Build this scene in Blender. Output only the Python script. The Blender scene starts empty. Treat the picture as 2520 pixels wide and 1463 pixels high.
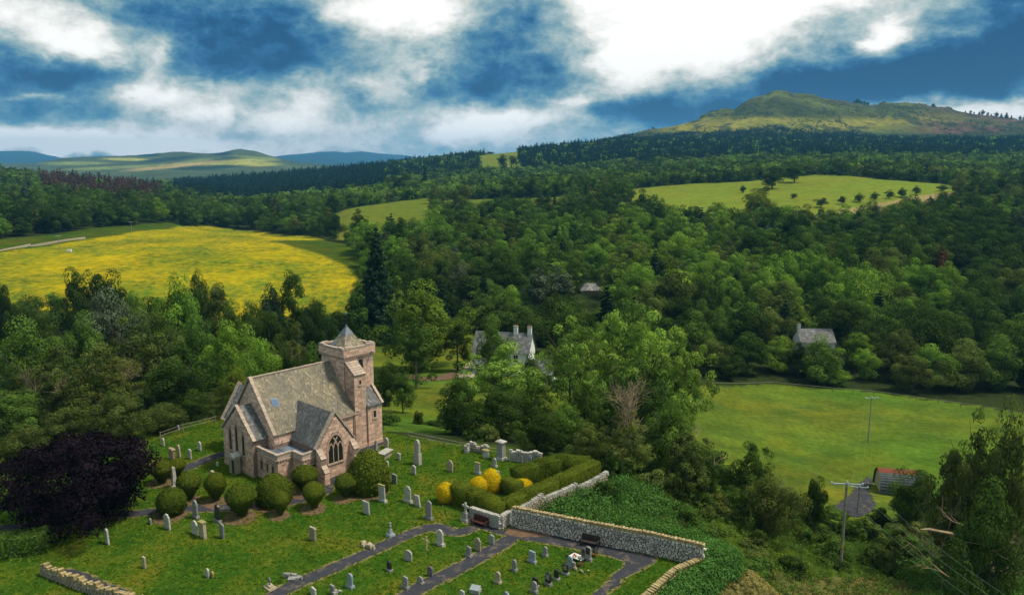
import bpy, math, random
import numpy as np
from mathutils import Vector, Matrix
R = math.radians
random.seed(5)
rng = np.random.default_rng(7)
SC = bpy.context.scene
COL = SC.collection

# ------------------------------------------------------------------ camera
H, F, CX, CY, P = 36.0, 1940.0, 1260.0, 731.5, R(9.7)      # measured on the photo scaled to 2520 px width
cP, sP = math.cos(P), math.sin(P)
cam = bpy.data.objects.new('camera', bpy.data.cameras.new('camera'))
COL.objects.link(cam); SC.camera = cam
cam.location = (0, 0, H); cam.rotation_euler = (R(90) - P, 0, 0)
cam.data.sensor_width = 36; cam.data.lens = 36 * F / 2520
cam.data.clip_start = 1; cam.data.clip_end = 60000

# ------------------------------------------------------------------ view
SC.view_settings.view_transform = 'Standard'; SC.view_settings.look = 'None'
SC.view_settings.exposure = 0.14; SC.view_settings.gamma = 1
SC.render.engine = 'CYCLES'
cy = SC.cycles
cy.use_denoising = True
cy.max_bounces = 5; cy.diffuse_bounces = 2; cy.glossy_bounces = 1; cy.transmission_bounces = 3
cy.transparent_max_bounces = 6; cy.volume_bounces = 0; cy.use_adaptive_sampling = True
cy.adaptive_threshold = 0.02; cy.sample_clamp_indirect = 4
cy.caustics_reflective = False; cy.caustics_refractive = False

# ------------------------------------------------------------------ projection helpers (pixel of the survey photo -> place in the valley)
def dirv(u, v):
    x = (u - CX) / F; y = (CY - v) / F
    return (x, cP + y * sP, -sP + y * cP)
def at_z(u, v, z=0.0):
    d = dirv(u, v); t = (z - H) / d[2]
    return (d[0] * t, d[1] * t, z)
def at_Y(u, v, Y):
    d = dirv(u, v); t = Y / d[1]
    return (d[0] * t, Y, H + d[2] * t)
def proj(X, Y, Z):
    dep = Y * cP - (Z - H) * sP
    up = Y * sP + (Z - H) * cP
    return CX + F * X / dep, CY - F * up / dep
def depth(X, Y, Z): return Y * cP - (Z - H) * sP

# ------------------------------------------------------------------ world
SUN_EL, SUN_AZ = R(60), R(92)           # azimuth clockwise from +Y (view direction): sun high on the right
W = bpy.data.worlds.new('World'); SC.world = W; W.use_nodes = True
class NT:
    def __init__(s, nt): s.nt = nt
    def new(s, t, **k):
        n = s.nt.nodes.new(t)
        for a, b in k.items(): setattr(n, a, b)
        return n
    def inp(s, n, i, v):
        if v is None: return
        if isinstance(v, bpy.types.NodeSocket): s.nt.links.new(v, n.inputs[i])
        else: n.inputs[i].default_value = v
    def m(s, op, a, b=None, c=None):
        n = s.new('ShaderNodeMath', operation=op); s.inp(n, 0, a); s.inp(n, 1, b); s.inp(n, 2, c); return n.outputs[0]
    def vm(s, op, a, b=None):
        n = s.new('ShaderNodeVectorMath', operation=op); s.inp(n, 0, a); s.inp(n, 1, b)
        return n.outputs[1] if op in ('DOT_PRODUCT', 'LENGTH') else n.outputs[0]
    def noise(s, vec, scale, detail=4, rough=0.55, out=0, dist=0):
        n = s.new('ShaderNodeTexNoise'); s.inp(n, 'Vector', vec); n.inputs['Scale'].default_value = scale
        n.inputs['Detail'].default_value = detail; n.inputs['Roughness'].default_value = rough
        n.inputs['Distortion'].default_value = dist
        return n.outputs[out]
    def ramp(s, f, stops, interp='LINEAR'):
        n = s.new('ShaderNodeValToRGB'); s.inp(n, 0, f); e = n.color_ramp.elements; n.color_ramp.interpolation = interp
        while len(e) < len(stops): e.new(0.5)
        for i, (p, c) in enumerate(stops):
            e[i].position = p; e[i].color = (*c, 1) if len(c) == 3 else c
        return n.outputs[0]
    def mix(s, f, a, b, mode='MIX'):
        n = s.new('ShaderNodeMix', data_type='RGBA', blend_type=mode); s.inp(n, 0, f)
        s.inp(n, 6, (*a, 1) if isinstance(a, tuple) and len(a) == 3 else a)
        s.inp(n, 7, (*b, 1) if isinstance(b, tuple) and len(b) == 3 else b)
        return n.outputs[2]
    def attr(s, name, t='GEOMETRY'):
        n = s.new('ShaderNodeAttribute', attribute_name=name, attribute_type=t); return n
def build_world():
    t = NT(W.node_tree); W.node_tree.nodes.clear()
    sky = t.new('ShaderNodeTexSky', sky_type='NISHITA', sun_disc=False, sun_elevation=SUN_EL, sun_rotation=SUN_AZ)
    sky.air_density = 1.0; sky.dust_density = 1.5
    bg1 = t.new('ShaderNodeBackground'); t.inp(bg1, 0, sky.outputs[0]); bg1.inputs[1].default_value = 0.12
    tc = t.new('ShaderNodeTexCoord').outputs['Generated']
    sep = t.new('ShaderNodeSeparateXYZ'); t.inp(sep, 0, tc)
    x, y, z = sep.outputs
    az = t.m('ARCTAN2', x, y); el = t.m('ARCSINE', z)
    # cloud layer: stretch towards the horizon
    stv = t.vm('MULTIPLY', tc, (1, 1, 2.1))
    wob = t.noise(stv, 6.0, 5, 0.6, out=1)
    wob = t.vm('MULTIPLY', t.vm('SUBTRACT', wob, (0.5, 0.5, 0.5)), (0.10, 0.045, 0))
    wob2 = t.noise(stv, 22.0, 4, 0.6, out=1)
    wob2 = t.vm('MULTIPLY', t.vm('SUBTRACT', wob2, (0.5, 0.5, 0.5)), (0.035, 0.022, 0))
    cmb = t.new('ShaderNodeCombineXYZ'); t.inp(cmb, 0, az); t.inp(cmb, 1, el)
    p = t.vm('ADD', t.vm('ADD', cmb.outputs[0], wob), wob2)
    blobs = [  # u, v, half-width u, half-width v, weight
        (50, 45, 110, 45, .60), (190, 105, 80, 28, .60), (240, 135, 50, 18, .3), (370, 135, 26, 38, .45), (430, 232, 110, 32, .70), (330, 225, 50, 18, .3), (520, 268, 70, 16, .35),
        (90, 242, 45, 9, .4), (930, 30, 110, 40, .75), (1060, 15, 90, 45, .7), (1010, 155, 26, 16, .3), (900, 120, 150, 60, .22), (960, 205, 60, 30, .25), (1040, 190, 22, 22, .35),
        (1640, 60, 140, 90, .85), (1560, 150, 90, 50, .6), (1740, 20, 110, 60, .6), (1480, 0, 60, 30, .6), (1990, 8, 130, 26, .75), (1900, 60, 110, 40, .35), (1840, 110, 80, 50, .35),
        (1190, 302, 130, 32, .75), (1120, 322, 60, 18, .4), (1330, 290, 90, 16, .3), (1395, 240, 60, 20, .50), (1580, 215, 120, 30, .25),
        (2180, 88, 34, 26, .80), (2140, 108, 26, 12, .5), (2300, 40, 90, 30, .25), (2450, 262, 120, 16, .45), (2400, 285, 160, 14, .45), (2250, 270, 90, 20, .2),
        (150, 372, 300, 14, .25), (200, 372, 90, 14, .35), (222, 373, 70, 10, .5), (700, 380, 400, 14, .22), (700, 305, 90, 28, .40), (770, 235, 55, 60, .35), (420, 325, 130, 32, .38), (90, 350, 160, 18, .55), (250, 362, 240, 16, .45), (600, 360, 260, 14, .28), (900, 340, 200, 22, .22), (1300, 345, 160, 14, .2), (1750, 60, 60, 120, .3),
        (620, 95, 250, 60, -.46), (470, 30, 130, 40, -.20), (610, 165, 130, 36, -.32), (800, 90, 90, 50, -.15), (90, 195, 190, 38, -.55), (20, 110, 60, 40, -.35), (150, 285, 170, 26, -.16), (330, 290, 60, 16, -.1),
        (1230, 80, 110, 70, -.30), (1270, 200, 180, 34, -.34), (1120, 240, 100, 20, -.15), (1460, 190, 60, 30, -.15), (2400, 140, 190, 60, -.52), (2100, 180, 160, 30, -.42), (1900, 200, 160, 34, -.36),
        (1800, 262, 230, 32, -.42), (1650, 298, 160, 26, -.36), (2300, 210, 220, 30, -.42), (2500, 50, 90, 60, -.42), (2050, 250, 200, 24, -.3), (760, 150, 70, 20, -.12), (880, 270, 60, 16, -.12), (1500, 275, 90, 18, -.25)]
    acc = None
    for (u, v, su, sv, w) in blobs:
        d = Vector(dirv(u, v)).normalized()
        c = (math.atan2(d.x, d.y), math.asin(d.z), 0)
        q = t.vm('MULTIPLY', t.vm('SUBTRACT', p, c), (F / su, F / sv, 0))
        e = t.m('POWER', 2.71828, t.m('MULTIPLY', t.vm('DOT_PRODUCT', q, q), -0.8))
        acc = t.m('MULTIPLY_ADD', e, w, 0.50) if acc is None else t.m('MULTIPLY_ADD', e, w, acc)
    hi = t.m('MULTIPLY', t.m('MINIMUM', t.m('MAXIMUM', t.m('MULTIPLY_ADD', el, 2.5, -.5), 0.0), 1.0), .16)
    acc = t.m('ADD', acc, hi)      # cloud whitened above the view, added to make the ambient light more neutral
    fb = t.noise(stv, 3.2, 8, 0.6)
    st2 = t.vm('MULTIPLY', tc, (1, 1, 1.5))
    fb2 = t.noise(st2, 15.0, 8, 0.66, dist=.25)
    b = t.m('MULTIPLY_ADD', t.m('SUBTRACT', fb, 0.5), 0.45, acc)
    b = t.m('MULTIPLY_ADD', t.m('SUBTRACT', fb2, 0.5), 0.85, b)
    b = t.m('MULTIPLY_ADD', t.m('SUBTRACT', t.noise(st2, 50.0, 7, 0.7), 0.5), 0.40, b)
    bl = t.m('ABSOLUTE', t.m('SUBTRACT', t.noise(t.vm('ADD', st2, wob), 13.0, 8, 0.6), .5))      # billowed edges
    b = t.m('MULTIPLY_ADD', t.m('SUBTRACT', .07, bl), 1.5, b)
    b = t.m('MULTIPLY', b, .8)
    col = t.ramp(b, [(0.0, (.004, .060, .16)), (0.12, (0.014, .108, .25)), (0.27, (.075, .21, .32)), (0.40, (.21, .34, .385)), (0.53, (.40, .50, .49)), (0.64, (.60, .63, .60)), (0.76, (.82, .82, .77)), (0.92, (1.0, .98, .93)), (1.0, (1.05, 1.03, .98))])
    bg2 = t.new('ShaderNodeBackground'); t.inp(bg2, 0, col); bg2.inputs[1].default_value = 1.05
    mx = t.new('ShaderNodeMixShader'); mx.inputs[0].default_value = 0.96
    W.node_tree.links.new(bg1.outputs[0], mx.inputs[1]); W.node_tree.links.new(bg2.outputs[0], mx.inputs[2])
    out = t.new('ShaderNodeOutputWorld'); W.node_tree.links.new(mx.outputs[0], out.inputs[0])
build_world()
W.cycles.sampling_method = 'MANUAL'; W.cycles.sample_map_resolution = 512

sun = bpy.data.objects.new('sun', bpy.data.lights.new('sun', 'SUN')); COL.objects.link(sun)
sun.data.energy = 3.9; sun.data.angle = R(10); sun.data.color = (1.0, 0.88, 0.70)
sd = Vector((math.sin(SUN_AZ) * math.cos(SUN_EL), math.cos(SUN_AZ) * math.cos(SUN_EL), math.sin(SUN_EL)))
sun.rotation_euler = sd.to_track_quat('Z', 'Y').to_euler()

# ------------------------------------------------------------------ object helpers
def tag(o, label=None, cat=None, group=None, kind=None):
    if label: o['label'] = label
    if cat: o['category'] = cat
    if group: o['group'] = group
    if kind: o['kind'] = kind
    return o
def empty(name, loc=(0, 0, 0), rz=0.0, label=None, cat=None, group=None):
    o = bpy.data.objects.new(name, None); COL.objects.link(o); o.empty_display_size = .2
    o.location = loc; o.rotation_euler = (0, 0, rz)
    return tag(o, label, cat, group)
def link(name, me, mat=None, parent=None, loc=None, rz=None, scale=None):
    o = bpy.data.objects.new(name, me); COL.objects.link(o)
    if mat is not None:
        if not me.materials: me.materials.append(mat)
        elif me.materials[0] != mat:
            o.material_slots[0].link = 'OBJECT'; o.material_slots[0].material = mat
    if parent is not None: o.parent = parent
    if loc is not None: o.location = loc
    if rz is not None: o.rotation_euler = (0, 0, rz)
    if scale is not None: o.scale = scale
    return o
def copy_tree(o, parent=None):
    c = o.copy(); COL.objects.link(c); c.parent = parent
    for ch in o.children: copy_tree(ch, c)
    return c
def mesh_np(name, V, Fq, face_attr=None, vert_attr=None, vert_col=None, smooth=False):
    """V (n,3), Fq (m,k) same-size faces"""
    V = np.asarray(V, dtype=np.float32); Fq = np.asarray(Fq, dtype=np.int32)
    me = bpy.data.meshes.new(name); n, (m, k) = len(V), Fq.shape
    me.vertices.add(n); me.vertices.foreach_set('co', V.ravel())
    me.loops.add(m * k); me.loops.foreach_set('vertex_index', Fq.ravel())
    me.polygons.add(m); me.polygons.foreach_set('loop_start', np.arange(0, m * k, k, dtype=np.int32))
    me.update(calc_edges=True)
    if smooth: me.polygons.foreach_set('use_smooth', np.ones(m, dtype=bool))
    for nm, arr in (face_attr or {}).items():
        a = me.attributes.new(nm, 'FLOAT', 'FACE'); a.data.foreach_set('value', np.asarray(arr, dtype=np.float32))
    for nm, arr in (vert_attr or {}).items():
        a = me.attributes.new(nm, 'FLOAT', 'POINT'); a.data.foreach_set('value', np.asarray(arr, dtype=np.float32))
    if vert_col is not None:
        a = me.attributes.new('land', 'FLOAT_COLOR', 'POINT')
        c = np.ones((n, 4), dtype=np.float32); c[:, :3] = vert_col; a.data.foreach_set('color', c.ravel())
    return me
class MB:
    """collects boxes, prisms and tubes; one mesh"""
    def __init__(s): s.v = []; s.f = []; s.t = []
    def add(s, vs, fs, tint=0.5):
        n = len(s.v); s.v += [tuple(v) for v in vs]; s.f += [tuple(i + n for i in f) for f in fs]; s.t += [tint] * len(fs)
    def box(s, c, d, rz=0.0, tint=0.5, taper=1.0, jit=0.0):
        x, y, z = d[0] / 2, d[1] / 2, d[2] / 2; ca, sa = math.cos(rz), math.sin(rz); vs = []
        for k, (a, b, e) in enumerate([(-1, -1, -1), (1, -1, -1), (1, 1, -1), (-1, 1, -1), (-1, -1, 1), (1, -1, 1), (1, 1, 1), (-1, 1, 1)]):
            tp = taper if e > 0 else 1.0
            px, py, pz = a * x * tp, b * y * tp, e * z
            if jit: px += random.uniform(-jit, jit); py += random.uniform(-jit, jit); pz += random.uniform(-jit, jit)
            vs.append((c[0] + px * ca - py * sa, c[1] + px * sa + py * ca, c[2] + pz))
        s.add(vs, [(0, 3, 2, 1), (4, 5, 6, 7), (0, 1, 5, 4), (1, 2, 6, 5), (2, 3, 7, 6), (3, 0, 4, 7)], tint)
    def prism(s, pts, thick, tint=0.5):
        """pts: 3-D polygon; extruded by vector thick"""
        n = len(pts); t = Vector(thick); vs = [Vector(p) for p in pts] + [Vector(p) + t for p in pts]
        fs = [tuple(range(n)), tuple(range(2 * n - 1, n - 1, -1))] + [(i, i + n, (i + 1) % n + n, (i + 1) % n) for i in range(n)]
        s.add(vs, fs, tint)
    def tube(s, path, rad, sides=6, tint=0.5, cap=True):
        path = [Vector(p) for p in path]; n0 = len(s.v); ref = Vector((0.31, 0.2, 0.93)).normalized(); vs = []
        for i, p in enumerate(path):
            d = (path[min(i + 1, len(path) - 1)] - path[max(i - 1, 0)]).normalized()
            a = d.cross(ref if abs(d.dot(ref)) < .97 else Vector((1, 0, 0))).normalized(); b = d.cross(a)
            r = rad[i] if isinstance(rad, (list, tuple)) else rad
            for k in range(sides):
                w = 2 * math.pi * k / sides; vs.append(p + (a * math.cos(w) + b * math.sin(w)) * r)
        fs = []
        for i in range(len(path) - 1):
            for k in range(sides):
                k2 = (k + 1) % sides; fs.append((i * sides + k, i * sides + k2, (i + 1) * sides + k2, (i + 1) * sides + k))
        if cap: fs.append(tuple(range(sides - 1, -1, -1))); m = (len(path) - 1) * sides; fs.append(tuple(range(m, m + sides)))
        s.add(vs, fs, tint)
    def mesh(s, name, smooth=False):
        me = bpy.data.meshes.new(name); me.from_pydata(s.v, [], s.f); me.update()
        a = me.attributes.new('tint', 'FLOAT', 'FACE'); a.data.foreach_set('value', np.array(s.t, dtype=np.float32))
        if smooth: me.polygons.foreach_set('use_smooth', np.ones(len(me.polygons), dtype=bool))
        return me
    def build(s, name, mat, parent=None, loc=None, rz=None, smooth=False):
        return link(name, s.mesh(name, smooth), mat, parent, loc, rz)

# ------------------------------------------------------------------ materials
MATS = {}
def mat_base(name):
    m = bpy.data.materials.new(name); m.use_nodes = True; m.node_tree.nodes.clear(); MATS[name] = m
    t = NT(m.node_tree); out = t.new('ShaderNodeOutputMaterial')
    return m, t, out
def mat_simple(name, base, rough=0.85, var=0.25, scale=1.2, base2=None, bump=0.3, metal=0.0, tintvar=0.0, spec=0.3, fine=12.0, rnd=0.0):
    m, t, out = mat_base(name)
    g = t.new('ShaderNodeTexCoord').outputs['Object']
    n1 = t.noise(g, scale, 5, 0.6); n2 = t.noise(g, fine, 3, 0.6)
    b2 = base2 or tuple(c * (1 - var) for c in base)
    col = t.mix(t.ramp(n1, [(0.35, (0, 0, 0)), (0.65, (1, 1, 1))]), base, b2)
    k = t.m('MULTIPLY_ADD', n2, var * 1.2, 1 - var * .6)
    if tintvar: k = t.m('MULTIPLY', k, t.m('MULTIPLY_ADD', t.attr('tint').outputs['Fac'], tintvar * 2, 1 - tintvar))
    if rnd:
        oi = t.new('ShaderNodeObjectInfo').outputs['Random']; k = t.m('MULTIPLY', k, t.m('MULTIPLY_ADD', oi, rnd * 2, 1 - rnd))
    col = t.vm('SCALE', col, None); col_n = col.node; t.inp(col_n, 'Scale', k)
    bs = t.new('ShaderNodeBsdfPrincipled'); t.inp(bs, 'Base Color', col_n.outputs[0]); bs.inputs['Roughness'].default_value = rough
    bs.inputs['Metallic'].default_value = metal; bs.inputs['Specular IOR Level'].default_value = spec
    if bump:
        bp = t.new('ShaderNodeBump'); bp.inputs['Strength'].default_value = bump; bp.inputs['Distance'].default_value = 0.03
        t.inp(bp, 'Height', n2); t.inp(bs, 'Normal', bp.outputs[0])
    m.node_tree.links.new(bs.outputs[0], out.inputs[0])
    return m
def mat_leaf(name, base, base2=None, trans=0.25, hue=0.25, tv=0.55):
    """foliage: leaf clumps carry a tint, each tree its own shift between two hues"""
    m, t, out = mat_base(name)
    b2 = base2 or (base[0] * 1.5, base[1] * 1.15, base[2] * .9)
    oi = t.new('ShaderNodeObjectInfo').outputs['Random']
    tint = t.attr('tint').outputs['Fac']
    f = t.m('ADD', t.m('MULTIPLY', oi, 0.75), t.m('MULTIPLY', tint, 0.4))
    col = t.mix(t.m('MINIMUM', f, 1.0), base, b2)
    k = t.m('MULTIPLY', t.m('MULTIPLY_ADD', tint, tv * 2, 1 - tv), t.m('MULTIPLY_ADD', t.m('FRACT', t.m('MULTIPLY', oi, 7.31)), hue * 2, 1 - hue))
    c = t.vm('SCALE', col, None); t.inp(c.node, 'Scale', k); c = c.node.outputs[0]
    d = t.new('ShaderNodeBsdfDiffuse'); t.inp(d, 0, c)
    tr = t.new('ShaderNodeBsdfTranslucent'); t.inp(tr, 0, t.vm('MULTIPLY', c, (1.5, 1.6, .7)))
    mx = t.new('ShaderNodeMixShader'); mx.inputs[0].default_value = trans
    m.node_tree.links.new(d.outputs[0], mx.inputs[1]); m.node_tree.links.new(tr.outputs[0], mx.inputs[2])
    m.node_tree.links.new(mx.outputs[0], out.inputs[0])
    return m

# ------------------------------------------------------------------ terrain
US = [-300, 0, 300, 600, 900, 1200, 1500, 1800, 2100, 2400, 2820]
ROWS = [  # Y, 'z' or 'v', values over US
    (30, 'z', [-1, 0, 0, 0, 0, 0, 0, -1.2, -5, -6, -7]),
    (50, 'z', [-1, 0, 0, 0, 0, 0, 0, -1.5, -6, -7, -8]),
    (70, 'z', [-.3, -.3, -.3, -.3, -.3, -.3, -.3, -2.2, -7.5, -9, -10]),
    (85, 'z', [-.3, -.3, -.3, -.3, -.3, -.3, -.8, -4.5, -10, -12, -13]),
    (100, 'z', [-1, -1, -.3, -.3, -.3, -.3, -3, -9, -13.5, -15, -16]),
    (115, 'z', [-4, -4, -2, -1.5, -3, -5, -8, -12, -16.5, -18, -19]),
    (140, 'z', [-8, -9, -8, -6, -8, -9, -12, -16, -19, -20, -21]),
    (180, 'z', [-12, -14, -14, -12, -13, -12, -14, -19, -22, -23, -24]),
    (230, 'z', [-13, -15, -16, -17, -18, -17, -19, -22, -24, -25, -25]),
    (280, 'z', [-5, -6, -8, -11, -16, -19, -21, -22, -22, -22, -22]),
    (370, 'z', [-5, -5.7, -8, -9, -11, -17, -14, -12, -12, -12, -12]),
    (430, 'z', [-6, -7, -8, -9.3, -9.5, -15, -12, -9, -9, -8, -8]),
    (520, 'z', [-5, -6, -8, -10, -18, -14, -10, -8, -8, -4, -2]),
    (600, 'z', [-4, -5, -11, -22, -16, -9, -6, -4, -5, 1, 3]),
    (650, 'v', [515, 520, 530, 585, 548, 520, 500, 500, 506, 492, 485]),
    (800, 'v', [490, 495, 510, 530, 505, 490, 470, 455, 440, 462, 460]),
    (1000, 'v', [455, 465, 485, 515, 490, 470, 450, 435, 418, 432, 430]),
    (1300, 'v', [420, 428, 458, 495, 470, 450, 430, 410, 402, 410, 410]),
    (1700, 'v', [440, 440, 470, 470, 440, 414, 388, 382, 378, 378, 378]),
    (2200, 'v', [450, 450, 460, 440, 413, 378, 352, 348, 350, 350, 350]),
    (2500, 'v', [460, 460, 465, 450, 425, 390, 360, 345, 347, 347, 347]),
    (3200, 'v', [470, 470, 470, 460, 440, 420, 400, 370, 360, 360, 360])]
UF = np.linspace(-300, 2820, 261)
YR = np.array([r[0] for r in ROWS], float)
LY = np.linspace(math.log(30), math.log(3200), 260)
_T = []
for (Y, kd, vals) in ROWS:
    zz = [v if kd == 'z' else at_Y(u, v, Y)[2] for u, v in zip(US, vals)]
    _T.append(np.interp(UF, US, zz))
_T = np.array(_T)
TZ = np.array([np.interp(LY, np.log(YR), _T[:, j]) for j in range(len(UF))]).T      # (LY, UF)
def blur(a, ax, r):
    k = np.exp(-np.linspace(-2, 2, 2 * r + 1) ** 2); k /= k.sum(); out = 0
    pad = [(0, 0), (0, 0)]; pad[ax] = (r, r); b = np.pad(a, pad, mode='edge')
    for i, w in enumerate(k): out = out + w * (b[i:i + a.shape[0], :] if ax == 0 else b[:, i:i + a.shape[1]])
    return out
TZ = blur(blur(TZ, 1, 9), 0, 4)
def vnoise(x, y, seed=0):
    """value noise in numpy"""
    xi = np.floor(x).astype(np.int64); yi = np.floor(y).astype(np.int64); fx = x - xi; fy = y - yi
    fx = fx * fx * (3 - 2 * fx); fy = fy * fy * (3 - 2 * fy)
    def h(a, b):
        n = (a * 374761393 + b * 668265263 + seed * 1442695041) & 0x7fffffff
        n = ((n ^ (n >> 13)) * 1274126177) & 0x7fffffff
        return ((n ^ (n >> 16)) & 0xffff) / 65535.0
    return (h(xi, yi) * (1 - fx) + h(xi + 1, yi) * fx) * (1 - fy) + (h(xi, yi + 1) * (1 - fx) + h(xi + 1, yi + 1) * fx) * fy
def fbm(x, y, oct=4, seed=0):
    s = 0; a = .5; tot = 0
    for i in range(oct): s = s + a * vnoise(x * 2 ** i + 17.3 * i, y * 2 ** i + 5.1 * i, seed + i); tot += a; a *= .5
    return s / tot
WALLSEG = [at_z(u, v, zz)[:2] for u, v, zz in [(1470, 1150, 1.5), (1380, 1190, 1.5), (1262, 1247, 2), (1449, 1284, 2), (1600, 1311, 2), (1730, 1340, 2), (1660, 1400, .8), (1590, 1463, .8), (1480, 1545, .8)]]
def ground(X, Y):
    X = np.asarray(X, float); Y = np.asarray(Y, float)
    u = np.clip(X / Y * F / 1.0 + CX, -300, 2820); l = np.clip(np.log(np.maximum(Y, 30)), LY[0], LY[-1])
    a = (u - UF[0]) / (UF[1] - UF[0]); b = (l - LY[0]) / (LY[1] - LY[0])
    i = np.clip(a.astype(int), 0, len(UF) - 2); j = np.clip(b.astype(int), 0, len(LY) - 2); fa = a - i; fb = b - j
    z = (TZ[j, i] * (1 - fa) + TZ[j, i + 1] * fa) * (1 - fb) + (TZ[j + 1, i] * (1 - fa) + TZ[j + 1, i + 1] * fa) * fb
    near = (Y < 112) & (z < 0)
    if near.any():      # the bank along the outside of the churchyard walls
        d = np.full(X.shape, 99.0)
        for (ax, ay), (bx, by) in zip(WALLSEG[:-1], WALLSEG[1:]):
            L2 = (bx - ax) ** 2 + (by - ay) ** 2; tt = np.clip(((X - ax) * (bx - ax) + (Y - ay) * (by - ay)) / L2, 0, 1)
            d = np.minimum(d, np.hypot(X - ax - tt * (bx - ax), Y - ay - tt * (by - ay)))
        f = np.clip((d - 1.5) / 9, 0, 1); z = np.where(near, z * f * f * (3 - 2 * f) - .12, z)
    return z + (fbm(X / 60, Y / 60, 3, 3) - .5) * np.clip((Y - 105) / 100, 0, 1) * 2.0
def gz(x, y): return float(ground(np.array([x]), np.array([y]))[0])
def on_ground(u, v, y0=40.0):
    """first hit of the pixel's ray with the land"""
    d = np.array(dirv(u, v)); Y = np.exp(np.linspace(math.log(y0), math.log(3100), 1500)); t = Y / d[1]
    X = d[0] * t; Z = H + d[2] * t; g = ground(X, Y); k = np.nonzero(Z <= g)[0]
    k = k[0] if len(k) else len(Y) - 1
    return (float(X[k]), float(Y[k]), float(g[k]))
def inside(px, py, poly):
    px = np.asarray(px, float); py = np.asarray(py, float); r = np.zeros(px.shape, bool); n = len(poly)
    for i in range(n):
        x1, y1 = poly[i]; x2, y2 = poly[(i + 1) % n]
        c = ((y1 > py) != (y2 > py)) & (px < (x2 - x1) * (py - y1) / (y2 - y1 + 1e-12) + x1); r ^= c
    return r
def world_poly(uv): return [on_ground(u, v)[:2] for u, v in uv]
# fields as polygons on the land
BUTTER = world_poly([(-120, 650), (0, 612), (80, 600), (150, 592), (300, 572), (430, 556), (520, 557), (640, 568), (760, 582), (862, 603), (880, 640), (900, 690), (880, 760), (800, 800), (600, 800), (300, 780), (0, 760), (-200, 770)])
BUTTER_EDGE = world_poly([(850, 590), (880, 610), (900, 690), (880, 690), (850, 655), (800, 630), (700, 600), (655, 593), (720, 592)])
MARGIN = world_poly([(-150, 640), (-150, 600), (0, 588), (150, 575), (300, 556), (420, 548), (450, 552), (430, 560), (300, 578), (150, 600), (0, 622)])
FAR_FIELD = world_poly([(1545, 466), (1700, 452), (1830, 447), (1930, 437), (2010, 430), (2160, 441), (2330, 454), (2352, 470), (2352, 500), (2150, 545), (2060, 560), (1760, 550), (1560, 520)])
STUBBLE = world_poly([(2352, 472), (2352, 500), (2150, 560), (2000, 560), (2070, 516), (2200, 494)])
MID_FIELD = world_poly([(800, 540), (850, 516), (900, 506), (1000, 493), (1062, 486), (1070, 560), (960, 600), (830, 590)])
HILL_FIELD = world_poly([(1178, 384), (1277, 371), (1277, 400), (1290, 420), (1180, 420)])
LEFT_STRIP = world_poly([(-60, 500), (0, 503), (75, 508), (75, 530), (-60, 530)])
STRIP2 = world_poly([(1090, 492), (1300, 488), (1400, 482), (1400, 510), (1090, 520)])
PASTURE = world_poly([(1600, 960), (1740, 946), (1900, 942), (2150, 962), (2420, 1000), (2620, 1030), (2620, 1200), (2300, 1260), (2050, 1290), (1950, 1200), (1780, 1180), (1640, 1060)])
MEADOW = world_poly([(880, 812), (1180, 790), (1180, 880), (1420, 920), (1620, 950), (1500, 1010), (1400, 1060), (1080, 1065), (940, 1060), (915, 900)])
FIELDS = [BUTTER, BUTTER_EDGE, MARGIN, FAR_FIELD, STUBBLE, MID_FIELD, HILL_FIELD, LEFT_STRIP, STRIP2, PASTURE, MEADOW]

# churchyard outline on the z = 0 plane
WALL_A = [at_z(u, v)[:2] for u, v in [(1168, 1283), (1242, 1302), (1262, 1288)]]
YARD = [at_z(u, v)[:2] for u, v in [(-250, 1330), (-60, 1250), (120, 1100), (330, 1062), (520, 1028), (700, 1010), (950, 1063), (1050, 1080), (1330, 1132), (1500, 1180), (1262, 1290), (1732, 1385), (1590, 1500), (1400, 1600), (700, 1650), (330, 1660), (-400, 1660)]]

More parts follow.
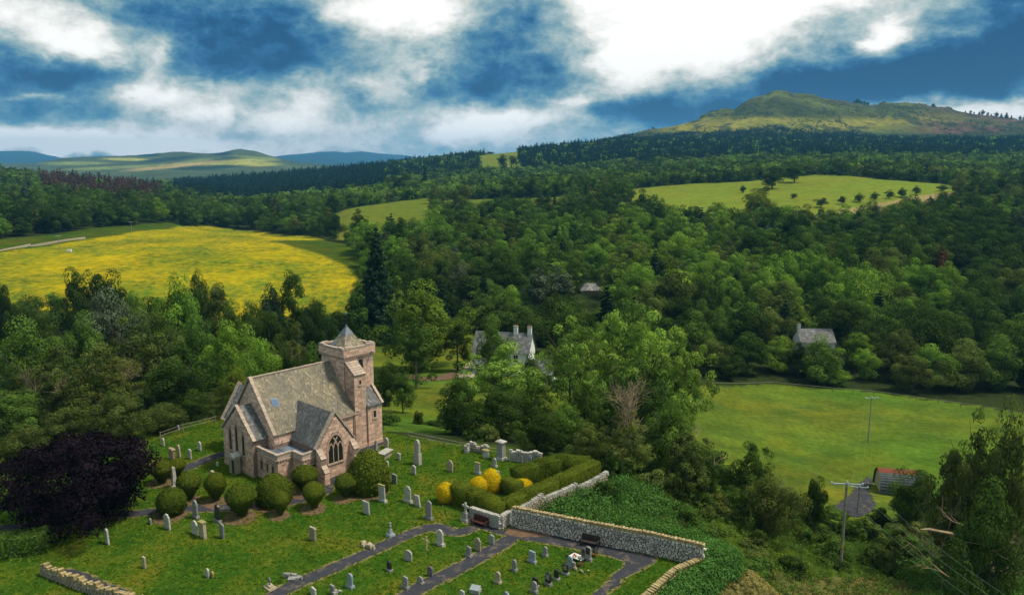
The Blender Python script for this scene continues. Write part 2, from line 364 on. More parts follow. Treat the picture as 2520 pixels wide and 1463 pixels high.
def build_ground():
    s = np.linspace(-1.15, 1.15, 720); Y = np.exp(np.linspace(math.log(32), math.log(2480), 430))
    Sg, Yg = np.meshgrid(s, Y); X = Sg * Yg; Z = ground(X, Yg)
    yard = inside(X, Yg, YARD); Z = np.where(yard, np.minimum(Z, -.25), Z)
    n1 = fbm(X / 25, Yg / 25, 4, 11); n2 = fbm(X / 90, Yg / 60, 3, 23)
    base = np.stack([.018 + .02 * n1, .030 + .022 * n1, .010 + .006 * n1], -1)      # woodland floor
    n3 = fbm(X / 9, Yg / 5, 4, 51); grass = np.stack([.040 + .085 * n1 * n3 * 2, .088 + .080 * n3, .012 + .006 * n2], -1)
    butter = np.zeros(X.shape)
    def put(poly, c):
        msk = inside(X + (n1 - .5) * 4, Yg + (n2 - .5) * 6, poly); base[msk] = (c if isinstance(c, np.ndarray) else np.broadcast_to(np.array(c), base.shape) * (0.8 + .4 * n1[..., None]))[msk]; return msk
    fg = Yg < 100; base[fg] = (grass * .7)[fg]
    put(MEADOW, grass * 1.0); put(PASTURE, grass * 1.0)
    far = np.stack([.12 + .05 * n1, .165 + .04 * n2, .022 + 0 * n1], -1)
    put(FAR_FIELD, far); put(MID_FIELD, far * .75); put(STRIP2, far * .7); put(HILL_FIELD, far * .9); put(LEFT_STRIP, (.16, .12, .05)); put(STUBBLE, (.26, .21, .09))
    m = put(BUTTER, grass * 1.0); butter[m] = .55 + .6 * n1[m]
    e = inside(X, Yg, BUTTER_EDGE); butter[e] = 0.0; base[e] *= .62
    m = put(MARGIN, grass * .62); butter[m] = 0
    lf = (Yg > 255) & (Yg < 275) & m
    # rough tan grass bottom right
    tan = inside(X + (n1 - .5) * 5, Yg + (n3 - .5) * 4, world_poly([(1680, 1480), (1760, 1425), (1900, 1415), (2080, 1425), (2230, 1440), (2330, 1480), (2450, 1620), (1500, 1620)]))
    base[tan] = (np.stack([.07 + .12 * n3, .085 + .06 * n3, .025 + .02 * n1], -1))[tan]
    cols = blurc(base); butter = blur(butter, 1, 2)
    nr, nc = X.shape; idx = np.arange(nr * nc).reshape(nr, nc)
    Fq = np.stack([idx[:-1, :-1], idx[:-1, 1:], idx[1:, 1:], idx[1:, :-1]], -1).reshape(-1, 4)
    me = mesh_np('ground', np.stack([X, Yg, Z], -1).reshape(-1, 3), Fq, vert_attr={'butter': butter.ravel()}, vert_col=cols.reshape(-1, 3), smooth=True)
    o = link('ground', me, MATS['land']); tag(o, kind='structure'); return o
def blurc(c): return np.stack([blur(blur(c[..., i], 0, 1), 1, 1) for i in range(3)], -1)

def mat_land():
    m, t, out = mat_base('land')
    g = t.new('ShaderNodeNewGeometry').outputs['Position']
    col = t.attr('land').outputs['Color']
    n1 = t.noise(g, .9, 5, .65); n2 = t.noise(g, .12, 5, .6)
    k = t.m('MULTIPLY', t.m('MULTIPLY_ADD', n1, 1.5, .25), t.m('MULTIPLY_ADD', n2, 1.0, .5))
    c = t.vm('SCALE', col, None); t.inp(c.node, 'Scale', k)
    gs = t.vm('MULTIPLY', g, (1, 0.6, 1))
    f = t.m('MULTIPLY_ADD', t.noise(gs, .35, 6, .72), 2.6, -1.25)
    f = t.m('ADD', f, t.m('MULTIPLY_ADD', t.noise(gs, .035, 3, .5), 1.6, -.8))
    f = t.m('MULTIPLY', t.m('MINIMUM', t.m('MAXIMUM', t.m('ADD', f, .36), 0.0), 1.0), t.attr('butter').outputs['Fac'])
    c = t.mix(t.m('MINIMUM', f, 1.0), c.node.outputs[0], (.50, .37, .004))
    bs = t.new('ShaderNodeBsdfDiffuse'); t.inp(bs, 0, c)
    bp = t.new('ShaderNodeBump'); bp.inputs['Strength'].default_value = .6; bp.inputs['Distance'].default_value = .3
    t.inp(bp, 'Height', t.noise(g, .8, 5, .7)); t.inp(bs, 'Normal', bp.outputs[0])
    m.node_tree.links.new(bs.outputs[0], out.inputs[0])
mat_land()
build_ground()

def mat_hill():
    m, t, out = mat_base('hill_land')
    g = t.new('ShaderNodeNewGeometry').outputs['Position']
    col = t.attr('land').outputs['Color']
    k = t.m('MULTIPLY', t.m('MULTIPLY_ADD', t.noise(g, .05, 6, .75), 2.4, -.2), t.m('MULTIPLY_ADD', t.noise(g, .006, 5, .6), 1.4, .3))
    c = t.vm('SCALE', col, None); t.inp(c.node, 'Scale', k)
    bs = t.new('ShaderNodeBsdfDiffuse'); t.inp(bs, 0, c.node.outputs[0])
    bp = t.new('ShaderNodeBump'); bp.inputs['Strength'].default_value = .8; bp.inputs['Distance'].default_value = 6
    t.inp(bp, 'Height', t.noise(g, .03, 6, .7)); t.inp(bs, 'Normal', bp.outputs[0])
    m.node_tree.links.new(bs.outputs[0], out.inputs[0])
mat_hill()
HILLS = {}
def hill(name, prof, Y0, Yr, v0, colfn, label=None, nc=320, nr=90, rough=6.0, seed=1, shape=1.2, crag=0.0, back=900):
    us = np.linspace(prof[0][0], prof[-1][0], nc); vs = np.interp(us, [p[0] for p in prof], [p[1] for p in prof])
    k = np.exp(-np.linspace(-1.5, 1.5, 3) ** 2); k /= k.sum(); vs = np.convolve(np.pad(vs, 1, mode='edge'), k, 'valid'); vs = vs + (fbm(us / 14, us * 0, 3, seed) - .5) * 1.6
    T = np.concatenate([np.linspace(0, 1, nr), 1 + np.linspace(.05, 1, 8)])
    V = np.zeros((len(T), nc, 3))
    zr = np.array([at_Y(u, v, Yr)[2] for u, v in zip(us, vs)]); z0 = np.array([at_Y(u, v0, Y0)[2] for u in us])
    z0 = np.minimum(z0, zr - 2)
    for i, tt in enumerate(T):
        Y = Y0 + (Yr - Y0) * tt if tt <= 1 else Yr + (tt - 1) * back
        X = (us - CX) / F * (cP + (CY - vs) / F * 0 + 0.02) * Y
        if tt <= 1:
            z = z0 + (zr - z0) * (tt ** shape)
            env = math.sin(math.pi * min(tt, 1)) ** .7
            z = z + (fbm(X / (Yr * .02), np.full(nc, Y) / (Yr * .02), 4, seed) - .5) * 2 * rough * env
            if crag: z = z + np.maximum(0, fbm(X / 45, np.full(nc, Y) / 60, 4, seed + 9) - .5) * crag * (tt ** 2) * (1 - .7 * (tt > .97))
        else: z = zr + (z0 - zr) * (tt - 1) ** 1.2
        V[i] = np.stack([X, np.full(nc, Y), z], -1)
    cols = colfn(V, np.minimum(T, 1)[:, None] * np.ones(nc), us[None, :] * np.ones((len(T), 1)))
    idx = np.arange(len(T) * nc).reshape(len(T), nc)
    Fq = np.stack([idx[:-1, :-1], idx[:-1, 1:], idx[1:, 1:], idx[1:, :-1]], -1).reshape(-1, 4)
    o = link(name, mesh_np(name, V.reshape(-1, 3), Fq, vert_col=cols.reshape(-1, 3), smooth=True), MATS['hill_land'])
    tag(o, label=label, kind='structure'); HILLS[name] = V
    return o
def crag_cols(V, T, U):
    n = fbm(V[..., 0] / 120, V[..., 1] / 120, 4, 5)[..., None]; n2 = fbm(V[..., 0] / 40, V[..., 1] / 60, 4, 8)[..., None]
    vv = CY - F * ((V[..., 1] * sP + (V[..., 2] - H) * cP) / (V[..., 1] * cP - (V[..., 2] - H) * sP))
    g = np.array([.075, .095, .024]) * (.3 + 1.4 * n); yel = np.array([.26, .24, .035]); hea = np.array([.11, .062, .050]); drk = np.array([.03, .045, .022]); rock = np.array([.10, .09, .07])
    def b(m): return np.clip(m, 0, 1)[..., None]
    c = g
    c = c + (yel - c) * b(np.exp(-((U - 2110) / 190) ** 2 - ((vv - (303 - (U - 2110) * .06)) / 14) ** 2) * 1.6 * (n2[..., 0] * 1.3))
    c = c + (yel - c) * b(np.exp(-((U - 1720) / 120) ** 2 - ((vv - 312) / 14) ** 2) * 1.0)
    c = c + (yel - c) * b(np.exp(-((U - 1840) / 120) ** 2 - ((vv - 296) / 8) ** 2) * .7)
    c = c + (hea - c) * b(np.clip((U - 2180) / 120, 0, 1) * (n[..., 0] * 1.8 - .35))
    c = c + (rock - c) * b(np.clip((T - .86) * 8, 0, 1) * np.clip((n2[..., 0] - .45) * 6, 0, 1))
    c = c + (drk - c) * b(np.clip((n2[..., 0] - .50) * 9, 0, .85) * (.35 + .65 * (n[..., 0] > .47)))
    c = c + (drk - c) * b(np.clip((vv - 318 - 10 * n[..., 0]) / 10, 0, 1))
    return c
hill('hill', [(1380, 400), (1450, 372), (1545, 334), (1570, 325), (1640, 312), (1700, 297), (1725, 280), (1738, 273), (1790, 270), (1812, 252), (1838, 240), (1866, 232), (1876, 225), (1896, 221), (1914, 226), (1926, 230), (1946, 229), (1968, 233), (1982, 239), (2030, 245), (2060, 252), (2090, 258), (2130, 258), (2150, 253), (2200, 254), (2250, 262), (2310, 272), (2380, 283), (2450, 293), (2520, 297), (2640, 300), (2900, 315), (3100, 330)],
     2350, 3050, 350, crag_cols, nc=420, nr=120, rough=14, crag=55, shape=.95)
def far_cols(bands):
    def fn(V, T, U):
        n = fbm(V[..., 0] / 400, V[..., 1] / 500, 3, 5)[..., None]
        c = np.array([.06, .08, .03]) * (.7 + .6 * n)
        vv = CY - F * ((V[..., 1] * sP + (V[..., 2] - H) * cP) / (V[..., 1] * cP - (V[..., 2] - H) * sP))
        for (u, v, su, sv, col, sl) in bands:
            w = np.clip(2.2 * np.exp(-((U - u) / su) ** 2 - ((vv - v - (U - u) * sl) / sv) ** 2) - .5, 0, 1)[..., None]; c = c + (np.array(col) - c) * w
        return c
    return fn
YG, TN, DK, GR = (.30, .30, .06), (.34, .26, .10), (.02, .035, .02), (.16, .20, .05)
hill('far_hill', [(-400, 392), (-200, 395), (0, 402), (110, 402), (180, 388), (250, 385), (330, 383), (375, 380), (440, 374), (470, 373), (520, 378), (560, 376), (590, 368), (608, 366), (640, 371), (680, 384), (730, 398), (800, 404), (900, 412)],
     3000, 5200, 455, far_cols([(600, 399, 90, 8, YG, -.08), (440, 408, 120, 6, TN, -.10), (650, 404, 50, 6, YG, 0), (200, 402, 90, 5, GR, 0), (330, 392, 60, 4, YG, .02), (560, 378, 28, 6, DK, 0), (385, 381, 30, 5, DK, 0), (500, 396, 40, 4, GR, -.1), (520, 412, 90, 5, DK, -.05), (640, 388, 60, 4, GR, .1), (430, 392, 80, 5, DK, -.1), (560, 410, 40, 4, DK, 0), (300, 412, 150, 4, GR, -.05)]), nc=340, nr=80, rough=14, seed=31)
hill('distant_hill', [(-400, 380), (-200, 376), (0, 373), (60, 371), (105, 372), (140, 381), (180, 389), (260, 395), (420, 399), (640, 396), (700, 383), (760, 378), (800, 373), (835, 372), (860, 376), (900, 372), (935, 377), (1000, 382), (1040, 388), (1150, 396), (1400, 402), (2700, 402)],
     7500, 11500, 415, lambda V, T, U: np.ones(V.shape) * np.array([.02, .04, .05]), nc=300, nr=24, rough=14, seed=41, back=1200)
# ------------------------------------------------------------------ foliage
def leaf_cloud(C, rad, per, size, rg, flat=.8, up=.25, fill=.72, droop=0.0):
    """leaf-clump quads spread through the shells of many small clumps"""
    C = np.asarray(C, float); N = len(C); n = N * per
    ci = np.repeat(np.arange(N), per)
    d = rg.normal(size=(n, 3)); d[:, 2] += up; d /= np.linalg.norm(d, axis=1)[:, None]
    r = (fill + (1.08 - fill) * rg.random(n) ** .7)
    pos = C[ci] + d * (np.asarray(rad)[ci] * r)[:, None] * np.array([1, 1, flat])
    nrm = d + rg.normal(size=(n, 3)) * .32; nrm[:, 2] += .15; nrm /= np.linalg.norm(nrm, axis=1)[:, None]
    a = np.cross(nrm, rg.normal(size=(n, 3))); a /= np.linalg.norm(a, axis=1)[:, None]; b = np.cross(nrm, a)
    if droop: a = a + np.array([0, 0, -droop]); a /= np.linalg.norm(a, axis=1)[:, None]
    L = size * (.6 + .8 * rg.random(n)); Wd = L * (.45 + .3 * rg.random(n))
    p0 = pos - a * L[:, None] * .5; p2 = pos + a * L[:, None] * .5
    bend = nrm * (L * .12)[:, None]
    p1 = pos + b * Wd[:, None] * .5 + bend; p3 = pos - b * Wd[:, None] * .5 + bend
    V = np.stack([p0, p1, p2, p3], 1).reshape(-1, 3)
    Fq = np.arange(n * 4).reshape(n, 4)
    ct = rg.random(N)
    tint = np.clip(ct[ci] * .7 + rg.random(n) * .3, 0, 1)
    return V, Fq, tint
def crown_centres(rg, N, r, z0, z1, lump=.3, prof=None):
    """clump centres on and inside an uneven egg"""
    out = []
    zc = (z0 + z1) / 2; hz = (z1 - z0) / 2; ph = rg.random(6) * 6.28
    while len(out) < N:
        d = rg.normal(size=3); d /= np.linalg.norm(d)
        az = math.atan2(d[1], d[0])
        lob = 1 + lump * (math.sin(2 * az + ph[0]) * .4 + math.sin(3 * az + ph[1] + 2 * d[2]) * .35 + math.sin(5 * d[2] + ph[2] + az) * .35)
        k = (.62 + .3 * rg.random()) * lob
        if rg.random() < .18: k *= .5
        pz = zc + d[2] * hz * k * 1.02
        w = prof((pz - z0) / (z1 - z0)) if prof else 1.0
        out.append((d[0] * r * k * w, d[1] * r * k * w, pz))
    return np.array(out)
def join_clouds(parts):
    V = np.concatenate([p[0] for p in parts]); T = np.concatenate([p[2] for p in parts])
    fs = []; o = 0
    for p in parts: fs.append(p[1] + o); o += len(p[0])
    return V, np.concatenate(fs), T
def trunk_mb(h, r, rg, limbs=6, spread=.6, crown_r=5.0, z0=2.5, z1=10, sides=6, bend=.5):
    m = MB(); bx, by = rg.normal(size=2) * bend * .3
    path = [(0, 0, -1.5), (0, 0, 0)] + [(bx * k / 4, by * k / 4, h * k / 4) for k in (1, 2, 3, 4)]
    m.tube(path, [r * 1.5, r * 1.15, r * .9, r * .7, r * .45, r * .15], sides)
    for i in range(limbs):
        az = 6.28 * i / limbs + rg.random(); s = z0 + (z1 - z0) * (.15 + .5 * rg.random()); L = crown_r * spread * (.8 + .5 * rg.random())
        e = (math.cos(az) * L, math.sin(az) * L, s + L * (.5 + .6 * rg.random()))
        mid = (e[0] * .45, e[1] * .45, s + (e[2] - s) * .3)
        m.tube([(bx * .3, by * .3, s), mid, e], [r * .5, r * .33, r * .1], 5)
    return m
def proto_crown(name, seed, N, per, size, r, z0, z1, crad, lump=.3, prof=None, flat=.8, droop=0.0, up=.3):
    rg = np.random.default_rng(seed)
    C = crown_centres(rg, N, r, z0, z1, lump, prof)
    rad = crad * (.7 + .6 * rg.random(N))
    V, Fq, T = leaf_cloud(C, rad, per, size, rg, flat, up, droop=droop)
    return mesh_np(name, V, Fq, face_attr={'tint': T})
def conifer_crown(name, seed, tiers, per, size, r, z0, z1, ragged=.25):
    rg = np.random.default_rng(seed); C = []; rad = []
    for i in range(tiers):
        f = i / (tiers - 1); z = z0 + (z1 - z0) * f; rr = r * (1 - f) ** .8 + .15
        nb = max(3, int(11 * (1 - f) + 3))
        for k in range(nb):
            az = 6.28 * k / nb + rg.random() * .7 + i; q = rr * (1 + ragged * rg.normal())
            for g in (.35, .65, .92):
                if q * g < .25 and g > .4: continue
                C.append((math.cos(az) * q * g, math.sin(az) * q * g, z - q * g * .28)); rad.append(.22 * rr + .35)
    V, Fq, T = leaf_cloud(C, rad, per, size, rg, flat=.45, up=.1, fill=.3, droop=.5)
    return mesh_np(name, V, Fq, face_attr={'tint': T})

def bark(name, c): return mat_simple(name, c, .95, .35, 2.0, tuple(x * .6 for x in c), bump=.4, fine=6, rnd=.2)
bark('bark', (.085, .065, .048)); bark('pale_bark', (.25, .22, .17)); bark('dead_wood', (.34, .255, .155))
mat_leaf('leaf_dark', (.026, .054, .012), (.054, .092, .017))
mat_leaf('leaf_mid', (.045, .098, .019), (.090, .150, .025))
mat_leaf('leaf_light', (.090, .195, .026), (.150, .235, .030))
mat_leaf('leaf_olive', (.062, .098, .026), (.110, .135, .030))
mat_leaf('leaf_grey', (.075, .105, .062), (.100, .130, .075), trans=.15)
mat_leaf('leaf_yellow', (.090, .125, .018), (.125, .150, .020))
mat_leaf('leaf_rust', (.085, .045, .020), (.105, .060, .028))
mat_leaf('leaf_purple', (.009, .0065, .0095), (.014, .009, .014), trans=.05)
mat_leaf('leaf_conifer', (0.015, 0.037, 0.020), (0.027, 0.054, 0.025), trans=.1)
mat_leaf('leaf_larch', (0.093, 0.058, 0.037), (0.128, 0.071, 0.048), trans=.1)
mat_leaf('leaf_fern', (0.054, 0.139, 0.031), (0.093, 0.196, 0.041))
mat_leaf('leaf_yew', (.070, .105, .012), (.105, .135, .014), trans=.1, hue=.1, tv=.3)
mat_leaf('leaf_lime', (.085, .145, .020), (.110, .170, .022), hue=.05)
mat_leaf('leaf_ash', (.165, .280, .048), (.230, .340, .055), hue=.1)
mat_leaf('dry_leaf', (.24, .24, .075), (.38, .30, .12), hue=.1)
mat_leaf('leaf_gold', (.56, .41, .010), (.64, .47, .014), trans=.2, hue=.05, tv=.35)

PROTO = {}     # kind -> list of (crown mesh, trunk mesh, radius, height)
def reg(kind, crown, tr, r, h): PROTO.setdefault(kind, []).append((crown, tr, r, h))
egg = lambda f: .75 + .35 * math.sin(math.pi * min(max(f, 0), 1) ** .8)
def make_protos():
    for i in range(3):      # wood trees, middle distance
        rg = np.random.default_rng(100 + i)
        reg('round', proto_crown('round_crown', 10 + i, 34, 190, .52, 5.2, 1.5, 13.5, 2.0, .5, egg), trunk_mb(9, .32, rg, 5, .6, 5, 3, 9).mesh('trunk'), 5.8, 14)
    for i in range(2):
        rg = np.random.default_rng(120 + i)
        reg('tall', proto_crown('tall_crown', 20 + i, 36, 90, .62, 3.4, 2, 16.5, 1.35, .4, lambda f: 1.15 - .75 * max(f, 0) ** 1.4, droop=.3), trunk_mb(13, .25, rg, 6, .5, 3.4, 3, 13).mesh('trunk'), 4.2, 17.5)
    for i in range(2):
        rg = np.random.default_rng(140 + i)
        reg('conifer', conifer_crown('conifer_crown', 30 + i, 15, 10, .8, 3.6, 1.5, 17.5), trunk_mb(16, .25, rg, 0).mesh('trunk'), 3.9, 18)
    for i in range(3):      # close trees, fine leaf
        rg = np.random.default_rng(160 + i)
        reg('near', proto_crown('leafy_crown', 40 + i, 46, 300, .36, 5.0, 1.2, 12.6, 1.7, .55, egg), trunk_mb(10, .32, rg, 9, .75, 5, 2, 10, 7).mesh('trunk'), 5.8, 13.4)
    for i in range(2):
        rg = np.random.default_rng(180 + i)
        reg('airy', proto_crown('airy_crown', 50 + i, 120, 110, .32, 5.2, 1.6, 13.0, 1.0, .55, lambda f: .6 + .55 * math.sin(math.pi * min(max(f, .05), .95) ** .7), flat=.6), trunk_mb(10.5, .26, rg, 12, .85, 5, 2.5, 11, 7).mesh('trunk'), 5.8, 13.6)
    for i in range(2):
        rg = np.random.default_rng(200 + i)
        reg('birch', proto_crown('birch_crown', 60 + i, 52, 190, .32, 3.2, 2.4, 14.5, 1.0, .5, lambda f: 1.15 - .7 * max(f, 0) ** 1.5, droop=.5), trunk_mb(12.5, .2, rg, 9, .7, 3.2, 3, 12, 7).mesh('trunk'), 3.8, 15)
    for i in range(3):
        rg = np.random.default_rng(220 + i)
        m = MB()
        for k in range(5):
            a = k * 1.26; m.tube([(0, 0, -.5), (math.cos(a) * .3, math.sin(a) * .3, .8), (math.cos(a) * 1.2, math.sin(a) * 1.2, 2.2)], [.12, .08, .03], 5)
        reg('shrub', proto_crown('shrub_crown', 70 + i, 34, 130, .30, 2.0, -.5, 3.3, .8, .5, None, up=.5), m.mesh('stem'), 2.4, 3.6)
    rg = np.random.default_rng(250)
    C = crown_centres(rg, 150, 7.6, .8, 9.0, .35, lambda f: .82 + .3 * math.sin(math.pi * min(max(f, 0), 1)))
    V, Fq, T = leaf_cloud(C, 1.5 * (.7 + .6 * rg.random(150)), 200, .30, rg, .55, .3, droop=.2)
    reg('beech', mesh_np('beech_crown', V, Fq, face_attr={'tint': T}), trunk_mb(7, .45, rg, 9, .5, 6.5, 1.5, 5, 7).mesh('trunk'), 8.2, 9.8)
    # spruce, fine
    rg = np.random.default_rng(260)
    reg('spruce', conifer_crown('spruce_crown', 35, 26, 22, .75, 4.6, 1.0, 24, .3), trunk_mb(23, .35, rg, 0).mesh('trunk'), 5, 25)
make_protos()
def twigs(name, seed, n=14, L=4.0, r=.10, depth_=3, up=1.0, spread=.9, mat='dead_wood'):
    rg = np.random.default_rng(seed); m = MB()
    def grow(p, d, L, r, k):
        pts = [p]; q = p; dd = d
        for s in range(3):
            dd = (dd + Vector(rg.normal(size=3)) * .22 + Vector((0, 0, .06))).normalized(); q = q + dd * L / 3; pts.append(q)
        m.tube(pts, [r, r * .8, r * .6, r * .35], 4 if k else 5, cap=False)
        if k >= depth_: return
        for j in range(3 if k < 2 else 2):
            b = pts[1 + int(rg.integers(0, 3))]; nd = (dd + Vector(rg.normal(size=3)) * .75 * spread).normalized()
            grow(b, nd, L * .62, r * .55, k + 1)
    for i in range(n):
        a = 6.28 * i / n + rg.random(); grow(Vector((0, 0, 0)), Vector((math.cos(a) * spread * .7, math.sin(a) * spread * .7, up * (.5 + rg.random()))).normalized(), L * (.7 + .5 * rg.random()), r, 0)
    return m.mesh(name)
TW = [twigs('bare_branches', 300, 4, 3.6, .07, 2), twigs('bare_branches', 301, 5, 3.2, .06, 2, up=.5), twigs('bare_branches', 302, 6, 3.8, .07, 3, up=1.6, spread=.55)]

BASE_TREE = {}
def tree(kind, x, y, z, rad, hgt, mat, name, label, cat='tree', group=None, idx=None, rz=None, bark_m='bark', bare=None):
    P_ = PROTO[kind]; i = random.randrange(len(P_)) if idx is None else idx % len(P_)
    crown, tr, pr, ph = P_[i]
    key = (kind, i, mat, bark_m, name)
    if key not in BASE_TREE:
        e = empty(name); link('crown', crown, MATS[mat], e); link('trunk' if kind != 'shrub' else 'stem', tr, MATS[bark_m], e); BASE_TREE[key] = e; o = e
    else: o = copy_tree(BASE_TREE[key])
    o.location = (x, y, z); o.rotation_euler = (0, 0, random.uniform(0, 6.28) if rz is None else rz)
    s = rad / pr; o.scale = (s, s * random.uniform(.92, 1.08), hgt / ph)
    for k in ('group',):
        if k in o: del o[k]
    tag(o, label, cat, group)
    for c in list(o.children):
        if c.name.startswith('bare_branches'): bpy.data.objects.remove(c)
    if bare:
        for (bx, by, bz, bs, bi) in bare:
            b = link('bare_branches', TW[bi % 3], MATS['dead_wood'], o); b.location = (bx / s, by / s, bz / (hgt / ph)); b.scale = (bs / s, bs / s, bs / (hgt / ph)); b.rotation_euler = (0, 0, random.uniform(0, 6.28))
    return o
# ------------------------------------------------------------------ trees one can tell apart
HERO_CLEAR = []
def hero(u, vtop, w, Y, kind, mat, label, name='broadleaf_tree', idx=None, bark_m='bark', bare=None, cat='tree', group=None, sink=0.0, vbase=None):
    if vbase is not None:
        X, Y, z = on_ground(u, vbase)
    else: X = at_Y(u, vtop + 40, Y)[0]; z = gz(X, Y)
    zt = at_Y(u, vtop, Y)[2]; h = max(zt - z, 1.2); r = w * depth(X, Y, z + h / 2) / F / 2
    HERO_CLEAR.append((X, Y, r * .8 + 2.5))
    return tree(kind, X, Y, z - .2 - sink, r, h + .2 + sink, mat, name, label, cat, group, idx, None, bark_m, bare)
# ---- in front of and behind the yellow field
hero(185, 655, 95, 205, 'near', 'leaf_dark', 'dark domed tree against the yellow field at far left')
hero(262, 662, 110, 208, 'near', 'leaf_dark', 'dark domed tree right behind the grey willow')
hero(262, 690, 165, 165, 'near', 'leaf_grey', 'large grey green willow with pale rounded crown', 'willow_tree', 0)
hero(438, 682, 150, 175, 'near', 'leaf_light', 'bright green round tree below the yellow field')
hero(487, 648, 78, 205, 'near', 'leaf_dark', 'small dark round treetop set against the yellow field')
hero(535, 690, 95, 190, 'birch', 'leaf_olive', 'olive grey feathery tree right of the bright green round tree')
hero(612, 730, 85, 185, 'near', 'leaf_dark', 'low dark green tree under the yellow field')
hero(664, 684, 84, 190, 'near', 'leaf_conifer', 'very dark evergreen against the lower yellow field')
hero(722, 655, 76, 195, 'birch', 'leaf_mid', 'tall grey green birch standing above its neighbours by the yellow field', 'birch_tree')
hero(775, 722, 90, 195, 'near', 'leaf_dark', 'dark bushy tree left of the tower top')
hero(878, 690, 74, 215, 'tall', 'leaf_mid', 'grey green columnar tree between yellow field and tall spruce')
hero(925, 553, 96, 232, 'spruce', 'leaf_conifer', 'tall ragged dark spruce towering over the valley wood', 'conifer_tree')
hero(965, 640, 70, 238, 'tall', 'leaf_mid', 'green tree leaning against the right side of the tall spruce')
hero(1035, 698, 200, 186, 'near', 'leaf_lime', 'large domed lime tree with yellow green crown on the lawn', 'lime_tree', 1)
hero(1022, 780, 100, 160, 'birch', 'leaf_mid', 'slim pale birch in front of the domed lime tree', 'birch_tree', bark_m='pale_bark')
hero(1125, 788, 78, 182, 'birch', 'leaf_dark', 'dark drooping tree at the right foot of the domed lime')
hero(1212, 783, 100, 160, 'near', 'leaf_mid', 'round green tree hiding the left half of the white house')
hero(1258, 695, 84, 262, 'near', 'leaf_light', 'pale green round tree above the white house')
hero(1325, 645, 90, 262, 'tall', 'leaf_grey', 'left of two tall grey green poplars above the white house', 'poplar_tree')
hero(1378, 640, 92, 268, 'tall', 'leaf_grey', 'right of two tall grey green poplars above the white house', 'poplar_tree')
hero(1085, 690, 60, 250, 'conifer', 'leaf_conifer', 'dark conifer behind the domed lime tree', 'conifer_tree')
hero(1190, 665, 52, 262, 'conifer', 'leaf_conifer', 'small black green conifer left of the pale round tree', 'conifer_tree')
hero(1535, 694, 110, 255, 'near', 'leaf_mid', 'broad green tree below the slate roofed bungalow, left of a pair')
hero(1590, 700, 110, 248, 'near', 'leaf_olive', 'broad olive green tree below the slate roofed bungalow, right of a pair')
hero(1575, 668, 30, 300, 'conifer', 'leaf_rust', 'small rust brown tree showing behind the olive green tree', 'conifer_tree')
hero(2318, 590, 44, 330, 'tall', 'leaf_rust', 'dying rust brown tree in the wooded bank at right')
hero(1135, 640, 56, 300, 'airy', 'leaf_grey', 'bare branched grey tree in the wood above the domed lime', bare=[(0, 0, 5, 1.3, 0), (1, 1, 6, 1.2, 2)])
hero(1280, 487, 44, 640, 'round', 'leaf_yellow', 'bright yellow green tree in the middle of the valley woods')
hero(1865, 462, 74, 560, 'round', 'leaf_yellow', 'bright yellow green tree at the near edge of the far right field')
hero(1130, 455, 60, 650, 'round', 'leaf_olive', 'brown green treetop rising beside the small middle field')
hero(1046, 410, 18, 1150, 'conifer', 'leaf_conifer', 'lone dark pointed fir standing up from the far wood', 'conifer_tree')
hero(985, 425, 56, 1050, 'round', 'leaf_dark', 'large dark rounded tree left of the lone pointed fir')
hero(1237, 379, 26, 1650, 'round', 'leaf_dark', 'left of two dark round trees on the small hill field')
hero(1264, 382, 24, 1650, 'round', 'leaf_dark', 'right of two dark round trees on the small hill field')
# ---- round the white house and the big ash in the middle
hero(1405, 775, 160, 142, 'airy', 'leaf_ash', 'light green ash with bare top branches beside the white house', 'ash_tree', 0, bare=[(-1.5, 0, 8, 1.1, 2), (2, 0, 8.5, 1.0, 1)])
hero(1500, 768, 130, 146, 'airy', 'leaf_ash', 'light green ash with pale dead boughs in its crown', 'ash_tree', 1, bare=[(-2.5, -2, 7.5, 1.5, 0), (-1.5, -2, 7, 1.3, 2)])
hero(1600, 768, 200, 142, 'airy', 'leaf_ash', 'widest light green ash in the centre of the valley', 'ash_tree', 0)
hero(1685, 812, 150, 135, 'airy', 'leaf_ash', 'light green ash at the edge of the right hand pasture', 'ash_tree', 1)
hero(1570, 880, 180, 118, 'airy', 'leaf_mid', 'lower light green crown in front of the widest ash', 'ash_tree', 0)
hero(1235, 852, 200, 140, 'airy', 'leaf_ash', 'fresh green tree growing in front of the white house', 'ash_tree', 1)
hero(1130, 922, 120, 112, 'near', 'leaf_mid', 'green tree with a slim pale stem behind the post and rail fence', bark_m='pale_bark', idx=1)
hero(1225, 950, 130, 108, 'near', 'leaf_dark', 'dark green tree behind the ruined white walls', idx=2)
hero(1310, 930, 120, 112, 'airy', 'leaf_mid', 'tree with exposed grey boughs between church and pasture', bare=[(0, 0, 3, 1.2, 1)])
hero(1390, 985, 120, 104, 'near', 'leaf_mid', 'green tree just beyond the yew hedge enclosure', idx=0)
hero(1440, 905, 110, 114, 'airy', 'leaf_mid', 'thin crowned green tree above the yew hedge enclosure')
hero(1545, 1010, 150, 92, 'airy', 'leaf_olive', 'half dead tree with a broom of tan bare branches on top', idx=0, bark_m='pale_bark', bare=[(-.5, -.5, 6.6, .95, 2), (.6, .4, 6.4, .95, 2), (0, 0, 6.2, .9, 2)])
hero(1655, 985, 150, 94, 'near', 'leaf_mid', 'tall green tree right of the half dead tree', idx=1)
hero(1700, 1060, 120, 90, 'airy', 'leaf_olive', 'olive green tree with bare side branches above the bramble bank', bare=[(1, -2, 4, 1.0, 0), (-1, -3, 3.0, 1.0, 1)])
hero(1735, 1110, 70, 92, 'near', 'leaf_dark', 'very dark bush at the right edge of the half dead trees')
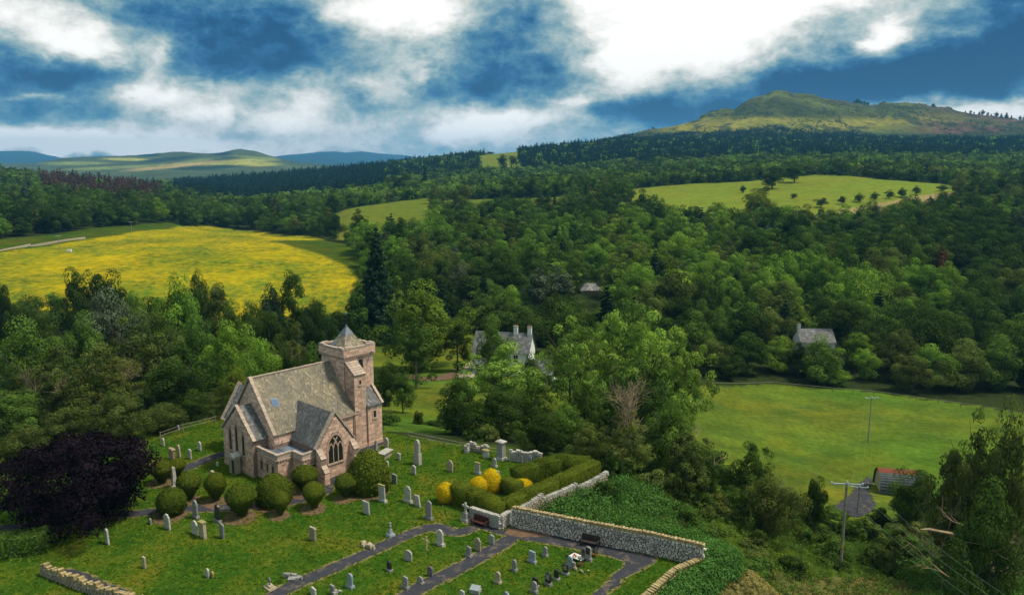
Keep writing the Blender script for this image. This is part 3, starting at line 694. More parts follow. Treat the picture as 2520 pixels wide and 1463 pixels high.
hero(1850, 1085, 130, 93, 'airy', 'leaf_mid', 'green tree standing in front of the right hand pasture', idx=1)
hero(1900, 1150, 150, 86, 'near', 'leaf_olive', 'olive green tree with a pale upright stem left of the pole', bark_m='pale_bark', idx=0)
hero(2010, 1170, 66, 96, 'near', 'leaf_dark', 'dark round bush left of the grey gravel yard')
hero(1305, 872, 80, 150, 'near', 'leaf_mid', 'small green tree in front of the white outbuilding')
hero(2490, 1000, 150, 80, 'near', 'leaf_olive', 'olive tree cut by the right edge beside the ivy covered tree')
hero(2420, 1010, 150, 84, 'airy', 'leaf_olive', 'ivy covered dying tree at the right edge of the photo', idx=0, bare=[(-3, -2, 5, 1.4, 0), (1, -3, 3.5, 1.4, 1), (2, -2, 7, 1.2, 2)])
hero(2360, 1085, 150, 84, 'airy', 'leaf_olive', 'olive tree with long tan dead branches right of the arched shed', idx=0, bare=[(-2, -2, 4, 1.2, 0), (2, -3, 2.5, 1.3, 1)])
hero(2262, 1152, 130, 104, 'near', 'leaf_mid', 'green bush half covering the arched shed', idx=2, bare=[(-1, -2, 2.5, .9, 0)])
hero(2440, 1190, 180, 72, 'near', 'leaf_dark', 'dark tree with pale dead boughs at lower right', idx=1, bare=[(-2, -3, 4, 1.3, 0), (1, -3.5, 3.0, 1.5, 1)])
# ---- the copper beech and the band of trees left of the church
hero(180, 1058, 410, 76.5, 'beech', 'leaf_purple', 'huge spreading copper beech with near black purple leaves', 'copper_beech_tree', sink=.8)
LEFT = [
 (60, 790, 180, 130, 'near', 'leaf_mid', 'large mid green tree near the left edge above the copper beech'),
 (120, 855, 150, 118, 'airy', 'leaf_olive', 'half dead olive tree with a pale forked stem near the left edge'),
 (205, 775, 120, 142, 'near', 'leaf_mid', 'green tree in front of the grey willow'),
 (345, 755, 190, 138, 'airy', 'leaf_olive', 'wide olive tree with many thin bare branches'),
 (270, 850, 170, 122, 'airy', 'leaf_olive', 'tangled olive tree left of the dark bushy yew'),
 (425, 868, 160, 112, 'near', 'leaf_dark', 'dark dense tree behind the left roof of the church'),
 (565, 788, 125, 134, 'near', 'leaf_light', 'fresh green tree top left of the church ridge'),
 (640, 820, 120, 124, 'near', 'leaf_light', 'fresh green billowing tree behind the church roof'),
 (720, 800, 90, 138, 'airy', 'leaf_olive', 'olive tree with whitish dead twigs left of the tower'),
 (770, 850, 90, 122, 'near', 'leaf_mid', 'mid green tree touching the left side of the tower'),
 (700, 860, 100, 128, 'near', 'leaf_dark', 'dark tree in the gap behind the church roof'),
 (480, 760, 120, 150, 'near', 'leaf_mid', 'mid green tree under the olive grey feathery tree'),
 (580, 905, 105, 110, 'near', 'leaf_yellow', 'small yellow green bushy tree behind the church chancel'),
 (285, 962, 130, 100, 'near', 'leaf_olive', 'rounded olive bush above the copper beech'),
 (180, 1000, 150, 98, 'near', 'leaf_olive', 'broad bush speckled with cream elder blossom'),
 (405, 985, 120, 103, 'near', 'leaf_olive', 'brownish bush beside the left churchyard fence'),
 (480, 960, 90, 108, 'near', 'leaf_dark', 'dark bush at the left corner of the church'),
 (20, 960, 140, 108, 'near', 'leaf_mid', 'green bushy tree at the left edge beside the copper beech'),
 (60, 1040, 150, 92, 'near', 'leaf_olive', 'dull olive bush overhung by the copper beech at left'),
 (0, 690, 70, 190, 'near', 'leaf_dark', 'dark tree cut by the left edge below the yellow field'),
 (85, 760, 110, 170, 'near', 'leaf_dark', 'dark green tree behind the large mid green tree at left'),
 (330, 700, 90, 190, 'near', 'leaf_mid', 'green tree between willow and bright green round tree'),
 (820, 790, 70, 170, 'near', 'leaf_dark', 'dark tree immediately behind the tower roof'),
 (570, 745, 100, 172, 'near', 'leaf_mid', 'green tree tucked behind the fresh green treetop'),
 (660, 760, 100, 165, 'near', 'leaf_dark', 'dark tree under the very dark evergreen'),
 (390, 800, 110, 150, 'near', 'leaf_mid', 'mid green tree in the middle of the olive trees')]
for (u, v, w, Y, k, mt, lb) in LEFT:
    hero(u, v, w, Y, k, mt, lb, bare=[(0, -3, 6, .75, 0), (2.5, -2, 6, .6, 1), (-2.5, -2, 6, .55, 2)] if k == 'airy' else None)
RIGHT_T = [(955, 880, 80, 140, 'near', 'leaf_dark', 'dark bush standing close to the right of the tower'),
 (990, 915, 60, 132, 'near', 'leaf_mid', 'green bush beside the drive right of the tower'),
 (1480, 940, 110, 122, 'near', 'leaf_mid', 'green bushy tree in front of the house meadow'),
 (1330, 1015, 110, 98, 'near', 'leaf_dark', 'dark tree with a gnarled stump above the hedge enclosure'),
 (1445, 1045, 90, 95, 'near', 'leaf_olive', 'brownish tree by the corner of the hedge enclosure')]
for (u, v, w, Y, k, mt, lb) in RIGHT_T: hero(u, v, w, Y, k, mt, lb)
FENCE_LB = ['green tree behind the left end of the pasture fence, beside the widest ash', 'second rounded tree from the left beyond the pasture fence', 'low front tree near the left end of the pasture fence', 'rounded tree some way left of the cottage, front row of the pasture fence',
 'rounded tree just left of the cottage roof', 'tree hiding the lower left walls of the cottage', 'tree just right of the cottage roof', 'front row tree right below the cottage', 'small tree behind the pasture pole at the far fence', 'tree right of the gap behind the pasture pole', 'tree in the middle between pasture pole and right edge', 'front row tree between pasture pole and right edge',
 'tall tree behind the right end of the pasture fence', 'rounded tree second from the right edge beyond the pasture fence', 'tree cut by the right edge beyond the pasture fence', 'front row bushy tree midway along the left half of the pasture fence', 'tree in the gap left of the pasture fence, behind the light green ash']
hero(2020, 828, 125, 206, 'near', 'leaf_mid', 'tree hiding the white walls below the cottage roof')
hero(1968, 838, 60, 212, 'near', 'leaf_dark', 'small dark tree at the left gable of the cottage')
for (u, vt, w, Y) in [(1700, 785, 110, 232), (1770, 795, 90, 228), (1750, 860, 110, 206), (1840, 850, 120, 212), (1920, 862, 120, 216), (1990, 870, 110, 214), (2110, 850, 90, 222), (2060, 905, 90, 205), (2130, 885, 70, 212), (2215, 842, 120, 214), (2290, 870, 120, 206), (2250, 905, 110, 200), (2375, 870, 140, 204), (2460, 860, 130, 206), (2530, 880, 130, 206), (1800, 905, 90, 204), (1650, 840, 110, 215)]:
    hero(u, vt - (32 if abs(u - 2015) > 60 else 0), w * .92, Y, 'near', random.choice(['leaf_mid', 'leaf_mid', 'leaf_dark', 'leaf_olive', 'leaf_light']), FENCE_LB.pop(0), group='trees along the far fence of the right hand pasture')
# ---- lone trees of the far fields
for i, (u, vt, vb, w) in enumerate([(2020, 486, 511, 28), (2072, 482, 503, 18), (2115, 477, 498, 24), (2153, 474, 493, 20), (2187, 469, 489, 22), (2220, 464, 485, 24), (2254, 459, 479, 24)]):
    hero(u, vt, w, 0, 'round', 'leaf_dark', 'small round hedgerow tree on the lower edge of the far right field', 'hedgerow_tree', group='row of round hedgerow trees on the far right field', vbase=vb)
for (u, vt, vb, w, lb) in [(2318, 455, 470, 26, 'bushy tree at the right corner of the far right field'), (1953, 475, 489, 17, 'tiny lone tree in the middle of the far right field'), (1885, 457, 475, 18, 'small dark tree left of the wide field oak'), (1828, 456, 475, 15, 'smallest lone tree left in the far right field'),
                           (1900, 417, 465, 60, 'dark spreading oak at the top edge of the far right field'), (1955, 400, 449, 50, 'paler spreading oak at the top edge of the far right field')]:
    hero(u, vt, w, 0, 'round', 'leaf_mid' if 'paler' in lb else 'leaf_dark', lb, vbase=vb)
# ---- skyline trees of the craggy hill
def on_hill(u, up=0):
    V = HILLS['hill']; row = V[119]; x = row[:, 0]; X = (u - CX) / F * 3050 * cP; i = int(np.argmin(abs(x - X * 1.02))); return row[i]
sk = [(2075, 9), (2083, 11), (2090, 10), (2098, 11), (2105, 9), (2262, 12), (2340, 8), (2352, 12), (2362, 10), (2372, 14), (2382, 13), (2394, 15), (2404, 12), (2416, 13), (2428, 11), (2440, 16), (2452, 14), (2474, 15), (2486, 16), (2498, 17), (2510, 16), (2520, 17), (2532, 17), (1598, 5)]
for (u, hp) in sk:
    x, y, z = on_hill(u); h = hp * y / F * .8 * random.uniform(.6, 1.2)
    tree('round' if u < 2300 or random.random() < .4 else 'conifer', x, y - 5, z - 4, h * (.6 if u < 2300 else .45), h + 4, 'leaf_dark' if u < 2300 else 'leaf_conifer', 'skyline_tree', 'lone windswept tree on the summit ridge' if u < 2110 else ('single dark bush on the hill shoulder' if u < 2300 else 'dark pine on the skyline at the right end of the hill'), 'tree', 'trees on the skyline of the craggy hill')
# ------------------------------------------------------------------ the woods

def scatter_wood():
    pts = []
    Y = 216.0
    while Y < 2400:
        sp = 10.8 if Y < 300 else (11.2 if Y < 650 else 11.2 + (Y - 650) * .0036)
        smax = .70 + 14 / Y
        n = int(2 * smax * Y / sp)
        xs = (np.arange(n) - n / 2) * sp + rng.uniform(-.42, .42, n) * sp; ys = Y + rng.uniform(-.42, .42, n) * sp
        pts.append(np.stack([xs, ys], 1)); Y += sp * .95
    p = np.concatenate(pts); ok = np.ones(len(p), bool)
    for f in FIELDS: ok &= ~inside(p[:, 0], p[:, 1], f)
    for (x, y, r) in HERO_CLEAR + [(at_Y(1455, 700, q)[0], q, 9) for q in (252, 264, 275, 286, 297, 309, 321)] + [(at_Y(2012, 830, q)[0], q, 10) for q in (216, 226, 236)]: ok &= (p[:, 0] - x) ** 2 + (p[:, 1] - y) ** 2 > r * r
    # fields need their near edges clear of tall crowns standing just in front
    p = p[ok]; z = ground(p[:, 0], p[:, 1])
    u, v = proj(p[:, 0], p[:, 1], z)
    return p, z, u, v
wp, wz, wu, wv = scatter_wood()
n_ = len(wp)
patch = fbm(wp[:, 0] / 70, wp[:, 1] / 70, 3, 77); fine = rng.random(n_)
# kind of every tree: 0 round dark, 1 round mid, 2 round light, 3 tall mid, 4 olive, 5 conifer, 6 larch
kind = np.where(fine < .30, 0, np.where(fine < .62, 1, np.where(fine < .74, 3, np.where(fine < .86, 4, 2))))
kind = np.where((patch > .56) & (fine < .35), 2, kind); kind = np.where((patch < .40) & (fine > .5), 0, kind)
kind = np.where((fine > .95), 5, kind)
Yw = wp[:, 1]
right_wood = (wu > 1450) & (Yw > 260) & (Yw < 560) & (patch > .47) & (fine < .6); kind = np.where(right_wood, 2, kind)
right_dark = (wu > 2250) & (Yw > 330) & (Yw < 700) & (fine < .75); kind = np.where(right_dark, 0, kind)
larch = (wu > 105 - (Yw - 1000) * .02) & (wu < 400) & (Yw > 880) & (Yw < 1420); kind = np.where(larch & (fine < .9), 6, kind)
plant = (Yw > 1450) & (wu > 600) & (patch > .42) & (fine < .85); kind = np.where(plant, 5, kind)
plant2 = (Yw > 1150) & (wu > 430) & (wu < 950); kind = np.where(plant2, 5, kind)
plant3 = (Yw > 1500) & (wu > 1270); kind = np.where(plant3 & (fine < .72), 5, kind); hgt_j = None
MATN = ['leaf_dark', 'leaf_mid', 'leaf_light', 'leaf_mid', 'leaf_olive', 'leaf_conifer', 'leaf_larch']
KPROTO = ['round', 'round', 'round', 'tall', 'round', 'conifer', 'conifer']
rad = rng.uniform(4.8, 8.2, n_) * np.where(kind == 3, .75, 1) * np.where(kind >= 5, .62, 1)
hgt = rad * rng.uniform(1.6, 2.7, n_) * np.where(kind == 3, 1.5, 1) * np.where(kind >= 5, 1.7, 1)
far_s = np.where(Yw > 650, .92, 1.0) * (1 + np.clip(Yw - 900, 0, 1500) / 3500); rad *= far_s
# young small trees next to the fields, so that the grass behind them shows
def near_edge(p, poly, back):
    r = np.zeros(len(p), bool)
    for b in np.linspace(back * .2, back, 5): r |= inside(p[:, 0] * (p[:, 1] + b) / p[:, 1], p[:, 1] + b, poly)
    return r
for poly, back in ((FAR_FIELD, 30), (MID_FIELD, 30), (STRIP2, 30), (HILL_FIELD, 40), (BUTTER, 30)):
    e = near_edge(wp, poly, back); kind = np.where(e, 1, kind); rad = np.where(e, rng.uniform(3, 4.6, n_), rad); hgt = np.where(e, rad * 1.8, hgt)
dist = np.sqrt(wp[:, 0] ** 2 + Yw ** 2); size_px = rad * hgt / dist ** 2
vis = (wu > -60) & (wu < 2580)
ZN = {0: ('dark green broadleaf tree', 'leafy'), 1: ('mid green broadleaf tree', 'leafy'), 2: ('light green broadleaf tree', 'leafy'), 3: ('tall slender green tree', 'leafy'), 4: ('olive green broadleaf tree', 'leafy'), 5: ('dark narrow conifer', 'conifer'), 6: ('red brown larch', 'conifer')}
WOOD_MARKS = [(1455, 705, 'the slate roofed bungalow'), (2012, 815, 'the cottage roof'), (925, 640, 'the tall dark spruce'), (2318, 620, 'the rust brown tree'), (1865, 480, 'the yellow green field tree'), (2140, 490, 'the hedgerow tree row'),
 (1355, 690, 'the twin grey poplars'), (1560, 740, 'the tree pair under the bungalow'), (2136, 977, 'the pasture pole'), (880, 560, 'the small middle field'), (1280, 500, 'the yellow green wood tree'), (850, 620, 'the yellow field corner'),
 (1700, 790, 'the widest light green ash'), (2350, 480, 'the stubble field corner'), (1640, 470, 'the far right field tip'), (440, 540, 'the yellow field top'), (100, 560, 'the lane beside the yellow field'), (2420, 980, 'the pasture fence right end'), (1750, 930, 'the pasture fence left end'), (1255, 735, 'the pale round house tree')]
def near_words(d, u, v, marks):
    m = min(marks, key=lambda q: (q[0] - u) ** 2 + (q[1] - v) ** 2); dx, dy = u - m[0], v - m[1]; r = math.hypot(dx, dy)
    far = 'close ' if r < 60 else ('' if r < 120 else ('further ' if r < 190 else 'far '))
    if abs(dx) < .35 * abs(dy): w = ('above' if dy < 0 else 'below')
    elif abs(dy) < .35 * abs(dx): w = ('left of' if dx < 0 else 'right of')
    else: w = ('above' if dy < 0 else 'below') + ' and ' + ('left of' if dx < 0 else 'right of')
    return f'{d} {far}{w} {m[2]}'
def place_words(u, Y):
    if u < 950: return 'in the valley wood left of the tall spruce' if Y < 620 else 'in the wood beyond the yellow field'
    if u < 1450: return 'in the wood above the white house' if Y < 420 else 'in the wood below the small middle field'
    if u < 1950: return 'on the wooded bank above the slate roofed bungalow' if Y < 420 else 'in the wood below the far right field'
    return 'on the wooded bank behind the right hand pasture' if Y < 330 else 'high on the wooded bank at far right'
broad = np.nonzero(vis & (kind < 5) & (Yw < 900))[0]; broad = broad[np.argsort(-size_px[broad])][:235]
coni = np.nonzero(vis & (kind >= 5) & (Yw < 900))[0]; coni = coni[np.argsort(-size_px[coni])][:30]
single = np.zeros(n_, bool)
for i in list(broad) + list(coni):
    k = int(kind[i]); single[i] = True; d, w = ZN[k]; pw = place_words(wu[i], Yw[i])
    zt = wz[i] + hgt[i] * .7; lb = near_words(d, *proj(wp[i, 0], wp[i, 1], zt), WOOD_MARKS)
    tree((KPROTO[k] if k >= 5 or Yw[i] > 420 else random.choice(['round', 'near', 'near', 'airy' if k in (2, 4) else 'round', 'birch' if k == 3 else 'near'])), wp[i, 0], wp[i, 1], wz[i] - .3, rad[i], hgt[i], MATN[k], 'conifer_tree' if k >= 5 else 'broadleaf_tree', lb, 'tree', lb.replace('tree', 'trees', 1))

def low_tree(name, kind_, seed, mat):
    if kind_ == 'round':
        rg = np.random.default_rng(seed); C = crown_centres(rg, 22, 5.0, 0.5, 12.5, .45, egg)
        V, Fq, T = leaf_cloud(C, 2.1 * (.7 + .6 * rg.random(22)), 26, 1.5, rg)
    else:
        rg = np.random.default_rng(seed); C = []; rd = []
        for i in range(9):
            f = i / 8; rr = 3.4 * (1 - f) + .3
            for k in range(max(2, int(6 * (1 - f)) + 1)): a = rg.random() * 6.28; C.append((math.cos(a) * rr * .6, math.sin(a) * rr * .6, 1.5 + 16 * f)); rd.append(.45 * rr + .35)
        V, Fq, T = leaf_cloud(C, rd, 12, 1.5, rg, .6)
    me = mesh_np(name, V, Fq, face_attr={'tint': T}); me.materials.append(MATS[mat]); return me
def mass(name, label, sel, lowmeshes):
    """one mass of trees too many to count, instanced on points that stand on the land"""
    lib = bpy.data.collections.new(name + '_kinds')
    for i, me in enumerate(lowmeshes): lib.objects.link(bpy.data.objects.new('%s_kind_%02d' % (name, i), me))
    nk = len(lowmeshes)
    me = bpy.data.meshes.new(name); k = len(sel); me.vertices.add(k)
    P3 = np.stack([wp[sel, 0], wp[sel, 1], wz[sel] - .4], 1).astype(np.float32); me.vertices.foreach_set('co', P3.ravel())
    r0, h0 = lowmeshes_size[name]
    sc = np.stack([rad[sel] / r0, rad[sel] / r0, hgt[sel] / h0], 1).astype(np.float32)
    a = me.attributes.new('size3', 'FLOAT_VECTOR', 'POINT'); a.data.foreach_set('vector', sc.ravel())
    a = me.attributes.new('turn', 'FLOAT', 'POINT'); a.data.foreach_set('value', rng.uniform(0, 6.28, k).astype(np.float32))
    a = me.attributes.new('which', 'INT', 'POINT'); a.data.foreach_set('value', which[sel].astype(np.int32))
    me.update()
    o = link(name, me); tag(o, label, kind='stuff')
    ng = bpy.data.node_groups.new(name, 'GeometryNodeTree'); ng.interface.new_socket('Geometry', in_out='INPUT', socket_type='NodeSocketGeometry'); ng.interface.new_socket('Geometry', in_out='OUTPUT', socket_type='NodeSocketGeometry')
    N = ng.nodes; gi = N.new('NodeGroupInput'); go = N.new('NodeGroupOutput'); ip = N.new('GeometryNodeInstanceOnPoints'); ci = N.new('GeometryNodeCollectionInfo')
    ci.inputs[0].default_value = lib; ci.inputs[1].default_value = True; ci.inputs[2].default_value = True
    def na(nm, tp, outi=0):
        q = N.new('GeometryNodeInputNamedAttribute'); q.data_type = tp; q.inputs[0].default_value = nm; return q.outputs[0]
    cx = N.new('ShaderNodeCombineXYZ')
    L = ng.links; L.new(na('turn', 'FLOAT'), cx.inputs[2]); L.new(gi.outputs[0], ip.inputs['Points']); L.new(ci.outputs[0], ip.inputs['Instance'])
    ip.inputs['Pick Instance'].default_value = True; L.new(na('which', 'INT'), ip.inputs['Instance Index'])
    L.new(cx.outputs[0], ip.inputs['Rotation']); L.new(na('size3', 'FLOAT_VECTOR'), ip.inputs['Scale']); L.new(ip.outputs[0], go.inputs[0])
    md = o.modifiers.new('trees', 'NODES'); md.node_group = ng
    return o
lowmeshes_size = {'far_broadleaf_wood': (5.6, 13.5), 'far_conifer_wood': (3.6, 18.0), 'wood': (5.8, 14.0)}
rest = ~single
which = np.zeros(n_, int)
midsel = np.nonzero(rest & (kind < 5) & (Yw < 800))[0]
kmap = {0: 0, 1: 3, 3: 3, 4: 6, 2: 9}
which[midsel] = [kmap[int(k)] for k in kind[midsel]]; which[midsel] += rng.integers(0, 3, len(midsel)); ov_ = rng.random(len(midsel)) < .16; which[midsel[ov_]] = rng.integers(12, 16, int(ov_.sum()))
def with_mat(me, mat): c = me.copy(); c.materials.clear(); c.materials.append(MATS[mat]); return c
mass('wood', 'continuous wood of broadleaf trees filling the valley', midsel, [with_mat(PROTO['round'][j][0], mm) for mm in ('leaf_dark', 'leaf_mid', 'leaf_olive', 'leaf_light') for j in range(3)] + [with_mat(PROTO['birch'][0][0], 'leaf_grey'), with_mat(PROTO['birch'][1][0], 'leaf_mid'), with_mat(PROTO['tall'][0][0], 'leaf_mid'), with_mat(PROTO['tall'][1][0], 'leaf_olive')])
farsel = np.nonzero(rest & (kind < 5) & (Yw >= 800))[0]
which[farsel] = [{0: 0, 1: 2, 3: 2, 4: 4, 2: 6}[int(k)] for k in kind[farsel]]; which[farsel] += rng.integers(0, 2, len(farsel))
mass('far_broadleaf_wood', 'distant broadleaf wood below the craggy hill', farsel, [low_tree('crown', 'round', 400 + i, mm) for mm in ('leaf_dark', 'leaf_mid', 'leaf_olive', 'leaf_light') for i in range(2)])
consel = np.nonzero(rest & (kind >= 5))[0]
which[consel] = np.where(kind[consel] == 6, 2, 0) + rng.integers(0, 2, len(consel))
mass('far_conifer_wood', 'distant conifer plantation on the ridge and the brown larch stand at left', consel, [low_tree('crown', 'con', 420 + i, mm) for mm in ('leaf_conifer', 'leaf_larch') for i in range(2)])
print('wood', n_, len(midsel), len(farsel), len(consel))
# ------------------------------------------------------------------ stone materials
mat_simple('sandstone', (.62, .415, .315), .9, .3, .5, (.51, .34, .262), tintvar=.28, rnd=.22)
mat_simple('sandstone_dressed', (.50, .34, .26), .9, .25, .7, (.40, .28, .22), tintvar=.15, rnd=.15)
mat_simple('coping_stone', (.50, .40, .33), .9, .35, 1.5, (.33, .26, .20), tintvar=.15, rnd=.15)
mat_simple('mortar', (.30, .21, .17), .95, .3, 3.0)
mat_simple('grey_rubble', (.72, .65, .57), .95, .3, 3.0, (.33, .30, .28), tintvar=.35, rnd=.30)
mat_simple('moss_stone', (.40, .31, .17), .95, .35, 3.0, (.24, .19, .08), tintvar=.3, rnd=.25)
mat_simple('rubble_core', (.15, .125, .10), .95, .3, 3.0)
mat_simple('slate_lichen', (.28, .24, .165), .8, .3, .45, (.19, .175, .14), tintvar=.35, fine=5)
mat_simple('slate_blue', (.155, .16, .165), .7, .3, .6, (.11, .115, .115), tintvar=.35, fine=5)
mat_simple('slate_white', (.26, .27, .27), .7, .3, 1.6, (.14, .145, .15), tintvar=.5, fine=5)
mat_simple('lead', (.17, .20, .24), .5, .2, 1, metal=.3)
mat_simple('wet_roof', (.16, .22, .30), .25, .3, .8, (.09, .11, .13), spec=.6)
mat_simple('dark_glass', (.018, .022, .026), .12, .3, 3, spec=.8, bump=0)
mat_simple('sky_glass', (.10, .17, .30), .1, .2, 1, spec=.8, bump=0)
mat_simple('green_door', (.012, .03, .024), .6, .2)
mat_simple('iron', (.03, .03, .032), .6, .2)
mat_simple('verdigris', (.10, .32, .26), .6, .2)
mat_simple('granite_grey', (.27, .265, .26), .85, .25, 5, (.19, .185, .18), rnd=.15)
mat_simple('granite_pale', (.46, .44, .41), .9, .3, 4, (.31, .30, .26), rnd=.15)
mat_simple('stone_buff', (.40, .33, .25), .9, .35, 4, (.26, .23, .16), rnd=.15)
mat_simple('stone_pink', (.33, .22, .17), .9, .35, 4, (.23, .17, .12), rnd=.12)
mat_simple('stone_blue', (.30, .34, .38), .8, .25, 4, (.22, .25, .28))
mat_simple('stone_purple', (.15, .13, .16), .8, .25, 4)
mat_simple('granite_black', (.022, .022, .026), .25, .3, 6, spec=.7)
mat_simple('gold_print', (.45, .33, .10), .4, .2)
mat_simple('lichen', (.32, .26, .06), .95, .4, 6, (.24, .24, .12))
mat_simple('bench_red', (.085, .028, .020), .6, .3, 4)
mat_simple('bench_brown', (.050, .038, .034), .7, .3, 4)
mat_simple('timber', (.28, .25, .20), .9, .3, 4, (.18, .15, .12), rnd=.15)
mat_simple('pale_timber', (.50, .43, .27), .85, .3, 4)
mat_simple('white_paint', (.78, .78, .76), .7, .12, 1)
mat_simple('galvanised', (.50, .55, .62), .45, .15, 3, metal=.2)
mat_simple('ceramic', (.55, .55, .50), .3, .1, 3)
mat_simple('yellow_sign', (.65, .40, .02), .5, .1)
mat_simple('wire_metal', (.08, .17, .10), .6, .1)
mat_simple('corrugated', (.075, .095, .10), .7, .3, 1.2, (.045, .06, .065))
mat_simple('rust_sheet', (.20, .05, .025), .8, .3, 1.5, (.14, .04, .02))
mat_simple('soil', (.10, .060, .040), .95, .5, 1.2, (.16, .10, .06), fine=8)
mat_simple('terracotta', (.30, .12, .07), .9, .3)
mat_simple('red_flower', (.50, .02, .02), .8, .2)
mat_simple('white_chips', (.75, .75, .74), .9, .3, 8)

CUBE = None
def cube_mesh():
    global CUBE
    if CUBE is None: m = MB(); m.box((0, 0, 0), (1, 1, 1)); CUBE = m.mesh('block')
    return CUBE
CB = {}
def block(name, parent, M, dims, mat):
    """unit block placed by a matrix; alike pieces share one mesh"""
    if mat not in CB: CB[mat] = cube_mesh().copy(); CB[mat].name = 'block'; CB[mat].materials.append(MATS[mat])
    o = bpy.data.objects.new(name, CB[mat]); COL.objects.link(o); o.parent = parent
    o.matrix_local = M @ Matrix.Diagonal((*dims, 1)); return o
def block_into(mb, M, dims, tint):
    vs = [M @ Vector((a * dims[0] / 2, b * dims[1] / 2, c * dims[2] / 2)) for a, b, c in [(-1, -1, -1), (1, -1, -1), (1, 1, -1), (-1, 1, -1), (-1, -1, 1), (1, -1, 1), (1, 1, 1), (-1, 1, 1)]]
    mb.add(vs, [(0, 3, 2, 1), (4, 5, 6, 7), (0, 1, 5, 4), (1, 2, 6, 5), (2, 3, 7, 6), (3, 0, 4, 7)], tint)
class Plane:
    """wall plane: o origin, a unit vector along the wall, n outward normal"""
    def __init__(s, o, a, n): s.o = Vector(o); s.a = Vector(a).normalized(); s.n = Vector(n).normalized()
    def p(s, x, z, d=0.0): return s.o + s.a * x + Vector((0, 0, 1)) * z + s.n * d
    def M(s, x, z, d): c = s.p(x, z, d); return Matrix(((s.a.x, s.n.x, 0, c.x), (s.a.y, s.n.y, 0, c.y), (0, 0, 1, c.z), (0, 0, 0, 1)))
BLOCKS = []      # (size, parent wall object, matrix, dims, mat)
def cross(poly, z):
    xs = []
    for i in range(len(poly)):
        (x1, z1), (x2, z2) = poly[i], poly[(i + 1) % len(poly)]
        if (z1 > z) != (z2 > z): xs.append(x1 + (x2 - x1) * (z - z1) / (z2 - z1))
    xs.sort(); return [(xs[i], xs[i + 1]) for i in range(0, len(xs) - 1, 2)]
def sub(iv, a, b):
    out = []
    for (l, r) in iv:
        if b <= l or a >= r: out.append((l, r)); continue
        if a > l: out.append((l, a))
        if b < r: out.append((b, r))
    return out
def clad(wall, pl, poly, holes=(), course=.30, w=(.38, .72), mat='sandstone', proud=.035, big=1.0):
    z0 = min(p[1] for p in poly); z1 = max(p[1] for p in poly); z = z0 + .02
    while z < z1 - .1:
        h = course * random.uniform(.85, 1.15)
        A = cross(poly, z + .01); B = cross(poly, min(z + h, z1 - .005)); iv = []
        for (l, r) in A:
            for (l2, r2) in B:
                q = (max(l, l2), min(r, r2))
                if q[1] - q[0] > .12: iv.append(q)
        for hp in holes:
            hz0 = min(p[1] for p in hp); hz1 = max(p[1] for p in hp)
            if z + h > hz0 and z < hz1:
                c1 = cross(hp, max(z, hz0 + .01)) + cross(hp, min(z + h, hz1 - .01))
                if c1: iv = sub(iv, min(c[0] for c in c1), max(c[1] for c in c1))
        for (l, r) in iv:
            x = l + .01
            while x < r - .06:
                ww = random.uniform(*w)
                if r - (x + ww) < .2: ww = r - x - .01
                d = proud * random.uniform(.6, 1.3)
                BLOCKS.append((ww * h * big, wall, pl.M(x + ww / 2, z + h / 2, d / 2 - .03), (ww - .022, d + .06, h - .022), mat))
                x += ww
        z += h
def flush_blocks(limit=300):
    """the largest stones stand alone, the rest of each wall is one part"""
    BLOCKS.sort(key=lambda b: -b[0] * random.uniform(.5, 1)); rest = {}
    for i, (sz, wall, M, dims, mat) in enumerate(BLOCKS):
        if i < limit: block('stone', wall, M, dims, mat)
        else: rest.setdefault((wall.name, mat), (wall, MB()))[1].__class__; block_into(rest[(wall.name, mat)][1], M, dims, random.random())
    for (wn, mat), (wall, mb) in rest.items():
        o = mb.build('stonework', MATS[mat], wall); tag(o, kind='stuff')
    BLOCKS.clear()
def slates(name, parent, A, B, C, D, mat, row=.26, wid=.30, lift=.02):
    """A-B upper edge, D-C lower edge; small overlapping slates, joined"""
    A, B, C, D = map(Vector, (A, B, C, D)); n = (B - A).cross(D - A)
    if n.length < 1e-6: n = (C - D).cross(A - D)
    n.normalize()
    if n.z < 0: n = -n
    L = ((D + C) / 2 - (A + B) / 2).length; rows = max(2, int(L / row)); mb = MB()
    for i in range(rows):
        f0 = i / rows; f1 = (i + 1.12) / rows; f1 = min(f1, 1.02)
        l0 = A.lerp(D, f0); r0 = B.lerp(C, f0); l1 = A.lerp(D, f1); r1 = B.lerp(C, f1)
        k = max(1, int((r1 - l1).length / wid)); off = .5 * (i % 2)
        for j in range(k + (i % 2)):
            g0 = max(0, (j - off) / k); g1 = min(1, (j + 1 - off) / k) - .012 / max(.3, (r1 - l1).length / k) * .3
            if g1 - g0 < .15 / k: continue
            e = lift * random.uniform(.6, 1.6)
            a = l0.lerp(r0, g0) + n * .006; b = l0.lerp(r0, g1) + n * .006; c = l1.lerp(r1, g1) + n * (e + .006); d = l1.lerp(r1, g0) + n * (e * random.uniform(.7, 1.2) + .006)
            mb.add([a, b, c, d, c - n * e, d - n * e], [(0, 1, 2, 3), (3, 2, 4, 5)], random.random() ** 1.3 if random.random() > .04 else 1.6)
    o = mb.build(name, MATS[mat], parent); tag(o, kind='stuff'); return o
def arch(w, z0, zs, z1, n=7, cx=0.0):
    """pointed-arch outline in a wall plane"""
    pts = [(cx - w, z0), (cx + w, z0)]; 
    for i in range(n + 1):
        f = i / n; a = f * math.pi / 2; pts.append((cx + w * (1 - (1 - math.cos(a)) ** .9 * 1.0) if i < n else cx, zs + (z1 - zs) * math.sin(a) ** .95))
    left = [(2 * cx - x, z) for (x, z) in pts[2:-1]][::-1]
    return pts + left
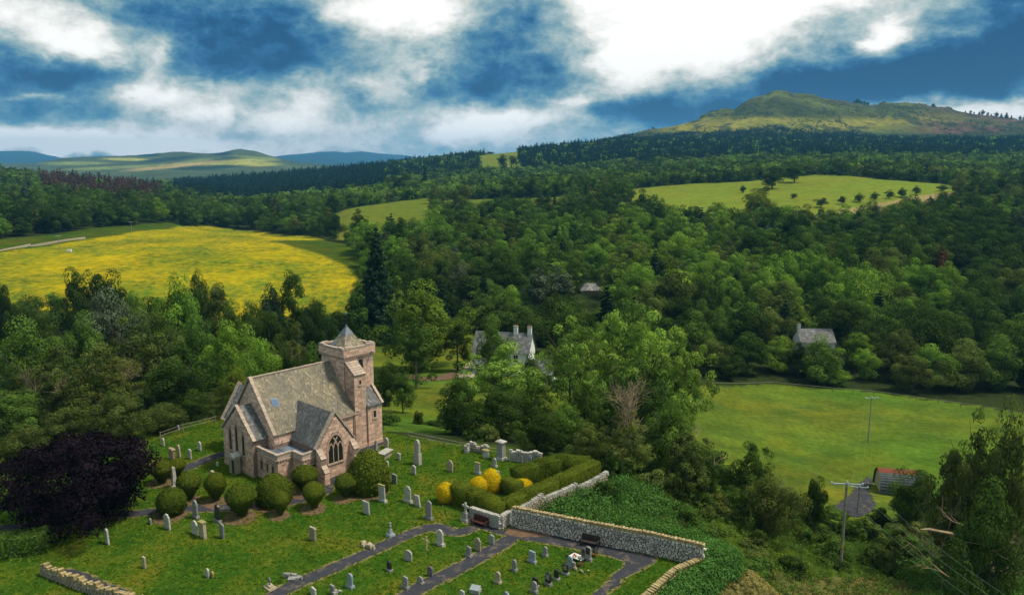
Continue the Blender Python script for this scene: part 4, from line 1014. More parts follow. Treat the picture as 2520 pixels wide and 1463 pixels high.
def ring(pl, outer, inner, d0, d1, mat, name, parent, tint=.5):
    mb = MB(); n = len(outer)
    for i in range(n):
        j = (i + 1) % n
        a, b, c, d = pl.p(*outer[i], d1), pl.p(*outer[j], d1), pl.p(*inner[j], d1), pl.p(*inner[i], d1)
        a2, b2, c2, d2 = pl.p(*outer[i], d0), pl.p(*outer[j], d0), pl.p(*inner[j], d0), pl.p(*inner[i], d0)
        mb.add([a, b, c, d, a2, b2, c2, d2], [(0, 1, 2, 3), (1, 0, 4, 5), (3, 2, 6, 7), (0, 3, 7, 4), (2, 1, 5, 6)], random.random() * .6 + .2)
    return mb.build(name, MATS[mat], parent)
def grow(outline, k, kz=None):
    cx = sum(p[0] for p in outline) / len(outline); zs = [p[1] for p in outline]; z0, z1 = min(zs), max(zs); cz = (z0 + z1) / 2
    hx = max(abs(p[0] - cx) for p in outline); hz = (z1 - z0) / 2
    return [(cx + (x - cx) * (hx + k) / hx, cz + (z - cz) * (hz + k) / hz) for x, z in outline]
def window(parent, pl, outline, border=.14, glassmat='dark_glass', bars=(), mullions=(), label=None):
    mb = MB(); mb.prism([pl.p(x, z, .012) for x, z in outline], pl.n * .01); w = mb.build('window', MATS[glassmat], parent)
    ring(pl, grow(outline, border), outline, -.02, .075, 'sandstone_dressed', 'surround', w)
    b = MB(); k = 0
    for (x0, z0, x1, z1, t) in list(bars):
        a, c = pl.p(x0, z0, .05), pl.p(x1, z1, .05); b.tube([a, c], t, 4); k = 1
    if k: b.build('glazing_bars', MATS['iron'], w)
    if mullions:
        q = MB()
        for path in mullions: q.tube([pl.p(x, z, .06) for x, z in path], .07, 4)
        q.build('tracery', MATS['sandstone_dressed'], w)
    xs = [p[0] for p in outline]; zz = min(p[1] for p in outline)
    s = MB(); c = pl.p((min(xs) + max(xs)) / 2, zz - .1, .06); ww = max(xs) - min(xs) + .3
    s.prism([pl.p(min(xs) - .15, zz - .2, .0), pl.p(max(xs) + .15, zz - .2, .0), pl.p(max(xs) + .15, zz - .02, .0), pl.p(min(xs) - .15, zz - .02, 0)], pl.n * .14); s.build('sill', MATS['coping_stone'], w)
    if label: w['label'] = label
    return w
def coping(parent, p0, p1, width=.42, thick=.16, step=.5, mat='coping_stone', name='coping_stone'):
    p0, p1 = Vector(p0), Vector(p1); d = p1 - p0; n = max(1, int(d.length / step)); d.normalize()
    up = Vector((0, 0, 1)); s = d.cross(up); 
    if s.length < .01: s = Vector((1, 0, 0))
    s.normalize(); u = s.cross(d)
    for i in range(n):
        c = p0.lerp(p1, (i + .5) / n) + Vector((random.uniform(-.012, .012), random.uniform(-.012, .012), random.uniform(-.012, .015)))
        M = Matrix(((d.x, s.x, u.x, c.x), (d.y, s.y, u.y, c.y), (d.z, s.z, u.z, c.z), (0, 0, 0, 1)))
        block(name, parent, M, ((p1 - p0).length / n - .03, width * random.uniform(.93, 1.07), thick * random.uniform(.85, 1.2)), mat)

# ------------------------------------------------------------------ the church: local x = across (towards the porch), local y = along the nave (towards the tower)
def build_church():
    ch = empty('church', (-34.9, 91.2, 0), R(-42), 'pink sandstone church with slate roofs and a squat battlemented tower', 'church')
    SS = 'sandstone'
    ev, rg_, tc = 4.95, 10.8, 3.35
    def wallmesh(name, mb, mat='mortar', lab=None):
        o = mb.build(name, MATS[mat], ch)
        if lab: o['label'] = lab
        return o
    # nave body
    m = MB(); t0, t1 = -1.3, 8.0
    m.prism([(t0, 2.0, -.5), (t1, 2.0, -.5), (t1, 2.0, ev), (tc, 2.0, rg_ - .05), (t0, 2.0, ev)], (0, 12.2, 0)); nave = wallmesh('nave_wall', m)
    pE = Plane((0, 2.0, 0), (1, 0, 0), (0, -1, 0))
    clad(nave, pE, [(t0, 0), (t1, 0), (t1, ev), (tc, rg_ - .05), (t0, ev)], holes=[[(0, 0), (6.7, 0), (6.7, 4.5), (3.35, 7.7), (0, 4.5)]])
    pS = Plane((8.0, 2.0, 0), (0, 1, 0), (1, 0, 0))
    clad(nave, pS, [(0, 3.6), (2.3, 3.6), (2.3, ev - .1), (0, ev - .1)]); clad(nave, pS, [(7.2, 0), (12.0, 0), (12.0, ev - .1), (7.2, ev - .1)])
    # nave roof
    e = .18
    r = MB(); r.prism([(t0 - .2, 2.05, ev - .12), (tc, 2.05, rg_), (t1 + .2, 2.05, ev - .12)], (0, 12.0, 0)); nr = wallmesh('nave_roof', r, 'slate_lichen')
    slates('roof_slates', nr, (tc, 2.05, rg_ + .02), (tc, 13.6, rg_ + .02), (t1 + .22, 14.1, ev - .10), (t1 + .22, 2.05, ev - .10), 'slate_lichen')
    slates('roof_slates', nr, (tc, 2.05, rg_ + .02), (tc, 13.6, rg_ + .02), (t0 - .22, 14.1, ev - .10), (t0 - .22, 2.05, ev - .10), 'slate_lichen', .5, .6)
    coping(nr, (tc, 2.2, rg_ + .07), (tc, 13.4, rg_ + .07), .3, .12, .55, name='ridge_tile')
    coping(ch, (t1 + .3, 2.0, ev - .05), (tc, 2.0, rg_ + .18)); coping(ch, (t0 - .3, 2.0, ev - .05), (tc, 2.0, rg_ + .18))
    coping(ch, (t1 + .28, 13.9, ev + .05), (6.6, 13.9, 7.0), .45, .2)
    m = MB(); m.box((t1 + .24, 8.4 + 2.9, ev - .25), (.14, 5.4, .12)); m.tube([(t1 + .16, 13.3, ev - .3), (t1 + .16, 13.3, .1)], .055, 6); m.build('gutter', MATS['sandstone_dressed'], ch)
    # roof skylight
    M = Matrix.Translation((5.75, 3.75, 10.8 - (5.75 - 3.35) * 1.25 + .12)) @ Matrix.Rotation(math.atan(1.25), 4, 'Y')
    sk_ = block('skylight', ch, M, (1.15, .85, .14), 'lead'); sk_['label'] = 'pale blue skylight on the nave roof'
    g = block('pane', sk_, Matrix.Translation((0, 0, .6)), (.8, .78, .25), 'sky_glass')
    # chancel
    m = MB(); cw, ce, cr = 6.7, 4.5, 7.8
    m.prism([(0, 0, -.5), (cw, 0, -.5), (cw, 0, ce), (cw / 2, 0, cr - .1), (0, 0, ce)], (0, 2.0, 0)); cwl = wallmesh('chancel_wall', m)
    pC = Plane((0, 0, 0), (1, 0, 0), (0, -1, 0)); lan = []
    for (x, z0, zs, z1) in [(1.75, 2.2, 4.1, 4.8), (3.2, 2.15, 4.8, 5.55), (4.7, 2.15, 4.1, 4.8)]: lan.append(arch(.27, z0, zs, z1, 5, x))
    clad(cwl, pC, [(0, 0), (cw, 0), (cw, ce), (cw / 2, cr - .15), (0, ce)], holes=[grow(l, .14) for l in lan])
    for l in lan:
        xs = [p[0] for p in l]; cx = (min(xs) + max(xs)) / 2; zb = min(p[1] for p in l); zt = max(p[1] for p in l)
        bars = [(cx - .25, z, cx + .25, z, .016) for z in np.arange(zb + .3, zt - .5, .32)] + [(cx, zb, cx, zt - .1, .014)]
        window(ch, pC, l, .14, bars=bars, label='tall pointed lancet window in the chancel gable')
    cr_ = MB(); cr_.prism([(-.2, .02, ce - .12), (cw / 2, .02, cr), (cw + .2, .02, ce - .12)], (0, 2.0, 0)); crf = wallmesh('chancel_roof', cr_, 'slate_blue')
    slates('roof_slates', crf, (cw / 2, .05, cr + .02), (cw / 2, 2.0, cr + .02), (cw + .24, 2.0, ce - .1), (cw + .24, .05, ce - .1), 'slate_blue')
    coping(ch, (cw + .35, .08, ce - .1), (cw / 2, .08, cr + .2)); coping(ch, (-.35, .08, ce - .1), (cw / 2, .08, cr + .2))
    coping(ch, (-.1, -.02, 1.95), (1.3, -.02, 1.95), .12, .1, .5, name='string_course')
    # north transept (its roof slope faces the chancel end)
    m = MB(); m.prism([(-4.4, 2.6, -.5), (-4.4, 2.6, 4.2), (-4.4, 4.9, 7.9), (-4.4, 7.2, 4.2), (-4.4, 7.2, -.5)], (4.4, 0, 0)); 
    nt = wallmesh('transept_wall', m)
    # move the visible slope close to the chancel as in the photo
    pN = Plane((-4.4, 2.6, 0), (1, 0, 0), (0, -1, 0)); clad(nt, pN, [(0, 0), (3.1, 0), (3.1, 4.1), (0, 4.1)])
    m = MB(); m.prism([(-4.6, 2.4, 4.05), (-4.6, 4.9, 8.05), (-4.6, 7.4, 4.05)], (6.4, 0, 0)); ntr = wallmesh('transept_roof', m, 'slate_white')
    slates('roof_slates', ntr, (-4.6, 4.9, 8.07), (1.8, 4.9, 8.07), (1.8, 2.3, 3.98), (-4.6, 2.3, 3.98), 'slate_white')
    coping(ch, (-4.55, 2.2, 3.95), (-4.55, 4.9, 8.3)); coping(ch, (-4.55, 7.6, 3.95), (-4.55, 4.9, 8.3))
    # south transept with the big pointed window
    s0, s1, te = 4.3, 9.1, 4.05; sc_ = (s0 + s1) / 2; tz = 7.6; T = 13.4
    m = MB(); m.prism([(T, s0, -.5), (T, s1, -.5), (T, s1, te), (T, sc_, tz - .1), (T, s0, te)], (-6.5, 0, 0)); st = wallmesh('porch_wall', m)
    pT = Plane((T, s0, 0), (0, 1, 0), (1, 0, 0)); big = arch(.98, 1.75, 3.5, 5.0, 8, 2.35)
    clad(st, pT, [(0, 0), (4.8, 0), (4.8, te), (2.4, tz - .15), (0, te)], holes=[grow(big, .2)])
    pT2 = Plane((T, s1, 0), (-1, 0, 0), (0, 1, 0)); clad(st, pT2, [(0, 0), (5.3, 0), (5.3, te - .1), (0, te - .1)], w=(.5, .9))
    c = 2.35; h3 = .98 / 3 * 1.0
    mull = [[(c - .33, 1.8), (c - .33, 3.4), (c - .1, 4.2), (c + .28, 4.75)], [(c + .33, 1.8), (c + .33, 3.4), (c + .1, 4.2), (c - .28, 4.75)],
            [(c - .98, 3.3), (c - .8, 3.9), (c - .62, 4.1), (c - .4, 3.8), (c - .33, 3.4)], [(c + .98, 3.3), (c + .8, 3.9), (c + .62, 4.1), (c + .4, 3.8), (c + .33, 3.4)], [(c - .33, 3.4), (c - .2, 3.9), (c, 4.1), (c + .2, 3.9), (c + .33, 3.4)]]
    bars = [(c - .95, z, c + .95, z, .014) for z in np.arange(2.0, 3.6, .28)] + [(c + x, 1.8, c + x, 3.6, .012) for x in (-.65, 0, .65)]
    window(ch, pT, big, .22, bars=bars, mullions=mull, label='large pointed three light window with stone tracery')
    m = MB(); m.prism([(T - .02, s0 - .2, te - .12), (T - .02, sc_, tz), (T - .02, s1 + .2, te - .12)], (-7.6, 0, 0)); sr = wallmesh('porch_roof', m, 'slate_blue')
    slates('roof_slates', sr, (T, sc_, tz + .02), (5.9, sc_, tz + .02), (6.8, s0 - .22, te - .1), (T, s0 - .22, te - .1), 'slate_blue')
    slates('roof_slates', sr, (T, sc_, tz + .02), (5.9, sc_, tz + .02), (6.8, s1 + .22, te - .1), (T, s1 + .22, te - .1), 'slate_blue', .4, .5)
    coping(ch, (T - .1, s0 - .35, te - .1), (T - .1, sc_, tz + .2)); coping(ch, (T - .1, s1 + .35, te - .1), (T - .1, sc_, tz + .2))
    m = MB(); m.box((T - .1, sc_, tz + .42), (.3, .3, .3), taper=.3); m.build('finial', MATS['coping_stone'], ch)
    mm = MB(); mm.tube([(8.1, 2.9, 3.7), (6.1, 6.6, 7.7)], .07, 5); mm.build('lead_valley', MATS['lead'], ch)
    for sy in (s0 + .1, s1 - .1):      # stepped buttresses
        b = MB(); b.prism([(T, sy - .35, -.4), (T + 1.5, sy - .35, -.4), (T + 1.5, sy - .35, 1.4), (T + .9, sy - .35, 2.0), (T + .9, sy - .35, 2.9), (T, sy - .35, 3.8)], (0, .7, 0)); bo = b.build('buttress', MATS['mortar'], ch)
        pb = Plane((T, sy - .352, 0), (1, 0, 0), (0, -1, 0)); clad(bo, pb, [(0, 0), (1.5, 0), (1.5, 1.4), (.9, 2.0), (.9, 2.9), (0, 3.8)])
        pb = Plane((T + 1.5, sy - .35, 0), (0, 1, 0), (1, 0, 0)); clad(bo, pb, [(0, 0), (.7, 0), (.7, 1.4), (0, 1.4)])
        coping(bo, (T + 1.55, sy, 1.4), (T + .85, sy, 2.15), .74, .12, .4); coping(bo, (T + .95, sy, 2.9), (T - .05, sy, 3.9), .74, .12, .4)
    # flat roofed vestry with parapet
    oz = 3.55; outline = [(6.72, .5), (11.0, .5), (11.0, 2.5), (12.9, 2.5), (12.9, 4.28)]
    full = outline + [(8.0, 4.28), (8.0, 2.02), (6.72, 2.02)]
    m = MB(); m.prism([(x, y, -.5) for x, y in full], (0, 0, 3.6)); ve = wallmesh('vestry_wall', m)
    rf = MB(); rf.prism([(x, y, 3.105) for x, y in full], (0, 0, .05)); vr = wallmesh('vestry_roof', rf, 'wet_roof', 'flat lead roof holding shallow rainwater')
    for (x, y, lx, ly) in [(7.7, 1.3, .07, 1.5), (8.9, 1.3, .07, 1.5), (10.1, 1.3, .07, 1.6), (9.2, 2.4, 3.6, .07), (11.6, 3.4, 2.2, .07), (10.2, 3.3, .07, 1.7)]:
        q = MB(); q.box((x, y, 3.185), (lx, ly, .07)); q.build('lead_roll', MATS['lead'], vr)
    segs = list(zip(outline[:-1], outline[1:]))
    for (a, b) in segs:
        A, B = Vector((*a, 0)), Vector((*b, 0)); d = (B - A).normalized(); n = Vector((d.y, -d.x, 0)); L = (B - A).length
        pp = MB(); pp.prism([A + Vector((0, 0, 3.0)) + n * .03, B + Vector((0, 0, 3.0)) + n * .03, B + Vector((0, 0, oz)) + n * .03, A + Vector((0, 0, oz)) + n * .03], -n * .26); pp.build('parapet', MATS['coping_stone'], ch)
        coping(ch, A + Vector((0, 0, oz + .06)) - n * .09, B + Vector((0, 0, oz + .06)) - n * .09, .36, .12, .42)
        cs = MB(); k = int(L / .3)
        for i in range(k): cc = A.lerp(B, (i + .5) / k) + n * .07 + Vector((0, 0, 2.86)); cs.box(cc, (.16, .16, .14), math.atan2(d.y, d.x))
        cs.box((A + B) / 2 + n * .06 + Vector((0, 0, 2.97)), (L, .18, .08), math.atan2(d.y, d.x)); o = cs.build('corbel_course', MATS['sandstone_dressed'], ch); tag(o, kind='stuff')
        pv = Plane(A, d, n); holes = []
        if abs(L - 4.28) < .05: holes = [[(x - .2, 1.1), (x + .2, 1.1), (x + .2, 2.2), (x - .2, 2.2)] for x in (1.0, 2.2, 3.4)]
        if abs(L - 1.78) < .05: holes = [[(.75, 0), (1.65, 0), (1.65, 2.1), (.75, 2.1)]]
        clad(ve, pv, [(0, 0), (L, 0), (L, 2.8), (0, 2.8)], holes=[grow(h_, .1) for h_ in holes])
        for h_ in holes:
            if L > 4: 
                x0, x1 = h_[0][0], h_[1][0]; w_ = window(ch, pv, h_, .1, bars=[(x0, 1.65, x1, 1.65, .03)], label='small square headed vestry window')
            else:
                dm = MB(); dm.prism([pv.p(x, z, .01) for x, z in h_], pv.n * .03); do = dm.build('door', MATS['green_door'], ch); ring(pv, grow(h_, .12), h_, -.02, .08, 'sandstone_dressed', 'surround', do); do['label'] = 'dark green vestry door'
    # curved hood over the re-entrant corner
    hd = MB(); A = Vector((11.0, 2.5, 0)); 
    hd.tube([(11.03, 1.2, 2.35), (11.06, 1.7, 2.75), (11.08, 2.3, 2.95), (11.3, 2.44, 2.98), (12.0, 2.44, 2.75), (12.6, 2.44, 2.35)], .07, 5); hd.build('hood_mould', MATS['sandstone_dressed'], ch)
    # tower
    x0, x1, y0, y1, tt = 1.6, 6.4, 13.3, 17.9, 11.75
    m = MB(); m.box(((x0 + x1) / 2, (y0 + y1) / 2, tt / 2 - .25), (x1 - x0, y1 - y0, tt + .5)); tw = wallmesh('tower_wall', m)
    pF = Plane((x0, y0, 0), (1, 0, 0), (0, -1, 0)); clad(tw, pF, [(0, 8.2), (1.75, 10.6), (4.8, 7.0), (4.8, tt), (0, tt)])
    pR = Plane((x1, y0, 0), (0, 1, 0), (1, 0, 0)); lou = [(2.2, 9.7), (2.9, 9.7), (2.9, 11.1), (2.2, 11.1)]
    clad(tw, pR, [(1.7, 6.5), (4.6, 6.5), (4.6, tt), (0, tt), (0, 11.0), (1.7, 9.9)], holes=[grow(lou, .12)], big=1.6)
    window(ch, pR, lou, .12, bars=[(2.2, z, 2.9, z, .03) for z in (9.95, 10.2, 10.45, 10.7, 10.95)], label='louvred belfry opening near the tower top')
    pp = MB(); Pz0, Pz1 = 11.75, 12.7; o_ = .22
    X0, X1, Y0_, Y1_ = x0 - o_, x1 + o_, y0 - o_, y1 + o_
    for (cx_, cy_, lx, ly) in [((X0 + X1) / 2, Y0_ + .15, X1 - X0, .3), ((X0 + X1) / 2, Y1_ - .15, X1 - X0, .3), (X0 + .15, (Y0_ + Y1_) / 2, .3, Y1_ - Y0_ - .6), (X1 - .15, (Y0_ + Y1_) / 2, .3, Y1_ - Y0_ - .6)]:
        pp.box((cx_, cy_, (Pz0 + Pz1) / 2), (lx, ly, Pz1 - Pz0))
    pa = wallmesh('tower_parapet', pp)
    clad(pa, Plane((X0, Y0_, 0), (1, 0, 0), (0, -1, 0)), [(0, Pz0), (X1 - X0, Pz0), (X1 - X0, Pz1), (0, Pz1)], big=1.6); clad(pa, Plane((X1, Y0_, 0), (0, 1, 0), (1, 0, 0)), [(0, Pz0), (Y1_ - Y0_, Pz0), (Y1_ - Y0_, Pz1), (0, Pz1)], big=1.6)
    fl = MB(); fl.box(((x0 + x1) / 2, (y0 + y1) / 2, 11.95), (x1 - x0 + .2, y1 - y0 + .2, .3)); wallmesh('tower_deck', fl, 'lead')
    cb = MB()
    for i in range(15):
        f = (i + .5) / 15; cb.box((X0 + f * (X1 - X0), Y0_ + .08, 11.62), (.17, .26, .26)); cb.box((X1 - .08, Y0_ + f * (Y1_ - Y0_), 11.62), (.26, .17, .26)); cb.box((X0 + .08, Y0_ + f * (Y1_ - Y0_), 11.62), (.26, .17, .26))
    cb.box(((X0 + X1) / 2, Y0_ + .02, 11.79), (X1 - X0 + .1, .12, .1)); cb.box((X1 - .02, (Y0_ + Y1_) / 2, 11.79), (.12, Y1_ - Y0_ + .1, .1))
    tag(cb.build('corbel_table', MATS['sandstone_dressed'], ch), kind='stuff')
    for (a, b) in [((X0, Y0_ + .15), (X1, Y0_ + .15)), ((X0, Y1_ - .15), (X1, Y1_ - .15)), ((X0 + .15, Y0_ + .35), (X0 + .15, Y1_ - .35)), ((X1 - .15, Y0_ + .35), (X1 - .15, Y1_ - .35))]:
        coping(ch, (*a, Pz1 + .09), (*b, Pz1 + .09), .42, .18, .62)
        A, B = Vector((*a, 0)), Vector((*b, 0)); n = 4      # merlons, low
        for i in (0, 3): block('merlon', ch, Matrix.Translation(A.lerp(B, (i + .5) / n) + Vector((0, 0, Pz1 + .24))), ((.9, .42, .16) if abs(B.x - A.x) > 1 else (.42, .9, .16)), 'coping_stone')
    for (sx, sy, dx, dy) in [(X1, Y0_ + 4.4, .55, 0), (X0, Y0_ + .3, -.6, 0)]:
        g = MB(); g.box((sx + dx / 2, sy, 11.9), (abs(dx) + .1, .2, .16)); g.build('water_spout', MATS['coping_stone'], ch)
    # pyramid roof with bellcast, lead cap, vane
    cx, cy_ = (x0 + x1) / 2, (y0 + y1) / 2; hb, zb, hm, zm, ht, zt = 2.15, 12.1, 1.15, 13.25, .5, 14.3
    m = MB(); rings = [(hb, zb), (hm, zm), (ht, zt)]; vs = []
    for (h_, z_) in rings: vs += [(cx - h_, cy_ - h_, z_), (cx + h_, cy_ - h_, z_), (cx + h_, cy_ + h_, z_), (cx - h_, cy_ + h_, z_)]
    m.add(vs, [(i * 4 + k, i * 4 + (k + 1) % 4, i * 4 + 4 + (k + 1) % 4, i * 4 + 4 + k) for i in range(2) for k in range(4)] + [(8, 9, 10, 11)]); pr = wallmesh('tower_roof', m, 'slate_lichen', 'pyramid slate roof inside the tower parapet')
    for i in range(2):
        (ha, za), (hb2, zb2) = rings[i + 1], rings[i]
        for k in range(4):
            c4 = [(-1, -1), (1, -1), (1, 1), (-1, 1)]; p, q = c4[k], c4[(k + 1) % 4]
            slates('roof_slates', pr, (cx + p[0] * ha, cy_ + p[1] * ha, za), (cx + q[0] * ha, cy_ + q[1] * ha, za), (cx + q[0] * hb2, cy_ + q[1] * hb2, zb2), (cx + p[0] * hb2, cy_ + p[1] * hb2, zb2), 'slate_lichen', .24, .26)
    m = MB(); m.add([(cx - .66, cy_ - .66, 14.12), (cx + .66, cy_ - .66, 14.12), (cx + .66, cy_ + .66, 14.12), (cx - .66, cy_ + .66, 14.12), (cx - .16, cy_ - .16, 15.0), (cx + .16, cy_ - .16, 15.0), (cx + .16, cy_ + .16, 15.0), (cx - .16, cy_ + .16, 15.0)], [(0, 1, 5, 4), (1, 2, 6, 5), (2, 3, 7, 6), (3, 0, 4, 7), (4, 5, 6, 7), (3, 2, 1, 0)]); m.tube([(cx, cy_, 14.95), (cx, cy_, 15.3)], [.2, .12], 6); m.build('lead_cap', MATS['lead'], ch)
    m = MB(); m.tube([(cx, cy_, 15.2), (cx, cy_, 16.9)], .035, 5); m.box((cx, cy_, 16.1), (.5, .05, .05)); m.box((cx, cy_, 16.1), (.05, .5, .05)); vn = m.build('weather_vane', MATS['iron'], ch)
    m = MB(); m.prism([(cx - .25, cy_, 16.55), (cx + .2, cy_, 16.6), (cx + .35, cy_, 16.95), (cx + .12, cy_, 16.8), (cx - .1, cy_, 16.8), (cx - .3, cy_, 17.05)], (0, .04, 0)); m.build('cockerel', MATS['verdigris'], vn)
    M = Matrix.Translation((cx - .55, cy_ - 1.78, 12.85)) @ Matrix.Rotation(R(52), 4, 'X')
    s2 = block('skylight', ch, M, (.6, .85, .1), 'lead'); s2['label'] = 'small skylight on the tower roof'; block('pane', s2, Matrix.Translation((0, 0, .6)), (.75, .8, .3), 'sky_glass')
    # stair turret against the tower, slab roofed
    m = MB(); m.prism([(x1, 13.4, -.5), (8.2, 13.4, -.5), (8.2, 13.4, 9.7), (x1, 13.4, 11.0)], (0, 1.8, 0)); tu = wallmesh('turret_wall', m)
    clad(tu, Plane((8.2, 13.4, 0), (0, 1, 0), (1, 0, 0)), [(0, 0), (1.8, 0), (1.8, 9.6), (0, 9.6)], holes=[[(.7, 8.3), (1.15, 8.3), (1.15, 9.0), (.7, 9.0)]], big=1.6)
    clad(tu, Plane((x1, 13.4, 0), (1, 0, 0), (0, -1, 0)), [(0, 7.0), (.7, 6.6), (1.8, 5.4), (1.8, 9.65), (0, 10.95)])
    pw = Plane((8.2, 13.4, 0), (0, 1, 0), (1, 0, 0)); window(ch, pw, [(.78, 8.4), (1.08, 8.4), (1.08, 8.95), (.78, 8.95)], .08, label='tiny slit window in the stair turret')
    for i in range(6):
        f = (i + .5) / 6
        for j in range(3):
            c = Vector((x1 + (8.35 - x1) * f, 13.4 + 1.85 * (j + .5) / 3, 11.12 + (9.68 - 11.12) * f)); block('roof_slab', ch, Matrix.Translation(c) @ Matrix.Rotation(math.atan2(1.44, 1.95) - .16, 4, 'Y'), (.44, .6, .09), 'coping_stone')
    # lean-to beside the tower
    m = MB(); m.prism([(x1, 15.2, -.5), (8.3, 15.2, -.5), (8.3, 15.2, 5.3), (x1, 15.2, 7.2)], (0, 2.4, 0)); le = wallmesh('lean_to_wall', m)
    pw = Plane((8.3, 15.2, 0), (0, 1, 0), (1, 0, 0)); wn = [(1.0, 3.6), (1.42, 3.6), (1.42, 4.5), (1.0, 4.5)]
    clad(le, pw, [(0, 0), (2.4, 0), (2.4, 5.2), (0, 5.2)], holes=[grow(wn, .16)], big=1.6); window(ch, pw, wn, .16, bars=[(1.0, 4.05, 1.42, 4.05, .02), (1.21, 3.6, 1.21, 4.5, .02)], label='small barred window low in the tower lean to')
    lr = MB(); lr.prism([(x1, 15.22, 7.15), (8.5, 15.22, 5.22), (8.5, 15.22, 5.3), (x1, 15.22, 7.25)], (0, 2.3, 0)); l2 = wallmesh('lean_to_roof', lr, 'slate_blue')
    slates('roof_slates', l2, (x1, 15.25, 7.27), (x1, 17.45, 7.27), (8.52, 17.45, 5.3), (8.52, 15.25, 5.3), 'slate_blue')
    coping(ch, (8.6, 17.55, 5.35), (x1, 17.55, 7.5), .36, .18, .4)
    dm = MB(); dm.prism([(8.02, 12.3, 0), (8.02, 13.1, 0), (8.02, 13.1, 2.1), (8.02, 12.3, 2.1)], (.06, 0, 0)); d = dm.build('door', MATS['green_door'], ch); d['label'] = 'narrow dark door at the foot of the tower'
    m = MB(); m.tube([(8.37, 15.3, 5.2), (8.37, 15.3, .1)], .055, 6); m.build('downpipe', MATS['sandstone_dressed'], ch)
    pl_ = MB()      # plinth course
    pl_.box((cw / 2, -.06, .2), (cw, .12, .5)); pl_.box((8.36, 16.4, .2), (.12, 2.4, .5)); pl_.box((8.26, 14.3, .2), (.12, 1.8, .5)); pl_.build('plinth', MATS['sandstone_dressed'], ch)
    flush_blocks()
    return ch
CH = build_church()
# ------------------------------------------------------------------ churchyard ground
def mat_lawn():
    m, t, out = mat_base('lawn')
    g = t.new('ShaderNodeNewGeometry').outputs['Position']
    n1 = t.noise(g, .16, 6, .65); n2 = t.noise(g, 1.6, 5, .7); n3 = t.noise(g, 9, 3, .6)
    c = t.ramp(t.m('MULTIPLY_ADD', t.m('SUBTRACT', n2, .5), .5, n1), [(.30, (.018, .066, .007)), (.46, (.034, .090, .008)), (.56, (.066, .108, .010)), (.68, (.125, .120, .014))])
    k = t.m('MULTIPLY', t.m('MULTIPLY_ADD', n3, 1.0, .5), t.m('MULTIPLY_ADD', n2, .8, .6))
    cc = t.vm('SCALE', c, None); t.inp(cc.node, 'Scale', k)
    bs = t.new('ShaderNodeBsdfDiffuse'); t.inp(bs, 0, cc.node.outputs[0])
    bp = t.new('ShaderNodeBump'); bp.inputs['Strength'].default_value = .9; bp.inputs['Distance'].default_value = .12
    t.inp(bp, 'Height', t.noise(g, 5, 4, .7)); t.inp(bs, 'Normal', bp.outputs[0]); m.node_tree.links.new(bs.outputs[0], out.inputs[0])
    m, t, out = mat_base('gravel')
    g = t.new('ShaderNodeNewGeometry').outputs['Position']
    c = t.ramp(t.noise(g, 14, 3, .8), [(.3, (.018, .021, .029)), (.5, (.038, .042, .055)), (.7, (.10, .10, .11))])
    f = t.ramp(t.noise(g, .9, 5, .7), [(.52, (0, 0, 0)), (.68, (1, 1, 1))]); c = t.mix(f, c, (.15, .12, .085))
    bs = t.new('ShaderNodeBsdfDiffuse'); t.inp(bs, 0, c); m.node_tree.links.new(bs.outputs[0], out.inputs[0])
    m, t, out = mat_base('path_edge')
    g = t.new('ShaderNodeNewGeometry').outputs['Position']
    c = t.ramp(t.noise(g, 4, 5, .75), [(.3, (.045, .075, .015)), (.5, (.16, .14, .05)), (.7, (.27, .23, .14))])
    bs = t.new('ShaderNodeBsdfDiffuse'); t.inp(bs, 0, c); m.node_tree.links.new(bs.outputs[0], out.inputs[0])
mat_lawn()
def densify(poly, step, jit, seed=0):
    rg = np.random.default_rng(seed); out = []
    for i in range(len(poly)):
        a = np.array(poly[i][:2]); b = np.array(poly[(i + 1) % len(poly)][:2]); n = max(1, int(np.linalg.norm(b - a) / step))
        for k in range(n): out.append(tuple(a + (b - a) * k / n + rg.normal(size=2) * jit))
    return out
def smooth_poly(poly, it=2):
    for _ in range(it):
        q = []
        for i in range(len(poly)):
            a = np.array(poly[i]); b = np.array(poly[(i + 1) % len(poly)]); q += [tuple(a * .75 + b * .25), tuple(a * .25 + b * .75)]
        poly = q
    return poly
def sheet(name, poly, z, mat, jit=.06, step=.4, seed=0, label=None, rnd=2):
    poly = densify(smooth_poly([tuple(p[:2]) for p in poly], rnd) if rnd else poly, step, jit, seed)
    from mathutils.geometry import tessellate_polygon
    tri = tessellate_polygon([[Vector((x, y, 0)) for x, y in poly]])
    me = bpy.data.meshes.new(name); me.from_pydata([(x, y, z) for x, y in poly], [], [tuple(t) for t in tri]); me.update()
    o = link(name, me, MATS[mat]); tag(o, kind='structure'); return o
sheet('churchyard_lawn', YARD, 0.0, 'lawn', .02, 1.0, rnd=0)
def pxp(pts): return [at_z(u, v)[:2] for u, v in pts]
def strip(pts, ws):
    """pts in pixels down the middle of a path, ws half-widths in metres"""
    c = [np.array(p) for p in pxp(pts)]; L, Rr = [], []
    for i, p in enumerate(c):
        d = c[min(i + 1, len(c) - 1)] - c[max(i - 1, 0)]; d /= np.linalg.norm(d); n = np.array([-d[1], d[0]]); w = ws[i] if isinstance(ws, list) else ws
        L.append(tuple(p + n * w)); Rr.append(tuple(p - n * w))
    return L + Rr[::-1]
